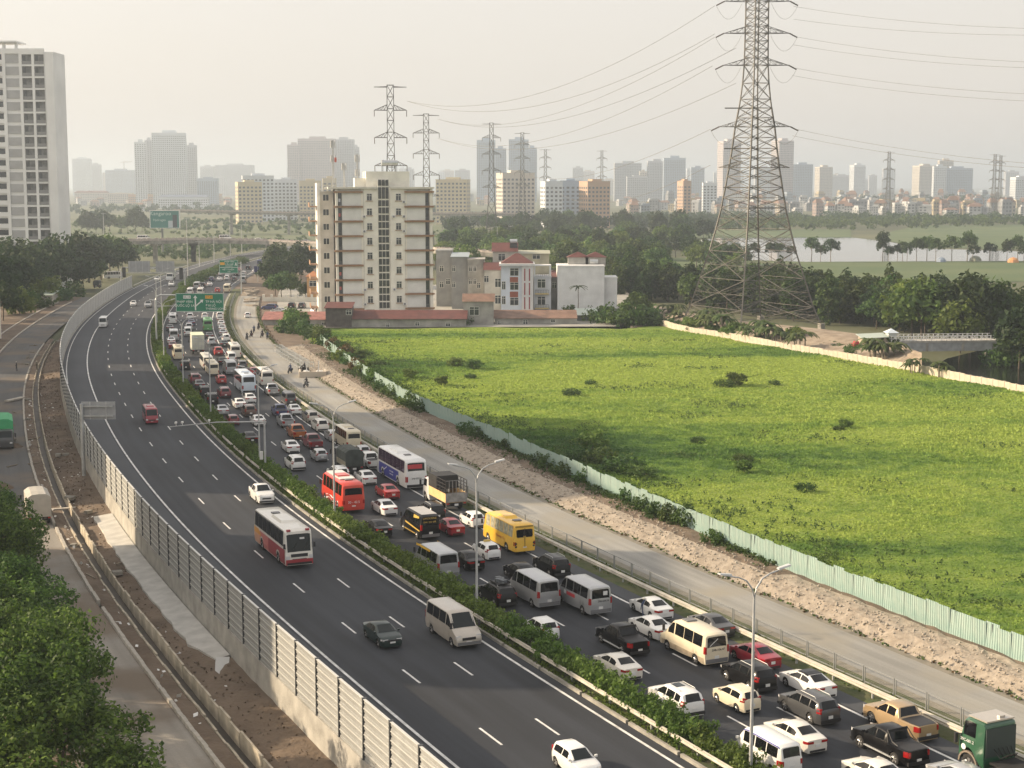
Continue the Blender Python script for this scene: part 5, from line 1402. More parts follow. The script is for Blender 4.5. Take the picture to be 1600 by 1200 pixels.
m_ = MB(); m_.add([(2.2, -1.3, 2.9), (4.6, -1.3, 2.9), (4.6, 1.3, 2.9), (2.2, 1.3, 2.9), (3.4, 0, 3.7)], [(0, 1, 4), (1, 2, 4), (2, 3, 4), (3, 0, 4), (3, 2, 1, 0)]); m_.obj('kiosk_roof', mat('pale_blue_tin', (.60, .68, .74), .5), hut)
m_ = MB(); m_.box(-4.3, -2.9, -1.2, .6, -.8, .9); m_.box(-4.0, -3.2, -.9, .3, .9, 1.3); m_.obj('red_cart', mat('cart_red', (.40, .04, .05), .6), hut)
for (x, y, s_) in [(1060, 505, 1.2), (1092, 508, 1.3), (1112, 514, 1.8), (1128, 520, 1.6), (1106, 518, 1.5), (1188, 531, 1.6), (1200, 533, 1.5), (1212, 536, 1.3), (1165, 532, 1.2), (1250, 545, 1.3), (1372, 560, 1.5), (1382, 562, 1.6), (1362, 560, 1.2), (1050, 500, 1.5), (1430, 583, 1.0), (1390, 548, 1.2), (1470, 588, 1.0)]:
    banana(P(x, y, -.1), s_, 'leafy banana clump beside the low tan wall', 'banana plants along the canal bank')

# ------------------------------------------------------------ lake and park
lk = MB(); lk.v = [tuple(P(x, y, -2.45)) for x, y in ((1080, 404), (1250, 411), (1400, 409), (1760, 409), (1760, 398), (1440, 388), (1385, 377), (1330, 371), (1120, 372), (1060, 380))]; lk.f = [tuple(range(10))]; lk.m = [0]
lake_m = mat('lake_water', (.05, .055, .055), .05, spec=1.0, bump=.015, bscale=.5, scale=1)
tag(lk.obj('lake', lake_m), kind='structure')
pk_m = mat('park_lawn', (.055, .095, .028), .95, scale=.03, c2=(.095, .125, .045), detail=6)
for pts in (((1040, 402), (1260, 409), (1760, 407), (1760, 440), (1040, 440)), ((1370, 373), (1395, 361), (1440, 352), (1760, 349), (1760, 392), (1520, 388), (1440, 385), (1390, 377)), ((1040, 372), (1330, 371), (1330, 358), (1040, 358))):
    m_ = MB(); m_.v = [tuple(P(x, y, -2.4)) for x, y in pts]; m_.f = [tuple(range(len(pts)))]; m_.m = [0]; tag(m_.obj('park_lawn', pk_m), kind='structure')
for (x, kd, s_) in [(1178, 'park2', 1.0), (1205, 'park2', 1.1), (1216, 'park1', .85), (1237, 'park2', .9), (1268, 'park1', 1.05), (1282, 'park2', .9), (1298, 'park2', 1.25), (1379, 'park3', 1.15), (1388, 'park2', .8), (1402, 'park2', 1.0), (1417, 'park2', .95), (1432, 'park1', 1.0), (1448, 'park1', 1.15), (1462, 'park1', 1.0), (1487, 'park1', 1.05), (1511, 'park1', 1.2), (1520, 'park2', 1.0), (1546, 'park2', 1.05), (1590, 'park1', 1.1), (1600, 'park2', 1.0), (1573, 'park3', .8), (1410, 'park1', .9)]:
    tree(kd, P(x, 408 + rnd.uniform(-1, 2), -2.4), s_, 'park tree with a bare trunk standing on the lake shore', 'tree', 'park trees on the lake shore', sz=rnd.uniform(1.0, 1.2))
def dome_tent(x, y, m, label, s_=1.0):
    m_ = MB(); n = 10; vs = []
    for j in range(4):
        r_ = math.cos(j * math.pi / 6.4) * 2.4 * s_; z = math.sin(j * math.pi / 6.4) * 2.1 * s_
        vs += [(r_ * math.cos(2 * math.pi * i / n), r_ * math.sin(2 * math.pi * i / n), z) for i in range(n)]
    m_.add(vs, [(j * n + i, j * n + (i + 1) % n, (j + 1) * n + (i + 1) % n, (j + 1) * n + i) for j in range(3) for i in range(n)] + [tuple(3 * n + i for i in range(n))])
    tag(m_.obj('dome_tent', m, loc=P(x, y, -2.4)), label, 'tent')
dome_tent(1470, 409, mat('tent_blue', (.30, .36, .45), .7), 'pale blue dome tent pitched on the lake shore')
dome_tent(1524, 408, mat('tent_grey', (.25, .27, .22), .7), 'olive grey dome tent pitched on the lake shore', 1.2)
dome_tent(1583, 410, mat('tent_orange', (.55, .26, .10), .7), 'orange dome tent pitched on the lake shore', 1.1)
# ------------------------------------------------------------ buildings
def wallmat(name, c, var=.14, scale=.35): return mat('wall_' + name, c, .88, var=var * 1.4, scale=scale, detail=8, bump=.1)
pane_m = mat('window_pane', (.03, .036, .042), .12, spec=.6)
pane_far = mat('far_window', (.10, .11, .125), .3)
frame_w = mat('window_frame', (.62, .62, .58), .6)
red_tile = mat('red_tin_roof', (.115, .036, .03), .7, var=.22, scale=.6)
brown_tile = mat('brown_tin_roof', (.20, .12, .085), .75, var=.25, scale=.5)

# the ten storey cream block ------------------------------------------------------------------------------
AB = empty('apartment_block', (0, 0, 0), 0, 'cream ten storey apartment block with brown ledges and a glazed stair strip', 'building')
cream_w = wallmat('cream', (.77, .745, .66), .08); panel_w = wallmat('white_panel', (.70, .70, .67), .06); ledge_m = mat('brown_ledge', (.33, .20, .12), .8, var=.15); shade_g = wallmat('wing_shade', (.5, .48, .44))  # shade_g: shade on the recessed wing, put into a greyer wall colour
YB = 378.0
FLc = Q(528, 489, YB); FRc = Q(680, 489, YB); WB = (FRc - FLc).length * .995
AB.location = (FLc.x, YB - 2.5, -.3); AB.rotation_euler = (0, 0, R(10))
ku = WB / 152.0
U = lambda px: (px - 528) * ku
lz = [2.1 + 3.54 * k for k in range(9)]; TOPZ = 31.2
m_ = MB(); m_.box(0.25, U(594), .5, 13, 0, TOPZ); m_.box(U(594), U(613), .75, 13, 0, TOPZ + .4); m_.box(U(613), WB, .5, 13, 0, TOPZ)
m_.box(U(568), U(594), 0.0, .5, 0, TOPZ); m_.box(U(613), U(639), 0.0, .5, 0, TOPZ); m_.obj('wall', cream_w, AB)
for (a, b) in ((528, 570), (637, 681)):
    for z in lz:
        q = MB(); q.box(U(a) - .25, U(b) + .1, -.45, .5, z - .17, z + .17); q.box(U(a) - .3, U(b) + .15, -.55, .5, z + .17, z + .26); q.obj('ledge', ledge_m, AB)
for (a, b) in ((538.5, 568), (639, 668)):
    for z in lz[:-1]:
        q = MB(); q.box(U(a), U(b), .12, .5, z + .32, z + 3.32); q.obj('wall_panel', panel_w, AB)
for (a, b) in ((532.5, 538), (668.5, 674)):
    for z in lz[:-1]:
        q = MB(); q.box(U(a), U(b), .42, .497, z + .3, z + 3.34); q.obj('balcony_opening', pane_m, AB)
        q = MB(); q.box(U(a), U(b), .2, .25, z + .3, z + 1.1); q.obj('balcony_rail', dark_steel, AB)
for x in (530.2, 677): q = MB(); q.box(U(x) - .3, U(x) + .3, -.1, .5, 0, TOPZ); q.obj('pilaster', cream_w, AB)
for x in (580.8, 626):
    for z in lz[:-1]:
        w = MB(); zc = z + 2.35
        for (dx, w_) in ((-.62, .08), (.62, .08), (0, .07)): w.box(U(x) + dx - w_ / 2, U(x) + dx + w_ / 2, -.09, 0.0, zc - .82, zc + .85)
        for dz in (-.82, .82, .34): w.box(U(x) - .62, U(x) + .62, -.085, 0.0, zc + dz - .04, zc + dz + .04)
        wo = w.obj('window', frame_w, AB)
        g_ = MB(); g_.box(U(x) - .6, U(x) + .6, -.04, 0.0, zc - .8, zc + .8); g_.obj('pane', pane_m, wo)
        s_ = MB(); s_.box(U(x) - .85, U(x) + .85, -.22, -.002, zc - 1.0, zc - .87); s_.obj('sill', ledge_m, wo)
for z in lz[:-1] + [lz[-1] - 0.4]:
    for h0 in (.15, 1.95):
        for k in range(3):
            a = U(595.2) + k * (U(612) - U(595.2)) / 3; b = a + (U(612) - U(595.2)) / 3 - .12
            q = MB(); q.box(a, b, .68, .75, z + h0, z + h0 + 1.45); q.obj('stair_pane', mat('stair_glass', (.045, .05, .05), .15), AB)
q = MB(); q.box(-1.7, U(594), -.5, 14, TOPZ, TOPZ + .45); q.box(U(613), WB + .3, -.5, 14, TOPZ, TOPZ + .45); q.obj('roof_slab', wallmat('parapet', (.62, .60, .52)), AB)
q = MB(); q.box(U(577), U(645), 2, 11, TOPZ + .45, TOPZ + 4.2); q.box(U(560), U(577), 3, 8, TOPZ + .45, TOPZ + 2.6); q.box(U(594), U(611), .8, 2, TOPZ + .4, TOPZ + 1.9); q.obj('roof_house', cream_w, AB)
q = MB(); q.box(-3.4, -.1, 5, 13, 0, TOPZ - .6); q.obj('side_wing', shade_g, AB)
q = MB(); q.box(-4.1, -3.4, 4.6, 13, 0, TOPZ + 1.4); q.obj('corner_pier', wallmat('pier_white', (.74, .72, .68)), AB)
for z in lz[:-1]:
    w = MB(); w.box(-2.7, -1.2, 4.9, 5.0, z + 1.4, z + 3.0); wo = w.obj('window', frame_w, AB)
    g_ = MB(); g_.box(-2.62, -2.0, 4.87, 4.9, z + 1.48, z + 2.92); g_.box(-1.9, -1.28, 4.87, 4.9, z + 1.48, z + 2.92); g_.obj('pane', pane_m, wo)
    b = MB(); b.box(-5.9, -4.1, 6, 12, z - .12, z + .12); b.box(-5.95, -5.85, 6, 12, z + .1, z + 1.0); b.obj('balcony', ledge_m, AB)
q = MB(); q.box(U(573), U(587), -.02, .0, 0, 2.0); q.obj('entrance', pane_m, AB)
acr = random.Random(8)
for z in lz[:-1]:
    for x in (572.5, 618.5, 634.5):
        if acr.random() < .4: q = MB(); q.box(U(x) - .42, U(x) + .42, -.36, 0, z + .9, z + 1.5); q.box(U(x) - .25, U(x) + .2, -.37, -.36, z + .97, z + 1.43, 1); q.obj('air_conditioner', [plate_w, greyp], AB)
    if acr.random() < .5: q = MB(); q.box(U(533), U(533) + .5, .3, .36, z + 1.2, z + 2.0); q.obj('laundry', mat('laundry_%d' % acr.randrange(3), acr.choice([(.45, .1, .1), (.5, .5, .55), (.1, .2, .4)]), .9), AB)
st_ = MB(); st_.box(U(571.2), U(571.2) + .12, -.1, 0, .3, TOPZ); st_.box(U(636), U(636) + .12, -.1, 0, .3, TOPZ); st_.obj('drain_pipe', wallmat('pipe', (.55, .53, .48)), AB)
# roof equipment: tank, antenna masts
TK = empty('water_tank', label='pair of steel water tanks lying on the roof house of the cream block', cat='tank')
def ab(u, v, z):
    r_ = R(10); return Vector((AB.location.x + u * math.cos(r_) - v * math.sin(r_), AB.location.y + u * math.sin(r_) + v * math.cos(r_), AB.location.z + z))
TK.location = ab(U(616), 5, TOPZ + 4.2); TK.rotation_euler = (0, 0, R(10))
q = MB(); q.tube([(-1.9, 0, 2.1), (1.9, 0, 2.1)], .72, 14); q.obj('drum', galv, TK, True, 40)
q = MB(); q.tube([(-1.9, 1.6, 2.1), (1.9, 1.6, 2.1)], .72, 14); q.obj('drum', galv, TK, True, 40)
q = MB()
for x in (-1.7, -.6, .6, 1.7):
    for y in (-.5, 2.1): q.bar((x, y, 0), (x, y, 1.6), .1)
for y in (-.5, 2.1): q.bar((-1.9, y, 1.4), (1.9, y, 1.4), .1)
q.obj('stand', dark_steel, TK)
def mast(px, py0, py1, label, drum=False):
    b = ab(U(px), 9.0, TOPZ + .45); top = Q(px, py1, b.y).z; h = top - b.z; t = empty('antenna_mast', b, 0, label, 'antenna')
    q = MB()
    for k in range(3): a = k * 2.094; q.tube([(math.cos(a) * .22, math.sin(a) * .22, 0), (math.cos(a) * .12, math.sin(a) * .12, h)], .09, 5)
    for i in range(int(h / .5)): z = i * .5; q.bar((.2, 0, z), (-.1, .18, z + .5), .03); q.bar((-.1, .18, z), (-.1, -.18, z + .5), .03); q.bar((-.1, -.18, z), (.2, 0, z + .5), .03)
    q.obj('lattice', galv_dull, t)
    for zz in ((h - 1.0, h - 4.5) if h > 7 else (h - 1.0,)):
        for k in range(3):
            a = k * 2.094 + .4; q = MB(); q.cbox((math.cos(a) * .55, math.sin(a) * .55, zz), (.16, .34, 1.7), a); q.bar((0, 0, zz), (math.cos(a) * .55, math.sin(a) * .55, zz), .06); q.obj('panel_antenna', galv_dull, t)
    if drum: q = MB(); q.cyl((.5, -.1, h * .58), (1, -.15, 0), .6, .3, 14); q.obj('dish', mat('dish_red', (.45, .10, .07), .6), t)
mast(529, 296, 219, 'tall antenna mast with a red dish on the roof of the cream block', True)
mast(546, 296, 254, 'thin antenna mast between two taller ones on the cream block')
mast(567, 296, 241, 'stout antenna mast next to the roof house of the cream block')

def house(name, px0, px1, ytop, ybase, depth, wm, label, cat='house', windows=(), z0=-.3, roof=None, Y=None, group=None, extra=None, parapet=.35):
    """axis-aligned house: front wall from px0 to px1, windows [(px, py, w_m, h_m)] on the front wall"""
    Y0 = Y or P(800, ybase, z0).y; a = Q(px0, ybase, Y0).x; b = Q(px1, ybase, Y0).x; zt = Q((px0 + px1) / 2, ytop, Y0).z
    t = empty(name, ((a + b) / 2, Y0, z0), 0, label, cat, group); w = (b - a) / 2; h = zt - z0
    m_ = MB(); m_.box(-w, w, 0, depth, -.6, h); m_.obj('wall', wm, t)
    if roof == 'flat' or roof is None:
        m_ = MB(); m_.box(-w - .1, w + .1, -.12, depth + .1, h + .002, h + parapet); m_.obj('parapet', wm, t)
    else:
        kind, rm, rh = roof; m_ = MB()
        if kind == 'gable': m_.add([(-w - .3, -.4, h), (w + .3, -.4, h), (w + .3, depth + .4, h), (-w - .3, depth + .4, h), (-w - .3, depth / 2, h + rh), (w + .3, depth / 2, h + rh)], [(0, 1, 5, 4), (2, 3, 4, 5), (1, 2, 5), (3, 0, 4), (3, 2, 1, 0)])
        elif kind == 'hip': m_.add([(-w - .4, -.5, h), (w + .4, -.5, h), (w + .4, depth + .5, h), (-w - .4, depth + .5, h), (-w * .12, depth / 2, h + rh), (w * .12, depth / 2, h + rh)], [(0, 1, 5, 4), (2, 3, 4, 5), (1, 2, 5), (3, 0, 4), (3, 2, 1, 0)])
        elif kind == 'shed': m_.add([(-w - .3, -.5, h - .1), (w + .3, -.5, h - .1), (w + .3, depth + .2, h + rh), (-w - .3, depth + .2, h + rh), (-w - .3, -.5, h), (w + .3, -.5, h), (w + .3, depth + .2, h + rh + .1), (-w - .3, depth + .2, h + rh + .1)], [(4, 5, 6, 7), (0, 1, 5, 4), (1, 2, 6, 5), (2, 3, 7, 6), (3, 0, 4, 7), (3, 2, 1, 0)])
        m_.obj('roof', rm, t)
    for (px, py, ww, wh) in windows:
        c = Q(px, py, Y0); x = c.x - t.location.x; z = c.z - z0
        f = MB()
        for dx in (-ww / 2, 0, ww / 2): f.box(x + dx - .05, x + dx + .05, -.08, 0, z - wh / 2, z + wh / 2)
        for dz in (-wh / 2, wh * .22, wh / 2): f.box(x - ww / 2, x + ww / 2, -.075, 0, z + dz - .045, z + dz + .045)
        fo = f.obj('window', frame_w, t)
        g_ = MB(); g_.box(x - ww / 2, x + ww / 2, -.035, 0, z - wh / 2, z + wh / 2); g_.obj('pane', pane_m, fo)
    if extra: extra(t, w, h, depth)
    return t
grey1 = wallmat('grey_cement', (.26, .265, .265)); grey2 = wallmat('stained_cement', (.33, .32, .295), .25); villa_w = wallmat('pale_blue', (.68, .74, .82), .06); white_w = wallmat('whitewash', (.72, .73, .72), .08)
brick_p = mat('terracotta_panel', (.30, .09, .05), .8)
def rail_box(x0, x1, y, z, t, m=None):
    q = MB()
    for x in np.linspace(x0, x1, 9): q.box(x - .03, x + .03, y - .03, y + .03, z, z + .9)
    q.box(x0, x1, y - .04, y + .04, z + .86, z + .94); q.obj('balcony_rail', m or dark_steel, t)
def ex_villa(t, w, h, d):
    b = MB(); x0 = w - 2.9; b.box(x0, w, -1.0, 0, -.5, h - .3); b.obj('white_bay', wallmat('bright_white', (.66, .66, .65), .05), t)
    for x in (x0 + .75, x0 + 1.95):
        for k in range(3): q = MB(); q.box(x - .16, x + .16, -1.05, -1.0, .8 + k * 3.6, 3.9 + k * 3.6); q.obj('red_strip', mat('strip_red', (.28, .05, .06), .7), t)
    for zc in (4.5, 8.2): q = MB(); q.box(-1.85, .25, -.06, 0, zc - .72, zc + .72); q.obj('terracotta_panel', brick_p, t)
    e = MB(); e.box(-w - .5, w + .4, -1.4, d + .4, h - .35, h + .2); e.obj('eaves', white_w, t)
house('villa', 783, 833, 413, 486, 9, villa_w, 'pale blue villa with a red hip roof and a white bay with red strips', windows=[(803.5, 425, 2.1, 1.9), (803.5, 447, 2.1, 1.9), (803.5, 471, 2.1, 1.9), (787, 446, .9, 2.0), (787, 469, .9, 2.0)], roof=('hip', red_tile, 2.6), Y=394, extra=ex_villa)
def ex_balc(t, w, h, d):
    for z in (.9, 4.6):
        b = MB(); b.box(-1.9, 1.6, -1.1, 0, z - .15, z + .1); b.obj('balcony', mat('yellow_slab', (.55, .43, .18), .8), t); rail_box(-1.8, 1.5, -1.0, z + .1, t)
    p = MB(); p.box(w - .5, w, -.1, .4, h, h + 3.2); p.box(-w, -w + .4, -.1, .4, h, h + 3.2); p.box(-w, w, -.15, 4, h + 3.0, h + 3.25); p.obj('roof_pergola', white_w, t)
    rail_box(-w, w, -.05, h + .05, t)
house('balcony_house', 834, 861, 434, 486, 8, wallmat('pale_grey_blue', (.50, .52, .55)), 'narrow pale house with two yellow balconies beside the villa', windows=[(846, 443, 2.0, 2.2), (846, 470, 2.0, 2.2)], Y=395.5, extra=ex_balc)
def ex_whitewall(t, w, h, d):
    q = MB(); q.box(w * .6, w * 1.0, .3, d, 0, h - 3.3); q.obj('low_wing', white_w, t)
    for (x, m2) in ((-.5, red_tile), (4.0, red_tile)):
        q = MB(); q.add([(x - 3, 5, h + 2.2), (x + 3, 5, h + 2.2), (x + 3, 9, h + 2.2), (x - 3, 9, h + 2.2), (x, 7, h + 3.6)], [(0, 1, 4), (1, 2, 4), (2, 3, 4), (3, 0, 4), (3, 2, 1, 0)]); q.obj('roof', m2, t)
        q = MB(); q.box(x - 2.6, x + 2.6, 5.4, 8.6, h, h + 2.2); q.obj('roof_room', grey2, t)
    q = MB(); q.tube([(2.4, 2, h + 1.3), (4.4, 2, h + 1.3)], .5, 12); q.obj('tank_drum', galv, t)
house('white_house', 871, 944, 417, 487, 11, white_w, 'big house with a blank white side wall behind the palm', Y=396, extra=ex_whitewall)
house('low_white_house', 944, 964, 435, 487, 8, white_w, 'lower blank white wing joined to the house with the blank wall', Y=398)
house('red_roof_house', 861, 902, 433, 487, 8, grey2, 'shadowed house with a red tin roof terrace beside the blank white wall', roof=('shed', red_tile, 1.2), Y=402, windows=[(866, 446, 1.2, 1.4)])
house('grey_tower_house', 706, 731, 401, 478, 10, grey1, 'tall narrow grey cement house beside the cream block', windows=[(709, 420, .9, 1.4), (709, 445, .9, 1.4)], Y=404, roof=('shed', mat('blue_grey_tin', (.30, .35, .38), .5), .6))
house('grey_block_house', 682, 706, 393, 478, 12, grey1, 'dim grey cement house squeezed against the cream block', windows=[(690, 420, 1.1, 1.5), (690, 445, 1.1, 1.5), (700, 440, 1.1, 1.5)], Y=412)
house('grey_step_house', 731, 757, 407, 480, 10, grey2, 'grey cement house with rows of small windows', windows=[(735, 420, .8, 1.3), (742, 420, .8, 1.3), (735, 440, .8, 1.3), (742, 440, .8, 1.3), (748, 446, .9, 1.4), (748, 465, .9, 1.4)], Y=402)
house('cream_house', 757, 783, 422, 483, 8, wallmat('dull_cream', (.48, .46, .41)), 'dull cream house with a red tin roof against the villa', windows=[(760, 436, 1.2, 1.6), (778, 442, 1.5, 2.2), (778, 468, 1.5, 2.2), (760, 466, 1.2, 1.4)], Y=398, roof=('gable', red_tile, 1.8))
def ex_tank(t, w, h, d):
    q = MB(); q.tube([(w * .4, 2, h + 2.6), (w * .4 + 2, 2, h + 2.6)], .6, 12); q.obj('tank_drum', galv, t)
    q = MB(); q.box(w * .4, w * .4 + 2, 1.6, 2.4, h, h + 2.0); q.obj('tank_stand', dark_steel, t)
house('red_gable_house', 770, 808, 393, 470, 9, wallmat('dull_cream', (0, 0, 0)), 'house with a red gable roof and steel tank behind the villa', Y=410, roof=('gable', red_tile, 2.2), extra=ex_tank, windows=[(784, 402, 1.8, 1.8)])
house('yellow_roof_house', 810, 858, 396, 470, 9, wallmat('pale_yellow', (.5, .47, .34)), 'roof terrace house with a flat tin canopy behind the balcony house', Y=412, roof=('shed', mat('tan_tin', (.36, .36, .27), .6), .4), windows=[(838, 401, 2, 1.2)])
house('gable_shed', 724, 771, 471, 508, 7, grey2, 'weathered shed with a brown gable roof facing the meadow', roof=('gable', brown_tile, 1.6), windows=[(741, 486, 2.2, 1.9)], Y=358)
house('long_shed', 549, 728, 498, 513, 5, grey2, 'long low shed with a bright red tin roof facing the meadow', roof=('shed', red_tile, 1.5), windows=[(606, 508, .8, .9), (652, 506, 1, .9), (700, 507, 1, .9)], Y=353)
house('wooden_shed', 509, 549, 481, 513, 6, mat('dark_boarding', (.10, .085, .08), .85, var=.3), 'dark boarded shed on grey walls beside the cream block', roof=('shed', red_tile, .8), windows=[(545, 488, 1.2, 1.1)], Y=352)
house('low_shed', 411, 508, 499, 513, 5, grey2, 'low shed with a faded red tin roof by the parked cars', roof=('shed', mat('faded_red_tin', (.30, .13, .11), .75, var=.25), 1.3), windows=[(478, 505, .8, .8), (505, 505, .8, .8)], Y=356)
house('brown_shed', 773, 900, 497, 509, 5, grey2, 'long low shed with a faded brown tin roof below the villa', roof=('shed', brown_tile, 1.4), windows=[(821, 505, 1.1, 1.5), (864, 501, 1, .8), (780, 505, .7, 1.0)], Y=360)
house('dark_shed', 902, 936, 492, 506, 6, mat('dark_tin', (.12, .14, .14), .7), 'dark tin shed with a grey green roof under the palm', roof=('shed', mat('grey_green_tin', (0, 0, 0)), 1.0), Y=368)
house('orange_gate', 480, 498, 432, 470, 4, wallmat('ochre', (.50, .30, .14)), 'small orange tiled gatehouse beside the cream block', roof=('hip', mat('orange_tile', (.42, .18, .08), .8), 1.4), Y=430, windows=[(489, 443, 2, 1.5)])
# yard in front of the block
m_ = MB(); m_.v = [tuple(P(x, y, -.28)) for x, y in ((400, 512), (960, 510), (1010, 500), (980, 455), (700, 445), (440, 445), (392, 470))]; m_.f = [tuple(range(7))]; m_.m = [0]
tag(m_.obj('yard', mat('yard_concrete', (.30, .29, .26), .9, var=.2, scale=.2)), kind='structure')
fw = empty('garden_wall', (0, 0, 0), 0, 'low cream garden wall with pillars behind the parked cars', 'wall'); q = MB(); a = P(412, 471, -.28); b = P(500, 471, -.28)
q.bar(a + Vector((0, 0, .6)), b + Vector((0, 0, .6)), .2, 1.2); q.obj('wall_panel', cream_w, fw)
for i in range(8): p = a.lerp(b, i / 7); q = MB(); q.box(p.x - .3, p.x + .3, p.y - .3, p.y + .3, -.3, 1.7); q.obj('pillar', cream_w, fw)
pc = 'cars parked in the yard'
for (kd, cl, bb, lb, yw) in [('suv', 'navy', (413, 474, 430, 485), 'dark blue car parked in the yard behind the low shed', 2.8), ('sedan', 'silver', (427, 479, 445, 491), 'silver car parked beside the dark blue one in the yard', 2.8), ('suv', 'black', (450, 472, 462, 482), 'black car parked nose-in against the garden wall', 1.57), ('suv', 'grey', (466, 472, 478, 482), 'grey car parked nose-in against the garden wall', 1.57), ('sedan', 'white', (416, 486, 437, 496), 'white car parked right behind the low shed roof', 3.0), ('suv', 'silver', (489, 479, 506, 492), 'silver car parked beside the wooden shed', .9)]:
    V(kd, cl, bb, lb, group=pc, z=-.28, yaw=yw, far=True)

# ------------------------------------------------------------ tall block on the west side
def blockwin(t, xs, zs, w, h, y, m=None, rail=False, name='window', depth=.12):
    for z in zs:
        for x in xs:
            q = MB(); q.box(x - w / 2, x + w / 2, y - .02, y, z - h / 2, z + h / 2); o = q.obj(name, m or pane_m, t)
            if rail:
                r_ = MB(); r_.box(x - w / 2, x + w / 2, y - .10, y - .03, z - h / 2, z - h / 2 + .85); r_.obj('rail', mat('rail_grey', (.22, .22, .22), .6), o)
YT = 505.0; kx = YT / FPX
def tx(px): return (px - 800) * kx
TW = empty('tower_block', (tx(96), YT, -2.5), 0, 'tall off-white apartment tower with recessed balconies beside the expressway', 'building')
tw_m = wallmat('tower_white', (.78, .78, .76), .07, .08)
X0 = tx(-40) - tx(96); H = 77.6
m_ = MB(); m_.box(X0, 0, .5, 13, 0, H - 1); m_.box(tx(82) - tx(96), 0, 0, .5, 0, H - 1.2)
cols = {'c1': (47.5, 62.5), 'c2': (66.5, 81.5), 'blank': (22, 43), 'left': (-8, 17)}
pxs = [(-40, -8), (17, 22), (43, 47.5), (62.5, 66.5), (81.5, 82.5)]
for a, b in pxs: m_.box(tx(a) - tx(96), tx(b) - tx(96), 0, .5, 0, H)
fl_h = 3.73; nf = 21
zfl = [H - 3.2 - fl_h * k for k in range(nf)]
for z in zfl: m_.box(tx(-8) - tx(96), tx(17) - tx(96), .0, .5, z - fl_h / 2 + .05, z + .1 - fl_h / 2 + 1.3); m_.box(tx(47) - tx(96), tx(82) - tx(96), .02, .5, z + fl_h / 2 - .5, z + fl_h / 2 + .0)
m_.box(tx(-8) - tx(96), tx(82) - tx(96), 0.01, .5, H - 1.6, H)
m_.obj('wall', tw_m, TW)
blank = wallmat('tower_grey_panel', (.40, .40, .40), .06)
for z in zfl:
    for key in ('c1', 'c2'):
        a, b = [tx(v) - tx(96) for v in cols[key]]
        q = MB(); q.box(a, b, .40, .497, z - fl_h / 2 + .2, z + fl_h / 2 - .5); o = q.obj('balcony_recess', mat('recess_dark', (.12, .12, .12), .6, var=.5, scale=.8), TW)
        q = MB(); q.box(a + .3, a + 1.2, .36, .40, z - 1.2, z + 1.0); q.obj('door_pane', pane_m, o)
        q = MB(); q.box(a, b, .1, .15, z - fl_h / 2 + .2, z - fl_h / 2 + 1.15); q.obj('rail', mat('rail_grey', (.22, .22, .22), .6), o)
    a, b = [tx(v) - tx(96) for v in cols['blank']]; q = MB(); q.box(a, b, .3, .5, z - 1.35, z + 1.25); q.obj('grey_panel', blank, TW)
    a, b = [tx(v) - tx(96) for v in cols['left']]; q = MB(); q.box(a, b, .3, .497, z - .3, z + 1.4); q.obj('long_window', pane_m, TW)
q = MB(); q.box(X0, tx(42) - tx(96), -.6, 9, H + 1.9, H + 2.4)
for x in (X0 + 2, tx(20) - tx(96), tx(39) - tx(96)): q.box(x - .4, x + .4, .5, 1.3, H - 1, H + 1.9)
q.obj('roof_canopy', tw_m, TW)

# ------------------------------------------------------------ blocks just outside the frame on the west side (they shade the carriageway)
def plain_block(loc, w, d, h, m, label, name='apartment_block', rz=0.0, fl=3.3, bay=3.0, group=None, cat='building', wm=None, z0=-2.6, winw=.55, winh=.5, top=True, cols4=True):
    t = empty(name, loc, rz, label, cat, group)
    q = MB(); q.box(-w / 2, w / 2, -d / 2, d / 2, 0, h); q.obj('wall', m, t)
    nf_ = max(2, int((h - 1.5) / fl)); W_q = []
    for (L_, ax, sgn) in ((w, 0, -1), (w, 0, 1), (d, 1, -1), (d, 1, 1)):
        nb = max(2, int(L_ / bay)); bw = L_ / nb
        for f in range(nf_):
            z = 1.6 + f * fl + .5
            for b in range(nb):
                c = -L_ / 2 + (b + .5) * bw; hw = bw * winw / 2; hh_ = fl * winh / 2
                if ax == 0: y = sgn * (d / 2 + .06); v = [(c - hw, y, z - hh_), (c + hw, y, z - hh_), (c + hw, y, z + hh_), (c - hw, y, z + hh_)]
                else: x = sgn * (w / 2 + .06); v = [(x, c - hw, z - hh_), (x, c + hw, z - hh_), (x, c + hw, z + hh_), (x, c - hw, z + hh_)]
                W_q.append(v)
    o = inst('window_grid', quads_mesh('window_grid', np.array(W_q), [wm or pane_far]), t); o['kind'] = 'stuff'
    if top: q = MB(); q.box(-w * .2, w * .22, -d * .25, d * .25, h, h + min(5, h * .06)); q.box(-w / 2 - .15, w / 2 + .15, -d / 2 - .15, d / 2 + .15, h, h + .5); q.obj('roof_house', m, t)
    return t
for (y0, y1, xr, h, lb) in [(109, 146, -62, 36, 'cream apartment block west of the side road by the leafy trees'), (172, 229, -90, 48, 'tall cream apartment block west of the side road'), (236, 274, -112, 36, 'cream apartment block west of the side road near the tipper lorry'), (292, 384, -152, 42, 'long cream apartment block west of the earth yard')]:
    plain_block((xr - 8, (y0 + y1) / 2, -2.5), 16, y1 - y0, h, wallmat('cream', (0, 0, 0)), lb, wm=pane_m)

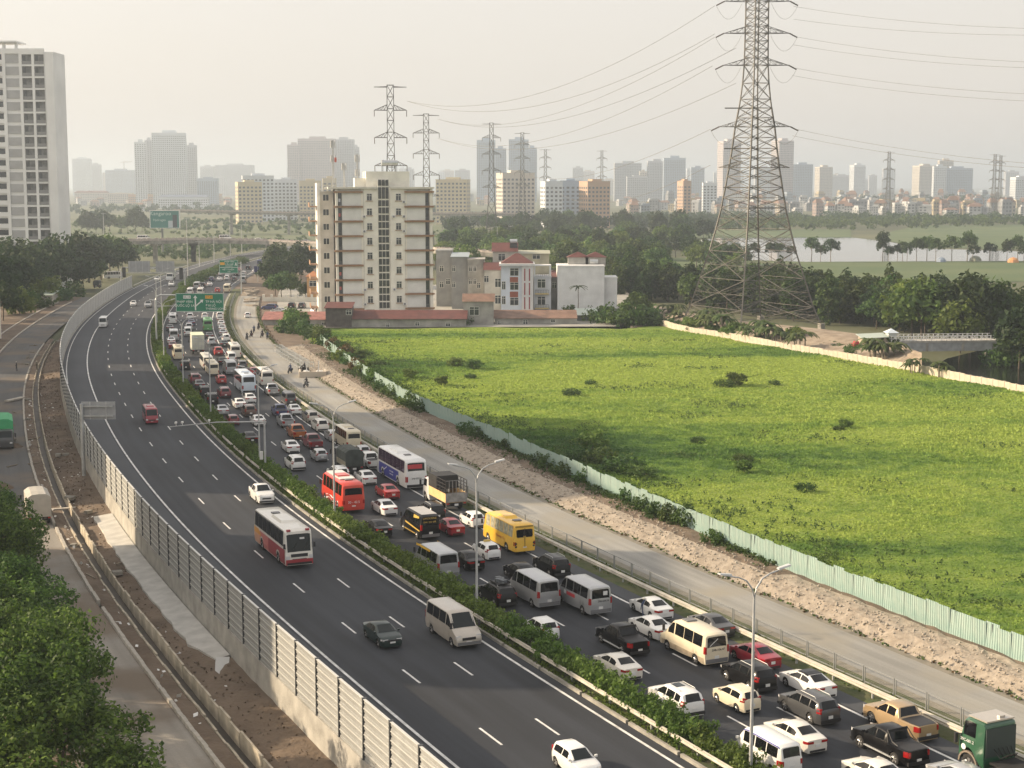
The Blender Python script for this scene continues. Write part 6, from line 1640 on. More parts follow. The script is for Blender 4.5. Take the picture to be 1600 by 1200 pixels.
# ------------------------------------------------------------ skyline
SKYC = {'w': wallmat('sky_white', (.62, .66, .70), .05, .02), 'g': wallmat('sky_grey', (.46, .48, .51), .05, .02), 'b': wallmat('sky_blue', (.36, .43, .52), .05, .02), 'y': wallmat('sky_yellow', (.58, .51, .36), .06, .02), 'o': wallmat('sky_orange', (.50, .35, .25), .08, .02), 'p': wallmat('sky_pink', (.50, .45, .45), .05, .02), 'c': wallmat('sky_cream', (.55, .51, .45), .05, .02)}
sk = random.Random(17)
def sky_b(px0, px1, ytop, D, c, label, rot=22, dep=None, group=None, fl=3.3, bay=3.4, ww=.55, wh=.5):
    xa, xb = Q(px0, 300, D).x, Q(px1, 300, D).x; sil = xb - xa; r_ = R(rot)
    d = dep or max(12, sil * .55)
    d = min(d, sil * .8 / max(.2, math.sin(abs(r_)) + 1e-6)) if rot else d
    w = max(6, (sil - d * math.sin(abs(r_))) / math.cos(r_))
    zt = Q((px0 + px1) / 2, ytop, D).z + 2.6
    return plain_block(((xa + xb) / 2, D + 15, -2.6), w, d, zt, SKYC[c], label, rz=r_, fl=fl, bay=bay, group=group, winw=ww, winh=wh)
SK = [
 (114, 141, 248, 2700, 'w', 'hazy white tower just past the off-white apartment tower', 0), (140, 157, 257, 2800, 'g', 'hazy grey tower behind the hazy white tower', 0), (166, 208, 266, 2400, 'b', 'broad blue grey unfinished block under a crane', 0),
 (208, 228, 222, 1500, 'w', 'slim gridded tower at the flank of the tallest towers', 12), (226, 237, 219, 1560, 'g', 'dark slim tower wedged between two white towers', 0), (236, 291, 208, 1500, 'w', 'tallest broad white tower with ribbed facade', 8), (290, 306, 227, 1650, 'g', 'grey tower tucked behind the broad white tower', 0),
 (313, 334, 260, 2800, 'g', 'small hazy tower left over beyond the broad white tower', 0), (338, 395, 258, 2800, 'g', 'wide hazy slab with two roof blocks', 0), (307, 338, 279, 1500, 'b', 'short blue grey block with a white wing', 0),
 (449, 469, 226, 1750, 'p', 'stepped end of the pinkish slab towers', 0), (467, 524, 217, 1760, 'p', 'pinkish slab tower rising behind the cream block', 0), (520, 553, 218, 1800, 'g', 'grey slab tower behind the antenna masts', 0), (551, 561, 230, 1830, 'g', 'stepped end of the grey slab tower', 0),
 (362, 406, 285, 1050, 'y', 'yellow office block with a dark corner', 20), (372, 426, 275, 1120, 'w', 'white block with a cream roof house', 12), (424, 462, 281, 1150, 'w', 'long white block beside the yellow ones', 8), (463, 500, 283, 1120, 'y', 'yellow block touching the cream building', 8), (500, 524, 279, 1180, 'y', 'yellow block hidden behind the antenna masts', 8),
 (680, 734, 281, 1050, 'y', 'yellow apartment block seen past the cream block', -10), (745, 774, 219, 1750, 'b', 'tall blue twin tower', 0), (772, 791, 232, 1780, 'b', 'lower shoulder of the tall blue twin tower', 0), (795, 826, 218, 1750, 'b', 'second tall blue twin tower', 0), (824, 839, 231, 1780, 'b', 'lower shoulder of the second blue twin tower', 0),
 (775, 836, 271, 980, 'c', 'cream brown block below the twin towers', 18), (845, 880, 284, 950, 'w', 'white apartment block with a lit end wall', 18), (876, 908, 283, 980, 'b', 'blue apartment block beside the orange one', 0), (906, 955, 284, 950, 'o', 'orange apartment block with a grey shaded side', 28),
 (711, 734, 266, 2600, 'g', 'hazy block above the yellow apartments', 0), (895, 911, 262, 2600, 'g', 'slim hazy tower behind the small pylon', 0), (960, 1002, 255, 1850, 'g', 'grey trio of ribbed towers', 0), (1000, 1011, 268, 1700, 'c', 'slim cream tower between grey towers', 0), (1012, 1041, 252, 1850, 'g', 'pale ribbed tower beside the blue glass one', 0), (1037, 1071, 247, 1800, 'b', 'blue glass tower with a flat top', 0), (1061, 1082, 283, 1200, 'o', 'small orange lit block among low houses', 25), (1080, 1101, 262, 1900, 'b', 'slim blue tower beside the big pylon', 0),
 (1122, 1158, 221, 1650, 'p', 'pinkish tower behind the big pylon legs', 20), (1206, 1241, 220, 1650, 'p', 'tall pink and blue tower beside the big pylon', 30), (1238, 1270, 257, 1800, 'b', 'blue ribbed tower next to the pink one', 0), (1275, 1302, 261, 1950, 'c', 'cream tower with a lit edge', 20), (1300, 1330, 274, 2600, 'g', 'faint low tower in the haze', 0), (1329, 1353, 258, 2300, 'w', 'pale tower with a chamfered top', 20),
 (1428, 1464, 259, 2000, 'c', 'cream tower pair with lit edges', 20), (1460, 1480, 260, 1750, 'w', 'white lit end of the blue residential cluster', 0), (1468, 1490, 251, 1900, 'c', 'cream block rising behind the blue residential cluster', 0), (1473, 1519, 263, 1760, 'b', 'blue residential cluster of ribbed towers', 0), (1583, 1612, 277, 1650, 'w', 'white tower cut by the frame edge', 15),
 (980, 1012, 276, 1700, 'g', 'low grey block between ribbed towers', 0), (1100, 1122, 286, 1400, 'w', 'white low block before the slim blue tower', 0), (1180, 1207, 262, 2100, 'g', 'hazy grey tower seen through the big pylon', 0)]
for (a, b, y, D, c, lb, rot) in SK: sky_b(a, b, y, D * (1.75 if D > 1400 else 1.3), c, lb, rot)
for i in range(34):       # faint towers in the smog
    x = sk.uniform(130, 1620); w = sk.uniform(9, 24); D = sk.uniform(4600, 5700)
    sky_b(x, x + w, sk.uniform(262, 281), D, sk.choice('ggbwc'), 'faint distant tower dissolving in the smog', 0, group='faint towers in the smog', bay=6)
# tower crane on the unfinished block
cr = empty('tower_crane', Q(194, 268, 4200), 0, 'thin tower crane standing over the unfinished block', 'crane'); cr.location.z = -2.6
zt = Q(194, 252, 4200).z + 2.6; q = MB(); q.box(-1, 1, -1, 1, 0, zt); q.obj('mast', galv_dull, cr); q = MB(); q.bar((-9, 0, zt - 3), (22, 4, zt - 1), 1.4); q.bar((0, 0, zt), (20, 4, zt - 1), .5); q.obj('jib', galv_dull, cr)

# low-rise town: a few hundred small houses
def house_kind(seed, c, roof):
    r_ = random.Random(seed); q = MB(); q.box(-.5, .5, -.5, .5, 0, 1)
    wall = q.mesh('wall', c); q = MB()
    if roof: q.add([(-.55, -.55, 1), (.55, -.55, 1), (.55, .55, 1), (-.55, .55, 1), (-.3, 0, 1.28), (.3, 0, 1.28)], [(0, 1, 5, 4), (2, 3, 4, 5), (1, 2, 5), (3, 0, 4)])
    else: q.box(-.3, .5, -.2, .5, 1, 1.18); q.box(-.54, .54, -.54, -.5, .97, 1.06)
    rf = q.mesh('roof', brown_tile if roof else c)
    wq = []
    for f in range(4):
        for b in range(3):
            x = -.33 + .33 * b; z = .14 + f * .235
            for (ax, s_) in ((0, -1), (1, -1)):
                if r_.random() < .85:
                    if ax == 0: wq.append([(x - .09, -.508, z), (x + .09, -.508, z), (x + .09, -.508, z + .13), (x - .09, -.508, z + .13)])
                    else: wq.append([(-.508, x + .09, z), (-.508, x - .09, z), (-.508, x - .09, z + .13), (-.508, x + .09, z + .13)])
    return wall, rf, quads_mesh('window_grid', np.array(wq), [pane_far])
TC = {'w': wallmat('town_white', (.46, .47, .47)), 'c': wallmat('town_cream', (.42, .38, .32)), 'y': wallmat('town_yellow', (.42, .36, .24)), 'g': wallmat('town_grey', (.30, .31, .32)), 'p': wallmat('town_pink', (.38, .30, .27)), 'b': wallmat('town_blue', (.28, .33, .38)), 'o': wallmat('town_orange', (.38, .24, .16))}
HK = [house_kind(i, TC[c], r_) for i, (c, r_) in enumerate([('w', 0), ('c', 1), ('y', 0), ('g', 0), ('g', 1), ('w', 1), ('b', 0), ('p', 1), ('w', 0), ('g', 0)])]
hcount = 0
def town(n, x0, x1, y0, y1, hmin, hmax, seed, avoid=None):
    global hcount
    r_ = random.Random(seed)
    for i in range(n):
        px, py = r_.uniform(x0, x1), r_.uniform(y0, y1)
        p = P(px, py, -2.6); w = r_.uniform(6, 13); h = r_.uniform(hmin, hmax)
        k = r_.randrange(len(HK)); t = empty('town_house', p, r_.uniform(-.5, .5), 'small %s town house with a %s roof among the crowd beyond the lake' % (['white', 'cream', 'yellow', 'grey', 'grey', 'white', 'blue', 'pink', 'white', 'grey'][k], ['flat', 'hipped', 'flat', 'flat', 'hipped', 'hipped', 'flat', 'hipped', 'flat', 'flat'][k]), 'house', 'small houses of the town')
        t.scale = (w, r_.uniform(7, 14), h); a, b, c = HK[k]
        inst('wall', a, t); inst('roof', b, t); o = inst('window_grid', c, t); o['kind'] = 'stuff'
        hcount += 1
town(170, 985, 1615, 325, 341, 8, 17, 1); town(75, 1000, 1615, 314, 325, 9, 22, 2); town(26, 560, 990, 312, 322, 7, 14, 3); town(20, 120, 470, 318, 330, 6, 11, 4)
# institutional buildings beyond the scrub
def inst_b(px0, px1, ytop, ybase, c, label, roofm=None):
    D = P(800, ybase, -2.6).y; xa, xb = Q(px0, 300, D).x, Q(px1, 300, D).x; h = Q(800, ytop, D).z + 2.6
    t = plain_block(((xa + xb) / 2, D + 7, -2.6), xb - xa, 14, h, SKYC[c], label, bay=3.2, top=roofm is None, wm=pane_far)
    if roofm:
        q = MB(); w = (xb - xa) / 2; q.add([(-w - .6, -7.6, h), (w + .6, -7.6, h), (w + .6, 7.6, h), (-w - .6, 7.6, h), (-w + 4, 0, h + 3.6), (w - 4, 0, h + 3.6)], [(0, 1, 5, 4), (2, 3, 4, 5), (1, 2, 5), (3, 0, 4), (3, 2, 1, 0)]); q.obj('roof', roofm, t)
inst_b(247, 324, 308, 326, 'w', 'long white building with a blue mansard roof beyond the scrub', mat('blue_slate', (.14, .17, .24), .7))
inst_b(116, 168, 301, 316, 'c', 'low cream building with a red roof past the off-white tower', red_tile)
inst_b(200, 247, 304, 320, 'o', 'low orange building beside the white mansard building')
inst_b(168, 206, 302, 318, 'c', 'low cream building between red and orange ones')
inst_b(324, 345, 303, 318, 'o', 'small ochre building past the white mansard building')
# ------------------------------------------------------------ lamp posts in the median
def lamp_kind():
    q = MB(); h = 11.4
    q.tube([(0, 0, -.1), (0, 0, 5), (0, 0, h - 1.3)], [.11, .085, .065], 8)
    for s in (1, -1):
        q.tube([(0, 0, h - 1.3), (0, s * .12, h - .75), (0, s * .5, h - .25), (0, s * 1.0, h - .02), (0, s * 1.9, h + .18)], [.055, .05, .045, .042, .04], 6)
    b = MB(); b.box(-.16, .16, -.16, .16, -.1, .35)
    hd = MB()
    for s in (1,):
        hd.add([(-.13, 1.5, h + .14), (.13, 1.5, h + .14), (.15, 2.25, h + .28), (-.15, 2.25, h + .28), (-.1, 1.5, h + .24), (.1, 1.5, h + .24), (.12, 2.25, h + .36), (-.12, 2.25, h + .36)], [(4, 5, 6, 7), (0, 1, 5, 4), (1, 2, 6, 5), (2, 3, 7, 6), (3, 0, 4, 7), (3, 2, 1, 0)])
    return q.mesh('pole', galv_dull, True, 50), b.mesh('base', galv_dull), hd.mesh('lamp_head', mat('lamp_housing', (.55, .56, .56), .5, .2))
LP = lamp_kind()
for i, (x, y) in enumerate([(1163, 1193), (753, 940), (533, 800), (407, 715), (331, 648), (285, 602), (257, 560), (246, 527), (243, 505), (250, 487)]):
    p = P(x, y, 1.2); s, d = sd(p); q = at(s, 2.05, .1)
    lab = ['twin armed lamp post in the median between the blue striped van and the cream hatchback', 'twin armed lamp post in the median beside the car with roof luggage', 'twin armed lamp post in the median in front of the bright red bus', 'twin armed lamp post in the median next to the camera pole', 'twin armed lamp post in the median beside the maroon hatchback', 'twin armed lamp post in the median beside the maroon crossover'][i] if i < 6 else 'twin armed lamp post far along the median hedge'
    t = empty('lamp_post', q, tang(s), lab, 'lamp post', 'twin armed lamp posts along the median')
    inst('pole', LP[0], t); inst('base', LP[1], t); inst('lamp_head', LP[2], t); o = inst('lamp_head', LP[2], t); o.rotation_euler = (0, 0, math.pi)
# single lamps and poles further away
for (x, y, yt, lb) in [(163, 385, 334, 'distant lamp post standing in the scrub by the curved bridge'), (294, 440, 342, 'tall slim pole behind the far gantry'), (335, 418, 370, 'slim pole beside the second green sign'), (312, 424, 378, 'slim pole before the curved bridge pillars'), (360, 400, 352, 'slim pole standing on the curved bridge'), (777, 400, 355, 'slim pole before the lush trees'), (890, 402, 372, 'short twin lamp among the lush trees'), (378, 395, 352, 'slim grey pole by the curved bridge deck')]:
    p = P(x, y, -2.0); zt = Q(x, yt, p.y).z; t = empty('street_pole', p, 0, lb, 'pole'); q = MB(); h = zt - p.z; q.tube([(0, 0, -.3), (0, 0, h)], [.2, .1], 6); q.obj('shaft', galv_dull, t)
    q = MB(); q.bar((-1.4, 0, h + .15), (1.4, 0, h + .15), .2, .12); q.bar((0, 0, h - .3), (0, 0, h + .15), .12); q.obj('lamp_arm', mat('lamp_housing', (0, 0, 0)), t)

# ------------------------------------------------------------ signs
sign_green = mat('sign_green', (.006, .185, .105), .5); sign_back = mat('sign_back', (.34, .35, .36), .55, .2, var=.1); sign_white = mat('sign_white', (.75, .77, .75), .5); sign_yel = mat('sign_yellow', (.75, .38, .03), .5)
def px_on(Y, px, py): q = Q(px, py, Y); return q.x, q.z
S1 = P(244, 534, 1.0); Y1 = S1.y; pole_s = sd(S1)[0]
SG = empty('sign_gantry', at(pole_s, 1.9, .1), 0, 'big green direction sign on a cantilever pole over the jam', 'sign'); gy_ = SG.location.y; gx_ = SG.location.x
def rel(px, py, Y=None, o=SG): q = Q(px, py, Y or gy_); return q.x - o.location.x, q.z - o.location.z
x0, zt = rel(274.5, 458); x1, zb = rel(350.5, 487)
xa_, za_ = rel(262, 461)
q = MB(); q.tube([(0, 0, -.1), (0, 0, za_ - .9), (.25, 0, za_ - .25), (.9, 0, za_), (x1 * .82, 0, za_ + .1)], [.17, .15, .14, .13, .09], 10); q.obj('cantilever_pole', galv, SG, True, 50)
q = MB(); q.bar((.15, 0, za_ - 2.2), (x1 * .8, 0, za_ - 2.0), .12); q.obj('lower_arm', galv, SG)
q = MB(); q.box(x0, x1, -.28, -.22, zb, zt); q.obj('sign_panel', sign_green, SG)
w_, h_ = x1 - x0, zt - zb
q = MB()
for (a, b, c, d) in ((x0 + .06, x1 - .06, zt - .12, zt - .05), (x0 + .06, x1 - .06, zb + .05, zb + .12), (x0 + .06, x0 + .13, zb + .05, zt - .05), (x1 - .13, x1 - .06, zb + .05, zt - .05)): q.box(a, b, -.286, -.281, c, d)
q.obj('sign_border', sign_white, SG)
def sxz(u, v): return x0 + w_ * u, zb + h_ * v
q = MB(); ux, uz = sxz(.41, .08); q.box(ux - .13, ux + .13, -.288, -.282, uz, uz + h_ * .66); tz_ = uz + h_ * .66
q.add([(ux - .42, -.285, tz_), (ux + .42, -.285, tz_), (ux, -.285, tz_ + .55)], [(0, 1, 2)])
ax, az = sxz(.41, .30); bx, bz = sxz(.53, .56); dv = Vector((bx - ax, 0, bz - az)).normalized(); nv = Vector((-dv.z, 0, dv.x))
q.add([Vector((ax, -.287, az)) + nv * .12, Vector((ax, -.287, az)) - nv * .12, Vector((bx, -.287, bz)) - nv * .12, Vector((bx, -.287, bz)) + nv * .12], [(0, 1, 2, 3)])
q.add([Vector((bx, -.287, bz)) + nv * .4, Vector((bx, -.287, bz)) - nv * .4, Vector((bx, -.287, bz)) + dv * .55], [(0, 1, 2)]); q.obj('arrow', sign_white, SG)
q = MB(); a, z = sxz(.16, .71); q.box(a, a + w_ * .155, -.288, -.282, z, z + h_ * .17); q.obj('route_plate', sign_white, SG)
q = MB(); a, z = sxz(.615, .71); q.box(a, a + w_ * .155, -.288, -.282, z, z + h_ * .17); q.obj('route_plate', sign_yel, SG)
RF = (math.pi / 2, 0, 0)
def stx(s, u, v, size, m=None, al='CENTER', o=SG): a, z = sxz(u, v); return text('lettering', s, size, o, (a, -.294, z), RF, m or sign_white, .002, al)
stx('QL.1A', .237, .795, .52, ink_dark); stx('CT.20', .692, .795, .52, ink_dark)
stx('PHÁP VÂN', .19, .54, .66); stx('QUỐC LỘ 1A', .185, .33, .66); stx('TP HÀ NỘI', .62, .54, .66, al='LEFT'); stx('ĐẠI LỘ', .62, .34, .62, al='LEFT'); stx('THĂNG LONG', .62, .16, .62, al='LEFT')
# second green sign
S2 = P(378, 470, 0); S2g = empty('sign_gantry', (Q(377, 440, 455).x, 455, 0), 0, 'smaller green direction sign with a yellow plate further up the jam', 'sign')
def rel2(px, py): q = Q(px, py, 455); return q.x - S2g.location.x, q.z - S2g.location.z
x0, zt = rel2(342.5, 406); x1, zb = rel2(372.5, 427); w_, h_ = x1 - x0, zt - zb
_, z1 = rel2(377, 409)
q = MB(); q.tube([(0, 0, -.3), (0, 0, z1)], [.2, .15], 8); q.bar((0, 0, z1 - .4), (x0 * .5, 0, z1 - .4), .2); q.bar((0, 0, z1 - 2.4), (x0 * .5, 0, z1 - 2.4), .2); q.obj('cantilever_pole', galv, S2g)
q = MB(); q.box(x0, x1, -.25, -.18, zb, zt); q.obj('sign_panel', sign_green, S2g)
q = MB()
for (a, b, c, d) in ((x0 + .05, x1 - .05, zt - .12, zt - .04), (x0 + .05, x1 - .05, zb + .04, zb + .12), (x0 + .05, x0 + .13, zb + .05, zt - .05), (x1 - .13, x1 - .05, zb + .05, zt - .05), (x0 + .05, x1 - .05, zb + h_ * .43, zb + h_ * .46), (x0 + w_ * .32, x0 + w_ * .72, zb + h_ * .53, zb + h_ * .56)): q.box(a, b, -.258, -.251, c, d)
q.obj('sign_border', sign_white, S2g)
q = MB(); q.box(x0 + w_ * .05, x0 + w_ * .29, -.26, -.252, zb + h_ * .62, zb + h_ * .82); q.obj('route_plate', sign_yel, S2g)
for (s_, u, v, sz_) in (('PHÁP VÂN', .54, .86, .62), ('CẦU GIẼ', .54, .67, .62), ('HẾT TUYẾN', .48, .28, .62), ('1 KM', .5, .12, .5)): text('lettering', s_, sz_, S2g, (x0 + w_ * u, -.262, zb + h_ * v), RF, sign_white, .002)
q = MB(); q.add([(x0 + w_ * .82, -.262, zb + h_ * .57), (x0 + w_ * .86, -.262, zb + h_ * .57), (x0 + w_ * .91, -.262, zb + h_ * .8), (x0 + w_ * .87, -.262, zb + h_ * .8)], [(0, 1, 2, 3)]); q.add([(x0 + w_ * .95, -.262, zb + h_ * .57), (x0 + w_ * .91, -.262, zb + h_ * .57), (x0 + w_ * .89, -.262, zb + h_ * .72), (x0 + w_ * .92, -.262, zb + h_ * .72)], [(0, 1, 2, 3)]); q.obj('exit_symbol', sign_white, S2g)
# small blue sign
BS = empty('blue_sign', P(403, 440, -.1), 0, 'small dark blue information sign on the verge past the green signs', 'sign'); Yb = BS.location.y
a = Q(397, 416, Yb); b = Q(409, 425, Yb); q = MB(); q.box(a.x - BS.location.x, b.x - BS.location.x, -.1, -.03, b.z - BS.location.z, a.z - BS.location.z); q.obj('sign_panel', mat('sign_blue', (.02, .025, .12), .5), BS)
q = MB(); q.tube([(0, 0, -.3), (0, 0, a.z - BS.location.z)], .12, 6); q.obj('pole', galv, BS)
# gantry seen from behind over the free carriageway
G3 = empty('sign_gantry', at(sd(P(187, 455))[0], -15.0), 0, 'grey sign gantry seen from behind over the free carriageway', 'sign'); Yg = G3.location.y
def rel3(px, py): q = Q(px, py, Yg); return q.x - G3.location.x, q.z - G3.location.z
for (a0, a1) in ((200, 234.5), (243, 272.5)):
    x0, zt = rel3(a0, 408); x1, zb = rel3(a1, 425); q = MB(); q.box(x0, x1, .1, .2, zb, zt); q.obj('sign_panel', sign_back, G3)
    q = MB()
    for x in np.linspace(x0 + .4, x1 - .4, 4): q.box(x - .05, x + .05, 0.0, .1, zb, zt)
    q.obj('stiffener', galv_dull, G3)
xr, zr = rel3(283, 418); xl, zl = rel3(188, 418)
q = MB(); q.tube([(xl, .3, -.2), (xl, .3, zl - .6), (xl + .5, .3, zl)], .22, 8); q.tube([(xr + 1, .3, -.2), (xr + 1, .3, zl - 1.0), (xr + .3, .3, zl - .1), (xr - .6, .3, zl)], .22, 8); q.bar((xl + .3, .3, zl), (xr - .4, .3, zl), .3); q.bar((xl + .3, .3, zl - 1.6), (xr - .4, .3, zl - 1.6), .22); q.obj('portal_frame', galv_dull, G3)
q = MB(); xm, zm = rel3(192, 424); q.box(xm - .2, xm + .8, 0, .3, zm - 1.8, zm + 1.2); q.box(xr - .6, xr + .5, 0, .3, zl - 3.6, zl); q.obj('matrix_board', blackp, G3)
# sign from behind beside the noise barrier
B4 = empty('roadside_sign', at(sd(P(115, 744, -1.5))[0], -16.4, -1.6), 0, 'grey back of a road sign on a thick pole beside the noise barrier', 'sign'); Y4 = B4.location.y
def rel4(px, py): q = Q(px, py, Y4); return q.x - B4.location.x, q.z - B4.location.z
_, zt4 = rel4(114, 632); q = MB(); q.tube([(0, 0, -.4), (0, 0, zt4)], [.24, .2], 12); q.cyl((0, 0, zt4), (0, 0, 1), .24, .06, 12); q.obj('pole', galv, B4, True, 50)
x0, za4 = rel4(126, 628); x1, zb4 = rel4(180, 655.5); q = MB(); q.box(x0, x1, .2, .26, zb4, za4); q.obj('sign_panel', sign_back, B4)
for py in (635, 650): _, z = rel4(118, py); q = MB(); q.bar((-.1, 0, z), (x1 - .3, .1, z), .16); q.obj('arm', galv, B4)
q = MB()
for px in (140, 165): x, _ = rel4(px, 640); q.box(x - .05, x + .05, .12, .2, zb4, za4)
q.obj('stiffener', galv_dull, B4)
# camera pole with a long horizontal arm
C5 = empty('camera_pole', at(sd(P(416, 722, 1.2))[0], 2.05, .1), 0, 'camera pole with a long thin arm reaching over the free carriageway', 'camera pole'); Y5 = C5.location.y
def rel5(px, py): q = Q(px, py, Y5); return q.x - C5.location.x, q.z - C5.location.z
_, z5 = rel5(414, 659); xe, ze = rel5(265, 667); q = MB(); q.tube([(0, 0, -.1), (0, 0, z5 + .3)], [.13, .1], 8); q.tube([(.2, 0, z5), (xe * .5, 0, z5 - .05), (xe, 0, ze)], [.085, .065, .04], 8); q.obj('mast_arm', galv_dull, C5, True, 50)
for px in (275, 285, 327): x, _ = rel5(px, 660); z = z5 + (ze - z5) * (x / xe) ** 1.5; q = MB(); q.bar((x, 0, z), (x, 0, z + .35), .06); q.box(x - .1, x + .1, -.3, .15, z + .33, z + .52); q.obj('camera', plate_w, C5)
q = MB(); q.box(-.6, -.25, -.1, .2, 1.4, 2.3); q.obj('control_box', plate_w, C5)
# billboard
BB = empty('billboard', P(254, 402, -2.5), 0, 'teal green billboard with white lettering on a single pole', 'billboard'); Y6 = BB.location.y
def rel6(px, py): q = Q(px, py, Y6); return q.x - BB.location.x, q.z - BB.location.z
x0, zt = rel6(234.5, 329.5); x1, zb = rel6(280, 356); w_, h_ = x1 - x0, zt - zb
q = MB(); q.tube([(0, .8, -.5), (0, .8, zt - 1)], .55, 12); q.obj('pole', mat('billboard_pole', (.16, .17, .16), .7), BB)
q = MB(); q.box(x0, x1, 0, 1.6, zb, zt); q.obj('panel', mat('billboard_teal', (.055, .21, .19), .6), BB)
q = MB()
for (a, b, c, d) in ((x0 - .15, x1 + .15, zt, zt + .25), (x0 - .15, x1 + .15, zb - .25, zb), (x0 - .3, x0, zb - .25, zt + .25), (x1, x1 + .3, zb - .25, zt + .25)): q.box(a, b, -.1, 1.7, c, d)
q.obj('panel_frame', plate_w, BB)
text('lettering', 'Kangaroo', 2.6, BB, (x0 + w_ * .36, -.03, zb + h_ * .84), RF, mat('pale_ink', (.55, .68, .66), .6), .01); text('lettering', 'Hydrogen', 1.5, BB, (x0 + w_ * .32, -.03, zb + h_ * .46), RF, mat('pale_ink', (0, 0, 0)), .01)
q = MB(); q.box(x0 + w_ * .78, x0 + w_ * .93, -.04, 0, zb + h_ * .02, zb + h_ * .77); q.obj('appliance_picture', mat('appliance_dark', (.05, .06, .075), .5), BB); q = MB(); q.box(x0 + w_ * .62, x0 + w_ * .78, -.05, 0, zb + h_ * .02, zb + h_ * .42); q.obj('appliance_picture', mat('appliance_pale', (.45, .52, .56), .5), BB)

# ------------------------------------------------------------ curved flyover and far road deck
def deck(name, pts, label, w, thick, zr_, cars, pillars, wall_m=None):
    t = empty(name, (0, 0, 0), 0, label, 'bridge'); pts = [Vector(p) for p in pts]; q = MB()
    n = len(pts)
    for i, p in enumerate(pts):
        d = (pts[min(i + 1, n - 1)] - pts[max(i - 1, 0)]); d.z = 0; d.normalize(); nn = Vector((-d.y, d.x, 0))
        for s_, z in ((0, 0), (0, -thick), (w, -thick), (w, 0)): c = p + nn * s_; q.v.append((c.x, c.y, c.z + z))
    for i in range(n - 1):
        for j in range(4): q.f.append((i * 4 + j, i * 4 + (j + 1) % 4, (i + 1) * 4 + (j + 1) % 4, (i + 1) * 4 + j)); q.m.append(0)
    q.obj('deck', concrete_dark, t)
    q = MB()
    for i in range(n - 1):
        q.bar(pts[i] + Vector((0, 0, .45)), pts[i + 1] + Vector((0, 0, .45)), .25, .9)
        L_ = (pts[i + 1] - pts[i]).length
        for k in range(int(L_ / 3.0)): c = pts[i].lerp(pts[i + 1], (k + .5) * 3.0 / L_); q.cbox((c.x, c.y, c.z + 1.05), (1.6, .3, .35))
    q.obj('parapet', mat('pink_parapet', (.46, .40, .36), .85, var=.2), t)
    for (px, py) in pillars:
        a = Q(px, py, 1); b = min(pts, key=lambda p: abs(proj(p)[0] - px)); q = MB(); q.box(b.x - .9, b.x + .9, b.y + w * .2, b.y + w * .2 + 1.6, -2.6, b.z - thick); q.box(b.x - 1.6, b.x + 1.6, b.y + .3, b.y + w - .3, b.z - thick - .9, b.z - thick); q.obj('pillar', concrete_dark, t)
    return t
ZD = 4.6
fly = [Q(px, py, Y) for px, py, Y in ((150, 381, 640), (185, 377.5, 660), (240, 376, 680), (300, 375, 695), (360, 375.5, 700), (420, 377, 696), (470, 379.5, 686), (520, 382, 672), (600, 386, 640), (680, 390, 600), (740, 393, 585), (775, 396, 580), (800, 399, 578))]
deck('flyover', fly, 'curved concrete flyover crossing behind the cream block', 9, 1.5, 1, (), ((222, 390), (318, 390), (326, 390), (430, 390)))
for (bb, kd, cl, lb) in [((215, 364, 235, 375), 'van', 'white', 'white van driving along the curved flyover'), ((341, 363, 364, 374), 'van', 'white', 'white van on the curved flyover ahead of a sedan'), ((392, 366, 416, 375), 'sedan', 'white', 'white sedan on the curved flyover'), ((469, 367, 488, 376), 'sedan', 'silver', 'silver sedan on the curved flyover beside the cream block')]:
    cx = (bb[0] + bb[2]) / 2; b = min(fly, key=lambda p: abs(proj(p)[0] - cx)); tgt = Q(cx, bb[3], b.y + 3.5)
    o = inst(NAME[kd], far_mesh(kd), None, (tgt.x, b.y + 3.5, b.z), 0.0, mats=[PAINT[cl]]); tag(o, lb, CAT[kd], 'cars on the flyover')
far_deck = [Q(px, py, 1080) for px, py in ((270, 329), (360, 331), (450, 333), (520, 333), (600, 333), (700, 334), (760, 334), (820, 335))]
deck('far_viaduct', far_deck, 'distant straight viaduct with parapets beyond the scrub', 14, 1.3, 1, (), ((395, 340), (470, 340), (690, 340)))

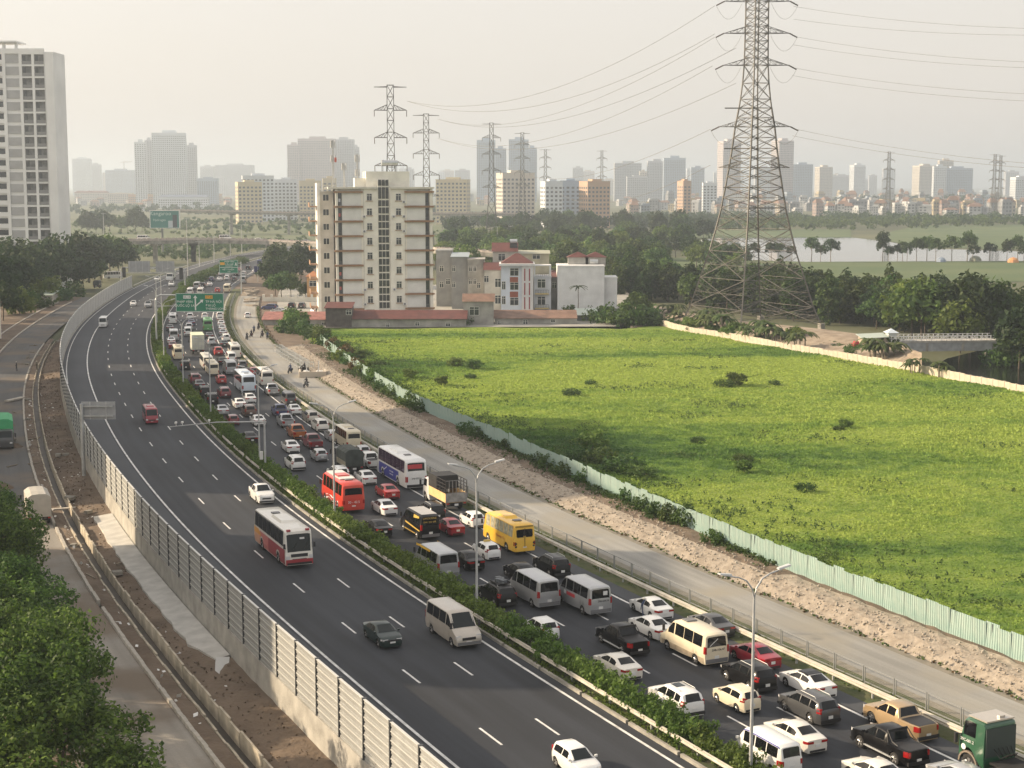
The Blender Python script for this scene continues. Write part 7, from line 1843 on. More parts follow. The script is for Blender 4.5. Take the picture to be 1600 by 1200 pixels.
# ------------------------------------------------------------ pylons
steel_p = mat('pylon_steel', (.115, .11, .10), .6, .3, var=.2, scale=.3)
def pylon_mesh(H, rings, arms, topw, lw, brace, seed=0):
    """rings: [(z, half-width)], arms: [(z, half-span, rise)]"""
    body = MB()
    cor = lambda z, w, k: Vector(((w, w, z), (-w, w, z), (-w, -w, z), (w, -w, z))[k])
    for (z0, w0), (z1, w1) in zip(rings[:-1], rings[1:]):
        for k in range(4):
            a, b = cor(z0, w0, k), cor(z1, w1, k); c, d = cor(z0, w0, (k + 1) % 4), cor(z1, w1, (k + 1) % 4)
            body.bar(a, b, lw * (1.0 if z0 < H * .6 else .8))
            body.bar(a, d, brace); body.bar(c, b, brace); body.bar(b, d, brace)
    arm_list = []; ins = MB()
    def hw(z):
        return float(np.interp(z, [r[0] for r in rings], [r[1] for r in rings]))
    for (z, sp_, rise, hang) in arms:
        w = hw(z); arm_m = MB()
        for s in (1, -1):
            tip = Vector((s * sp_, 0, z))
            for y in (-w, w):
                arm_m.bar((s * w, y, z), tip, brace * 1.3); arm_m.bar((s * w, y, z + rise), tip, brace)
                for f in (.25, .5, .75):
                    p0 = Vector((s * w, y, z)).lerp(tip, f); p1 = Vector((s * w, y, z + rise)).lerp(tip, f); arm_m.bar(p0, p1, brace * .7); p2 = Vector((s * w, y, z + rise)).lerp(tip, f - .25); arm_m.bar(p0, p2, brace * .7)
            for f in (.2, .5, .8): arm_m.bar(Vector((s * w, -w, z)).lerp(tip, f), Vector((s * w, w, z)).lerp(tip, f), brace * .7)
            if hang: ins.tube([tip, tip + Vector((0, 0, -hang))], .14, 6)
        arm_list.append(arm_m.mesh('crossarm', steel_p))
    return body.mesh('lattice_body', steel_p), arm_list, (ins.mesh('insulator', mat('insulator', (.10, .08, .07), .4)) if ins.v else None)
# the big one: legs splay widely at the foot
YP = 352.0; PXC = 1173.5; base = Vector(((PXC - 800) / FPX * YP * 1.0, YP, 0)); base.x = Q(PXC, 500, YP).x
zz = lambda py: Q(PXC, py, YP).z
hwp = lambda px: px * YP / FPX / 2 / 1.35
span = lambda px: px * YP / FPX / 2 / 1.12
R1 = [(zz(505), hwp(208)), (zz(478), hwp(183)), (zz(434), hwp(155)), (zz(392), hwp(128)), (zz(358), hwp(110)), (zz(325), hwp(95)), (zz(309), hwp(90)), (zz(293), hwp(84)), (zz(276), hwp(79)), (zz(262), hwp(74)), (zz(247), hwp(70)), (zz(232), hwp(66)), (zz(215), hwp(62)), (zz(198), hwp(58)), (zz(184), hwp(53)), (zz(169), hwp(48)), (zz(155), hwp(44)), (zz(130), hwp(38.5)), (zz(102), hwp(35)), (zz(90), hwp(34.5)), (zz(77), hwp(34)), (zz(64), hwp(34)), (zz(52), hwp(33.5)), (zz(40), hwp(33.5)), (zz(28), hwp(33)), (zz(15), hwp(33)), (zz(2), hwp(33)), (zz(-12), hwp(32)), (zz(-30), hwp(24)), (zz(-55), hwp(4))]
arms1 = [(zz(2), span(112), 2.2, 0), (zz(52), span(112), 1.7, 0), (zz(102), span(112), 1.7, 0), (zz(198), span(123), 1.7, 0), (zz(262), span(123), 1.5, 0), (zz(-45), span(80), 1.2, 0)]
BP = empty('transmission_pylon', (base.x, base.y, 0), R(-62), 'huge steel lattice pylon towering over the canal bank', 'pylon', 'steel lattice pylons')
body, arm, _ = pylon_mesh(80, R1, [], 0, .29, .11)
inst('lattice_body', body, BP)
m2 = MB(); ARMROT = R(62)      # the crossarms stay square to the line while the splayed legs stand askew
_, arm, _ = pylon_mesh(80, [(z, w * .8) for z, w in R1], arms1, 0, .2, .1)
for a_ in arm: inst('crossarm', a_, BP, rz=ARMROT)
# secondary bracing in the splayed legs
sb = MB()
for (z0, w0), (z1, w1) in list(zip(R1[:-1], R1[1:]))[:5]:
    for k in range(4):
        c4 = lambda z, w: [Vector((w, w, z)), Vector((-w, w, z)), Vector((-w, -w, z)), Vector((w, -w, z))]
        A4, B4_ = c4(z0, w0), c4(z1, w1); a, b, c, d = A4[k], B4_[k], A4[(k + 1) % 4], B4_[(k + 1) % 4]
        mid = (a + b + c + d) / 4
        for (p, q_) in ((a, b), (c, d)):
            for f in (.2, .4, .6, .8): sb.bar(p.lerp(q_, f), p.lerp(mid, f), .045); sb.bar(p.lerp(q_, f), p.lerp(mid, min(1, f + .2)), .035)
        sb.bar(a.lerp(b, .5), c.lerp(d, .5), .08)
sb.obj('secondary_bracing', steel_p, BP)
ot = MB()
for py, s0 in ((169, -1), (232, -1), (293, -1), (325, 1)): ot = MB(); ot.bar((0, 0, zz(py)), (s0 * span(105), 0, zz(py)), .25); ot.obj('outrigger', steel_p, BP, rz=ARMROT)
ft = MB()
for k in range(4):
    w = R1[0][1]; c = Vector(((w, w, 0), (-w, w, 0), (-w, -w, 0), (w, -w, 0))[k]); ft = MB(); ft.box(c.x - .6, c.x + .6, c.y - .6, c.y + .6, -2.5, R1[0][0] + .4); ft.obj('footing', concrete_dark, BP)
# smaller pylons of the lines behind
PYL = {}
def far_pylon(px, ybase, ytop, label, k=1.0, arms=5):
    """distance from its usual height of about 52 m"""
    Hh = 52.0 * k; D = Hh * FPX / (ybase - ytop) ; zt = Q(px, ytop, D).z
    z0 = zt - Hh
    key = arms
    if key not in PYL:
        rg = [(0, 3.7), (6, 3.1), (12, 2.5), (17, 2.0), (21, 1.75), (25, 1.5), (28, 1.4), (31, 1.3), (34, 1.22), (37, 1.15), (40, 1.12), (43, 1.1), (46, 1.1), (49, 1.1), (52, 1.1)]
        am = [(51.5, 5.4, .1, 0), (45.6, 5.4, 1.4, 1.6), (38.6, 5.4, 1.4, 1.6), (31.4, 5.4, 1.4, 1.6), (24.3, 5.4, 1.2, 0)]
        PYL[key] = pylon_mesh(52, rg, am[:arms], 0, .26, .13)
    t = empty('transmission_pylon', (Q(px, ybase, D).x, D, min(z0, -2.4)), R(4), label, 'pylon', 'steel lattice pylons'); t.scale = (k, k, (zt - t.location.z) / 52.0)
    b, a, i_ = PYL[key]; inst('lattice_body', b, t)
    for a_ in a: inst('crossarm', a_, t)
    if i_: inst('insulator', i_, t)
    return t
PT = {}
for (px, yb, yt, lb) in [(612, 372, 133, 'tallest lattice pylon rising behind the roof of the cream block'), (667, 372, 178, 'lattice pylon beside the corner of the cream block'), (768, 330, 192, 'lattice pylon in front of the tall blue twin tower'), (816, 320, 207, 'lattice pylon in front of the second blue twin tower'), (852, 318, 233, 'small lattice pylon above the white apartment block'), (940, 312, 235, 'small lattice pylon above the orange apartment block'), (1387, 324, 237, 'small lattice pylon standing over the town houses'), (1552, 322, 241, 'small lattice pylon over the dark tree mass beside the lake town'), (1561, 320, 243, 'second small lattice pylon close behind another one')]:
    PT[px] = far_pylon(px, yb, yt, lb)
# conductors
wire_m = mat('conductor', (.22, .21, .20), .5, .3)
def wire(a, b, sag, r=.035, label='thin power conductor sagging between the pylons'):
    a, b = Vector(a), Vector(b); n = 24; pts = [a.lerp(b, i / n) + Vector((0, 0, -4 * sag * (i / n) * (1 - i / n))) for i in range(n + 1)]
    q = MB(); q.tube(pts, r, 4, cap=False); o = q.obj('power_line', wire_m); tag(o, label, 'power line', 'power lines'); return o
CT = base
def tipw(side, z, half): return Vector((CT.x + side * half, CT.y, z))
for (z, half) in ((zz(2), span(112)), (zz(52), span(112)), (zz(102), span(112)), (zz(198), span(123))):
    for side in (-1, 1):
        a = tipw(side, z, half)
        q = MB(); q.tube([a, a + Vector((side * 1.8, .2, -.9))], .16, 6); q2 = q
        tag(q.obj('insulator_string', mat('insulator', (0, 0, 0))), 'dark insulator string at an arm tip of the huge pylon', 'insulator', 'insulator strings of the huge pylon')
        st = a + Vector((side * 1.8, .2, -.9))
        # jumper loop
        q = MB(); c = [Vector((CT.x + side * (half * .45), CT.y + .8, z - .4)), None]
        pts = [st.lerp(c[0], i / 10) + Vector((0, 0, -4 * 3.2 * (i / 10) * (1 - i / 10))) for i in range(11)]
        q.tube(pts, .03, 4, cap=False); tag(q.obj('jumper_loop', wire_m), 'thin jumper loop hanging under an arm of the huge pylon', 'power line', 'jumper loops of the huge pylon')
# spans: to the far pylon line on one side, away over the park on the other
ends = [((1240, 10), (1700, 46)), ((1240, 30), (1700, 54)), ((1241, 57), (1700, 100)), ((1240, 70), (1700, 108)), ((1240, 106), (1700, 150)), ((1238, 118), (1700, 161)), ((1240, 201), (1700, 262)), ((1238, 212), (1700, 268))]
for i, ((xa, ya), (xb, yb)) in enumerate(ends): wire(Q(xa, ya, YP), Q(xb, yb, YP - 60), 1.2, .03)
wl_ = [((1117, 9), (636, 158)), ((1117, 53), (636, 158)), ((1117, 58), (684, 186)), ((1150, 75), (684, 186)), ((1113, 103), (684, 216)), ((1150, 130), (684, 216)), ((1110, 202), (790, 260)), ((1110, 258), (860, 292))]
for (a, b) in wl_:
    D2 = PT[612].location.y if b[0] == 636 else (PT[667].location.y if b[0] == 684 else 900)
    wire(Q(a[0], a[1], YP), Q(b[0], b[1], D2), 9, .05)
# ------------------------------------------------------------ trees
def forest(poly_px, n, kinds, smin, smax, label, group, seed, z=-2.6, sp=5.0):
    r_ = random.Random(seed); W = [P(x, y, z) for x, y in poly_px]; poly = [(p.x, p.y) for p in W]
    xs = [p[0] for p in poly]; ys = [p[1] for p in poly]; pts = []; tries = 0
    while len(pts) < n and tries < n * 60:
        tries += 1
        x, y = r_.uniform(min(xs), max(xs)), r_.uniform(min(ys), max(ys))
        if not poly_in(poly, np.array([x]), np.array([y]))[0]: continue
        if any((x - a) ** 2 + (y - b) ** 2 < sp * sp for a, b in pts): continue
        pts.append((x, y)); k = r_.choice(kinds)
        word = next(v for q, v in (('bamboo', 'feathery dark green bamboo'), ('light', 'light green'), ('broad', 'mid green broadleaf'), ('dark', 'dark green')) if k.startswith(q))
        tree(k, (x, y, z), r_.uniform(smin, smax), word + ' ' + label, 'tree', group)
    return pts
g1 = 'trees of the dark belt along the canal'
forest([(955, 474), (1020, 472), (1130, 489), (1280, 508), (1400, 521), (1480, 530), (1560, 545), (1640, 560), (1640, 522), (1400, 496), (1280, 486), (1130, 472), (955, 458)], 105, ['bamboo1', 'bamboo2', 'bamboo3', 'dark1', 'bamboo1', 'bamboo2', 'broad1'], .72, .98, 'tree of the dense belt along the canal', g1, 1, sp=4.2)
forest([(940, 458), (1130, 472), (1300, 488), (1640, 522), (1640, 510), (1300, 475), (1130, 455), (940, 440)], 70, ['bamboo1', 'light1', 'broad1', 'dark2', 'broad2'], .5, .68, 'tree of the dense belt along the canal', g1, 2, sp=5.5)
for (x, y, k, s_) in [(1425, 535, 'light1', 1.45), (1440, 545, 'broad1', 1.2), (1500, 552, 'light1', 1.05), (1515, 548, 'dark1', 1.15), (1592, 577, 'dark1', .95), (1612, 585, 'dark2', 1.0), (1575, 572, 'bush1', 2.4), (1560, 570, 'bush2', 2.2), (1545, 545, 'broad1', 1.2), (1460, 535, 'dark1', 1.2)]:
    tree(k, P(x, y, -2.6), s_, {'light1': 'big bright green round tree standing out of the dark belt by the footbridge', 'broad1': 'big mid green tree by the footbridge', 'dark1': 'big dark green tree by the footbridge', 'dark2': 'low wide dark tree at the far end of the footbridge', 'bush1': 'tall bush at the far end of the footbridge', 'bush2': 'low bush at the far end of the footbridge'}[k], 'bush' if k[0:2] == 'bu' else 'tree', 'trees and bushes by the footbridge')
g2 = 'lush trees behind the houses'
forest([(690, 442), (860, 448), (1000, 452), (1060, 455), (1060, 420), (900, 404), (690, 404)], 62, ['light1', 'broad1', 'light2', 'light1', 'broad2'], .85, 1.2, 'tree of the lush wood behind the houses', g2, 3, sp=6.5)
forest([(690, 404), (900, 404), (1080, 420), (1080, 395), (940, 376), (690, 386)], 46, ['dark1', 'broad1', 'dark2', 'light1'], .9, 1.25, 'tree of the wood further back beyond the houses', 'deep green wood beyond the houses', 4, sp=9)
forest([(700, 384), (940, 376), (1100, 392), (1100, 372), (940, 360), (700, 364)], 34, ['dark1', 'broad1', 'dark2'], 1.0, 1.4, 'tree of the wood further back beyond the houses', 'deep green wood beyond the houses', 5, sp=14)
for (x, y, k, s_) in [(1088, 418, 'broad1', 1.0), (1100, 415, 'dark1', .95), (1112, 417, 'broad1', 1.05), (1124, 414, 'dark2', .95), (1136, 417, 'broad2', 1.0), (1150, 416, 'dark1', .8), (1162, 419, 'broad2', .75), (1094, 424, 'light1', 1.0), (1118, 425, 'broad1', .9), (1144, 426, 'light2', .9)]:
    tree(k, P(x, y, -2.6), s_, 'green tree at the end of the lake behind the huge pylon', 'tree', 'trees at the end of the lake')
br_ = random.Random(14)
for i in range(30):
    x = br_.uniform(1045, 1340); y = 500 + (x - 1045) * .165 + br_.uniform(-6, 10)
    tree(br_.choice(['bush1', 'bush2', 'bush3']), P(x, y, .2), br_.uniform(.7, 1.5), 'green bush on the earth bank below the huge pylon', 'bush', 'bushes on the canal bank', sz=.7)
# far tree masses: one object each
def tree_mass(name, poly_px, n, leaf, h, seed, lm, z=-2.6):
    rs = np.random.RandomState(seed); W = [P(x, y, z) for x, y in poly_px]; poly = [(p.x, p.y) for p in W]
    X = rs.uniform(min(p[0] for p in poly), max(p[0] for p in poly), n * 12); Y = rs.uniform(min(p[1] for p in poly), max(p[1] for p in poly), n * 12)
    k = poly_in(poly, X, Y); X, Y = X[k][:n], Y[k][:n]
    hh_ = rs.uniform(.6, 1.15, len(X)) * h; C = []; Rr = []
    for x, y, q in zip(X, Y, hh_):
        for i in range(7):
            C.append((x + rs.normal() * q * .28, y + rs.normal() * q * .28, z + q * rs.uniform(.3, .85))); Rr.append(q * rs.uniform(.2, .34))
    tag(inst(name, quads_mesh(name, leaf_quads(rs, np.array(C), np.array(Rr), 16, leaf), [LEAF[lm]])), kind='stuff')
tree_mass('distant_woods', [(690, 356), (1120, 358), (1120, 346), (690, 346)], 170, 1.1, 9, 1, 'dark')
tree_mass('distant_woods', [(980, 350), (1640, 354), (1640, 345), (980, 342)], 210, 1.0, 9, 2, 'dark')
tree_mass('distant_woods', [(1130, 362), (1400, 360), (1640, 352), (1640, 347), (1130, 349)], 200, .9, 8, 3, 'mid')
tree_mass('distant_woods', [(1300, 322), (1560, 326), (1560, 318), (1300, 316)], 90, 2.2, 16, 4, 'dark')
tree_mass('distant_woods', [(100, 338), (700, 340), (700, 330), (100, 326)], 120, 1.6, 9, 5, 'dark')
tree_mass('distant_woods', [(1000, 318), (1640, 320), (1640, 312), (1000, 312)], 60, 1.6, 7, 6, 'mid')
tree_mass('roadside_scrub', [(180, 402), (300, 410), (380, 396), (480, 386), (480, 379), (180, 388)], 150, .55, 4, 7, 'mid')
tree_mass('roadside_scrub', [(300, 360), (500, 362), (500, 343), (130, 345), (200, 360)], 170, .8, 3.5, 8, 'mid')
tree_mass('scrub_patch', [(120, 372), (690, 372), (690, 356), (120, 356)], 150, .6, 2.0, 9, 'light')
# meadow strip beyond the flyover
m_ = MB(); m_.v = [tuple(P(x, y, -2.5)) for x, y in ((110, 376), (500, 376), (690, 372), (690, 352), (480, 350), (110, 356))]; m_.f = [tuple(range(6))]; m_.m = [0]
tag(m_.obj('scrub_meadow', mat('scrub_grass', (.065, .09, .03), .95, scale=.02, c2=(.105, .12, .05), detail=8)), kind='structure')
# trees round the tower, poplars, trees by the block
for (x, y, k, s_) in [(8, 482, 'dark1', 1.45), (30, 474, 'dark2', 1.35), (48, 468, 'dark1', 1.3), (70, 462, 'dark2', 1.35), (88, 458, 'dark1', 1.4), (104, 454, 'dark2', 1.45), (122, 446, 'dark1', 1.5), (140, 440, 'dark2', 1.5), (158, 436, 'dark1', 1.35), (172, 432, 'broad1', 1.3), (186, 430, 'dark2', 1.2), (130, 456, 'dark1', .9), (30, 492, 'bush3', 2.4), (60, 482, 'bush1', 3.0), (90, 470, 'bush2', 3.4), (112, 464, 'bush1', 3.0), (5, 503, 'dark2', .9), (45, 486, 'broad2', .6), (-14, 495, 'dark1', 1.3), (72, 475, 'bush3', 2.6), (148, 445, 'broad2', .9), (18, 468, 'dark1', 1.6), (60, 460, 'dark2', 1.5), (192, 425, 'broad1', 1.1)]:
    tree(k, P(x, y, -2.3), s_, {'dark': 'dark green tree growing below the off-white tower', 'broa': 'mid green tree growing below the off-white tower', 'bush': 'shaggy bush beside the side road below the off-white tower'}[k[:4]], 'bush' if k[:2] == 'bu' else 'tree', 'trees and bushes below the tower')
for (x, y, k, s_) in [(137, 365, 'dark1', 1.25), (150, 365, 'dark2', 1.1), (160, 364, 'dark1', 1.3), (172, 364, 'broad1', 1.15), (200, 362, 'broad1', 1.1), (212, 362, 'dark1', 1.4), (222, 363, 'dark2', 1.0), (190, 362, 'broad2', 1.1), (127, 364, 'broad1', 1.0)]:
    tree(k, P(x, y, -2.5), s_, 'tall dark tree in the group before the billboard', 'tree', 'trees near the billboard')
for (x, y, k, s_) in [(425, 452, 'dark1', .8), (440, 446, 'dark2', .9), (455, 442, 'dark1', .85), (470, 440, 'dark2', .8), (432, 435, 'dark1', .9), (450, 432, 'dark2', .9), (468, 430, 'dark1', .9), (485, 430, 'dark2', .8), (440, 468, 'broad2', .75), (455, 468, 'broad1', .6), (478, 470, 'dark1', .4), (430, 462, 'broad2', .6), (415, 440, 'dark2', .6)]:
    tree(k, P(x, y, -.3), s_, 'dense dark tree between the jam and the cream block', 'tree', 'trees beside the cream block')
for (x, y, k, s_) in [(455, 517, 'bush3', 1.5), (462, 514, 'bush3', 1.8), (448, 520, 'bush1', 1.8), (470, 522, 'bush1', 2.0), (735, 506, 'bush2', 1.8), (722, 508, 'bush2', 1.3), (890, 494, 'bush1', 1.6), (950, 505, 'bush2', 3.0), (970, 507, 'bush1', 3.2), (988, 508, 'bush2', 3.4), (1008, 507, 'bush1', 3.0), (935, 503, 'bush1', 2.2), (1022, 508, 'bush2', 2.6), (996, 500, 'bush3', 2.4)]:
    tree(k, P(x, y, -.3), s_, 'shaggy bush against the shed row beside the meadow', 'bush', 'bushes along the shed row')
# median scrub far up the road
for i, s in enumerate(np.arange(470, 640, 7.5)):
    tree('bush2', at(s, 1.8, .1), 1.9, 'brownish scrub clump on the far median', 'bush', 'scrub clumps on the far median')
# near trees, lower corner
nt_ = 'leafy dark green tree overhanging the side road'
for (x, y, k, s_) in [(40, 1225, 'near1', .92), (-20, 1130, 'near2', 1.1), (-5, 1085, 'near1', .9), (95, 1330, 'near2', 1.0), (0, 1290, 'near1', 1.0), (-40, 970, 'near1', .95), (-2, 925, 'near2', .72), (-30, 890, 'near2', .9)]:
    tree(k, P(x, y, -2.1), s_, nt_ + {40: ' beside the long kerb', -20: ' behind the tallest crown', -5: ' next to the dirt strip', 95: ' closest to the ditch', 0: ' with its trunk hidden', -40: ' behind the covered lorry', -2: ' touching the covered lorry', -30: ' further along past the covered lorry'}[x], 'tree', 'leafy trees by the side road')
# palm beside the blank white wall
pl_ = P(903, 490, -.3); pt = empty('palm_tree', pl_, 0, 'slim areca palm against the blank white wall', 'palm'); ph = Q(903, 447, pl_.y).z - pl_.z
q = MB(); q.tube([(0, 0, -.2), (.1, 0, ph * .5), (0, 0, ph)], [.14, .1, .09], 6); q.obj('trunk', bark, pt)
q = MB(); pr = random.Random(2)
for i in range(13):
    a = i * .483 + pr.uniform(-.2, .2); L_ = pr.uniform(1.9, 2.7); dx, dy = math.cos(a), math.sin(a); up = pr.uniform(.2, 1.3); prev = None
    for k in range(7):
        t = k / 6; c = Vector((dx * L_ * t, dy * L_ * t, ph + up * t - 1.3 * t * t)); 
        if prev is not None:
            sd_ = Vector((-dy, dx, -.5)) * .32 * (1 - t * .6); sd2 = Vector((dy, -dx, -.5)) * .32 * (1 - t * .6)
            q.add([prev, c, c + sd_, prev + sd_], [(0, 1, 2, 3)]); q.add([prev, c, c + sd2, prev + sd2], [(0, 1, 2, 3)])
        prev = c
q.obj('frond_crown', LEAF['dark'], pt)

# ------------------------------------------------------------ people and motorbikes (bodies grown over a skeleton)
def skin_body(name, joints, edges, mat_):
    me = bpy.data.meshes.new(name); me.from_pydata([j[:3] for j in joints], edges, [])
    o = bpy.data.objects.new(name, me); COL.objects.link(o)
    md = o.modifiers.new('s', 'SKIN'); sv = me.skin_vertices[0].data if me.skin_vertices else None
    if sv is None:
        bpy.context.view_layer.objects.active = o; bpy.ops.mesh.customdata_skin_add(); sv = me.skin_vertices[0].data
    for i, j in enumerate(joints): sv[i].radius = (j[3], j[3])
    sv[0].use_root = True
    sub = o.modifiers.new('d', 'SUBSURF'); sub.levels = 1
    r_ = bpy.data.meshes.new_from_object(o.evaluated_get(bpy.context.evaluated_depsgraph_get()))
    bpy.data.objects.remove(o); r_.materials.clear(); r_.materials.append(mat_); r_.polygons.foreach_set('use_smooth', [True] * len(r_.polygons))
    return r_
cloth_dark = mat('dark_clothes', (.03, .03, .04), .9); skin_m = mat('skin', (.42, .27, .19), .6); cloth_w = mat('pale_shirt', (.5, .5, .48), .9); cloth_g = mat('olive_clothes', (.09, .09, .06), .9); cloth_b = mat('blue_clothes', (.05, .07, .14), .9)
STAND = [(0, 0, .95, .14), (0, 0, 1.2, .13), (0, 0, 1.42, .15), (0, 0, 1.52, .055), (0, .01, 1.66, .10), (.19, 0, 1.40, .055), (.26, .05, 1.12, .042), (.24, .2, .92, .035), (-.19, 0, 1.40, .055), (-.25, 0, 1.12, .042), (-.25, .06, .88, .035), (.1, 0, .9, .085), (.12, .06, .5, .06), (.12, 0, .1, .045), (.12, .12, .04, .04), (-.1, 0, .9, .085), (-.12, -.06, .5, .06), (-.13, -.12, .1, .045), (-.13, 0, .04, .04)]
SE = [(0, 1), (1, 2), (2, 3), (3, 4), (2, 5), (5, 6), (6, 7), (2, 8), (8, 9), (9, 10), (0, 11), (11, 12), (12, 13), (13, 14), (0, 15), (15, 16), (16, 17), (17, 18)]
RIDE = [(0, -.1, .86, .15), (0, -.06, 1.1, .14), (0, 0, 1.34, .16), (0, .02, 1.45, .06), (0, .05, 1.58, .115), (.19, .05, 1.30, .06), (.27, .28, 1.1, .045), (.24, .5, 1.02, .035), (-.19, .05, 1.30, .06), (-.27, .28, 1.1, .045), (-.24, .5, 1.02, .035), (.12, -.02, .82, .095), (.2, .36, .74, .07), (.17, .26, .36, .05), (.17, .38, .3, .045), (-.12, -.02, .82, .095), (-.2, .36, .74, .07), (-.17, .26, .36, .05), (-.17, .38, .3, .045)]
STAND_ME = [skin_body('body', STAND, SE, m) for m in (cloth_dark, cloth_g, cloth_b)]
RIDE_ME = [skin_body('body', RIDE, SE, m) for m in (cloth_dark, cloth_b)]
hd = MB()
for j in range(5):
    zz_ = .1 * math.sin(-.2 + j * .44); rr = .125 * math.cos(-.2 + j * .44)
    hd.v += [(rr * math.cos(i * .785), rr * math.sin(i * .785), zz_ + .02) for i in range(8)]
hd.f = [(j * 8 + i, j * 8 + (i + 1) % 8, (j + 1) * 8 + (i + 1) % 8, (j + 1) * 8 + i) for j in range(4) for i in range(8)] + [tuple(32 + i for i in range(8))]; hd.m = [0] * len(hd.f)
helmet_me = hd.mesh('hat', mat('helmet', (.12, .12, .13), .4)); hat_me = hd.mesh('hat', mat('pale_hat', (.6, .58, .5), .8))
def person(px, py, k, label, rz=0.0, z=0.0, hat=None, ride=False, loc=None, group=None):
    p = loc or P(px, py, z); t = empty('person', p, rz, label, 'person', group)
    inst('body', (RIDE_ME if ride else STAND_ME)[k], t); inst('hat', hat or helmet_me, t, (0, .03 if ride else .01, 1.6 if ride else 1.68))
    return t
def bike_kind():
    w = MB()
    tm, rm = wheel_mesh(.29, .1, 1)
    f = MB(); f.tube([(0, .62, .3), (0, .5, .7), (0, .42, 1.0)], .035, 6); f.tube([(-.32, .36, 1.02), (0, .44, 1.0), (.32, .36, 1.02)], .022, 6); f.box(-.1, .1, -.45, .15, .35, .6); f.box(-.13, .13, .36, .46, .45, .95); f.tube([(.14, -.1, .3), (.14, -.75, .34)], .045, 6)
    b = MB(); b.add([(-.13, -.72, .66), (.13, -.72, .66), (.13, .2, .62), (-.13, .2, .62), (-.1, -.75, .8), (.1, -.75, .8), (.12, .2, .74), (-.12, .2, .74)], [(4, 5, 6, 7), (0, 1, 5, 4), (1, 2, 6, 5), (2, 3, 7, 6), (3, 0, 4, 7), (3, 2, 1, 0)])
    return f.mesh('frame', blackp), b.mesh('seat', rubber), tm, rm
BK = bike_kind()
shell = MB(); shell.box(-.17, .17, .3, .42, .5, .92); shell.box(-.16, .16, -.7, -.2, .5, .66); shell_me = shell.mesh('fairing', plate_w)
def motorbike(px, py, label, rz, rider=None, col=None, z=0.0):
    p = P(px, py, z); t = empty('motorbike', p, rz, label, 'motorbike')
    inst('frame', BK[0], t); inst('seat', BK[1], t); inst('fairing', shell_me, t, mats=[col] if col else None)
    for y in (.62, -.58):
        w = inst('wheel', BK[2], t, (.05, y, .29)); w.rotation_euler = (0, 0, math.pi / 2); r_ = inst('rim', BK[3], w)
    if rider: person(0, 0, rider[0], rider[1], rz, ride=True, loc=p)
motorbike(479, 605, 'white scooter riding down the service road', math.pi - .35, (0, 'rider in dark clothes on the white scooter'))
motorbike(454, 583, 'dark scooter riding on the service road near the steel frames', math.pi - .3, (1, 'rider in blue clothes on the dark scooter'), PAINT['black'])
motorbike(471, 580, 'white scooter parked by the steel frames', .9, None)
motorbike(476, 581, 'black scooter parked by the concrete barrier', 1.2, (0, 'rider sitting on the black scooter by the concrete barrier'), PAINT['black'])
for (x, y, k, lb) in [(393, 527, 0, 'person in dark clothes walking at the start of the service road'), (397, 520, 1, 'person in olive clothes walking along the mesh fence'), (386, 531, 2, 'person in blue clothes beside the guardrail end'), (410, 527, 0, 'dark dressed person standing by the earth mound'), (418, 530, 1, 'olive dressed person standing by the earth mound'), (404, 515, 2, 'person in blue clothes by the stacked blocks')]:
    motorbike(x, y, 'motorbike of the ' + lb, math.pi - .2 + k * .3, (k % 2, lb), PAINT['black'] if k else PAINT['maroon'])
person(58, 579, 1, 'worker with a pale hat standing at the ditch head', 2.0, -2.0, hat_me)
person(26, 580, 0, 'worker in dark clothes on the side road', 2.0, -2.1, hat_me)
lp = LEAN.matrix_basis @ Vector((-.15, .74, -.42)); person(0, 0, 2, 'person in blue clothes and a pale hat leaning out of the white sedan', LEAN.rotation_euler.z - math.pi / 2, hat=hat_me, loc=lp)
# roadworks on the service road: steel frames, concrete barrier with sacks
fr3 = MB()
for x in (-1, 1):
    for y in (-.6, .6): fr3.bar((x, y, 0), (x, y, 1.5), .07)
for z in (.1, .8, 1.5):
    for y in (-.6, .6): fr3.bar((-1, y, z), (1, y, z), .06)
    for x in (-1, 1): fr3.bar((x, -.6, z), (x, .6, z), .06)
for k in range(5): fr3.bar((-1 + .5 * k, -.6, .1), (-1 + .5 * k, -.6, 1.5), .03)
frame_me = fr3.mesh('steel_cage', galv)
for i in range(13):
    t = i / 12; p = P(432 + 45 * t + 3, 553 + 28 * t - 2, 0)
    o = inst('steel_cage', frame_me, None, p, 2.2 + rnd.uniform(-.3, .3)); tag(o, 'grey steel frame in the row stored on the service road', 'steel frame', 'steel frames stored on the service road')
cbm = empty('barrier_pen', P(490, 588, 0), 0, 'square pen of concrete barriers filled with white sacks on the service road', 'barrier'); q = MB()
for (a, b) in (((-2, -2), (2.2, -1.6)), ((-2, -2), (-2.6, 2)), ((2.2, -1.6), (1.6, 2.2))): q.bar((*a, .5), (*b, .5), .3, 1.0)
q.obj('concrete_block', mat('tan_block', (.5, .44, .36), .9), cbm); q = MB()
for k in range(7): q.cbox((rnd.uniform(-1.4, 1.4), rnd.uniform(-1, 1.4), .6 + rnd.uniform(0, .5)), (.7, .5, .4), rnd.uniform(0, 3))
q.obj('sack', plate_w, cbm); q = MB()
for x in (-1.2, .8): q.bar((x, 0, .2), (x + .1, .1, 2.6), .12)
q.obj('marker_post', plate_w, cbm)
V('hatch', 'white', (380, 485, 394, 500), 'white taxi driving away on the service road past the roadworks', yaw=1.7, far=True, z=-.1)
mound = MB(); a = P(392, 470, -.3)
mr_ = random.Random(5)
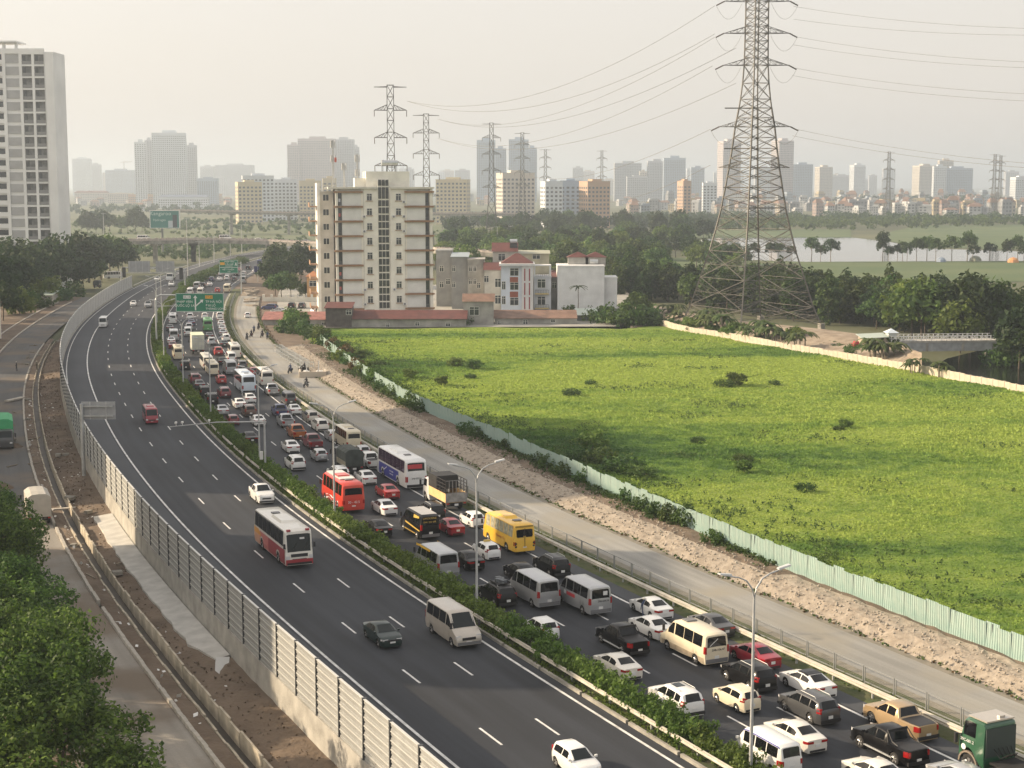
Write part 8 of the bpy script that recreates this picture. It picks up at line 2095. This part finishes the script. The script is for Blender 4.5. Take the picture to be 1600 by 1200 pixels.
for i in range(26): p = P(mr_.uniform(383, 401), mr_.uniform(452, 480), -.2); mound.cbox((p.x, p.y, -.2 + mr_.uniform(0, .3)), (mr_.uniform(.8, 2.6), mr_.uniform(1, 3), mr_.uniform(.3, .9)), mr_.uniform(0, 3))
tag(mound.obj('rubble_heap', rubble_m), kind='stuff')

# ------------------------------------------------------------ lorries and clutter on the side road
t = lorry('canvas', (-34, 634, 44, 716), 'grey tipper lorry with a bright green canopy on the side road', 'grey', away=False, dims=(8.6, 2.55, 3.7), z=-2.1)
for ch in t.children:
    if ch.name.startswith('canvas_cover'): ch.data.materials[0] = mat('green_canopy', (.06, .38, .16), .7, var=.1)
t = lorry('canvas', (34, 752, 82, 828), 'covered lorry with a pale grey canopy parked half under the leafy trees', 'silver', away=True, dims=(6.6, 2.3, 3.3), z=-2.1)
for ch in t.children:
    if ch.name.startswith('canvas_cover'): ch.data.materials[0] = mat('pale_canopy', (.40, .38, .34), .7, var=.12)
sl = MB(); sl.box(-2.2, 2.2, -.5, .5, 0, .25)
for (x, y, rz, lb) in [(100, 795, .4, 'broken pale plank lying across the ditch'), (24, 625, 1.3, 'pale concrete shape lying on the wet side road')]:
    o = inst('concrete_slab', sl.mesh('concrete_slab', mat('pale_kerb', (0, 0, 0))), None, P(x, y, -2.0), rz, (1, .5, .4) if 'plank' in lb else None); tag(o, lb, 'slab')
# litter and clods on the earth slope
rs = np.random.RandomState(44); n = 1500; s_ = rs.uniform(60, 330, n); d_ = rs.uniform(-19.2, -16.2, n)
k_ = (s_ > SLAB[1] + 2) | (d_ < -18.0) | (s_ < SLAB[0] - 1); s_, d_ = s_[k_], d_[k_]; n = len(s_)
C = np.array([tuple(at(a, b, -1.5 - .45 * (-16.2 - b) / 3.0 + .03)) for a, b in zip(s_, d_)])
tag(inst('loose_clods', quads_mesh('loose_clods', leaf_quads(rs, C, np.full(n, .08), 3, .1), [dirt])), kind='stuff')
n = 160; s_ = rs.uniform(60, 250, n); d_ = np.where(rs.uniform(size=n) < .5, rs.uniform(-19, -16.4, n), rs.uniform(-21.3, -20.4, n))
C = np.array([tuple(at(a, b, -1.85 if b < -20 else -1.48 - .45 * (-16.2 - b) / 3.0)) for a, b in zip(s_, d_)])
tag(inst('litter', quads_mesh('litter', leaf_quads(rs, C, np.full(n, .05), 1, .22, up=2), [plate_w])), kind='stuff')
# debris along the ditch and the side road
dr = random.Random(31)
for i in range(34):
    s_ = dr.uniform(120, 330); d0 = dr.choice([dr.uniform(-19.1, -17.2), dr.uniform(-21.3, -20.4), dr.uniform(-24, -22)])
    zb = -1.62 if d0 > -19.2 else -2.05; q = MB(); kind = dr.random()
    if kind < .5: q.cbox((0, 0, .05), (dr.uniform(1.2, 2.6), dr.uniform(.12, .25), .1), 0); nm, lb = 'timber_plank', 'weathered timber plank lying among the roadworks beside the ditch'
    else: q.cbox((0, 0, .12), (dr.uniform(.5, 1.1), dr.uniform(.4, .8), .3), 0); nm, lb = 'concrete_lump', 'broken concrete lump lying among the roadworks beside the ditch'
    o = q.obj(nm, mat('weathered_timber', (.24, .20, .155), .9, var=.3) if kind < .5 else concrete_dark, loc=at(s_, d0, zb), rz=dr.uniform(0, 3.1)); tag(o, lb, 'debris', 'debris of the roadworks')
for (s_, d0, r0) in ((215, -24.5, 1.6), (232, -27.5, 1.3), (168, -25.8, 1.5), (196, -23.2, 1.0), (255, -31.5, 2.0), (285, -32.0, 2.4)):
    q = MB(); n = 14; q.v.append((0, 0, r0 * .55))
    for ring_, k in ((.45, .38), (.8, .14), (1.1, -.05)):
        for i in range(n): a = 2 * math.pi * i / n; rr2 = r0 * ring_ * dr.uniform(.85, 1.15); q.v.append((rr2 * math.cos(a), rr2 * math.sin(a), r0 * k * dr.uniform(.8, 1.2)))
    for i in range(n): q.f.append((0, 1 + i, 1 + (i + 1) % n)); q.m.append(0)
    for j in range(2):
        for i in range(n): q.f.append((1 + j * n + i, 1 + (j + 1) * n + i, 1 + (j + 1) * n + (i + 1) % n, 1 + j * n + (i + 1) % n)); q.m.append(0)
    o = q.obj('earth_heap', dirt, loc=at(s_, d0, -2.1)); tag(o, 'rough heap of brown earth dumped along the side road', 'earth heap', 'earth heaps along the side road')
# huts below the tower
house('tin_hut', 28, 82, 461, 475, 6, grey2, 'low hut with a pale green tin roof among the trees below the tower', roof=('shed', mat('grey_green_tin', (0, 0, 0)), .8), z0=-2.3, Y=440)
house('edge_building', -90, -34, 345, 470, 14, wallmat('cream', (0, 0, 0)), 'cream building cut off at the frame edge below the tower', cat='building', z0=-2.3, Y=330, windows=[(-10, 380, 2, 2), (-10, 410, 2, 2)])
V('minibus', 'white', (168, 425, 186, 435), 'white bus parked under the trees behind the noise barrier end', z=-2.1, yaw=.4, far=True)
lorry('canvas', (143, 436, 161, 452), 'dark lorry parked on the side road behind the noise barrier', 'grey', dims=(5.0, 2.0, 2.6), z=-2.1)

# ------------------------------------------------------------ smog
hb = MB(); hb.box(-9100, 9100, -700, 16100, -3.8, 165)
hm = bpy.data.materials.new('haze'); hm.use_nodes = True; nt = hm.node_tree
nt.nodes.remove(nt.nodes['Principled BSDF']); pv = nt.nodes.new('ShaderNodeVolumePrincipled')
pv.inputs['Color'].default_value = (.78, .89, 1.0, 1); pv.inputs['Density'].default_value = .00022; pv.inputs['Anisotropy'].default_value = .35
nt.links.new(pv.outputs[0], nt.nodes['Material Output'].inputs['Volume'])
o = hb.obj('haze', hm); o['kind'] = 'stuff'
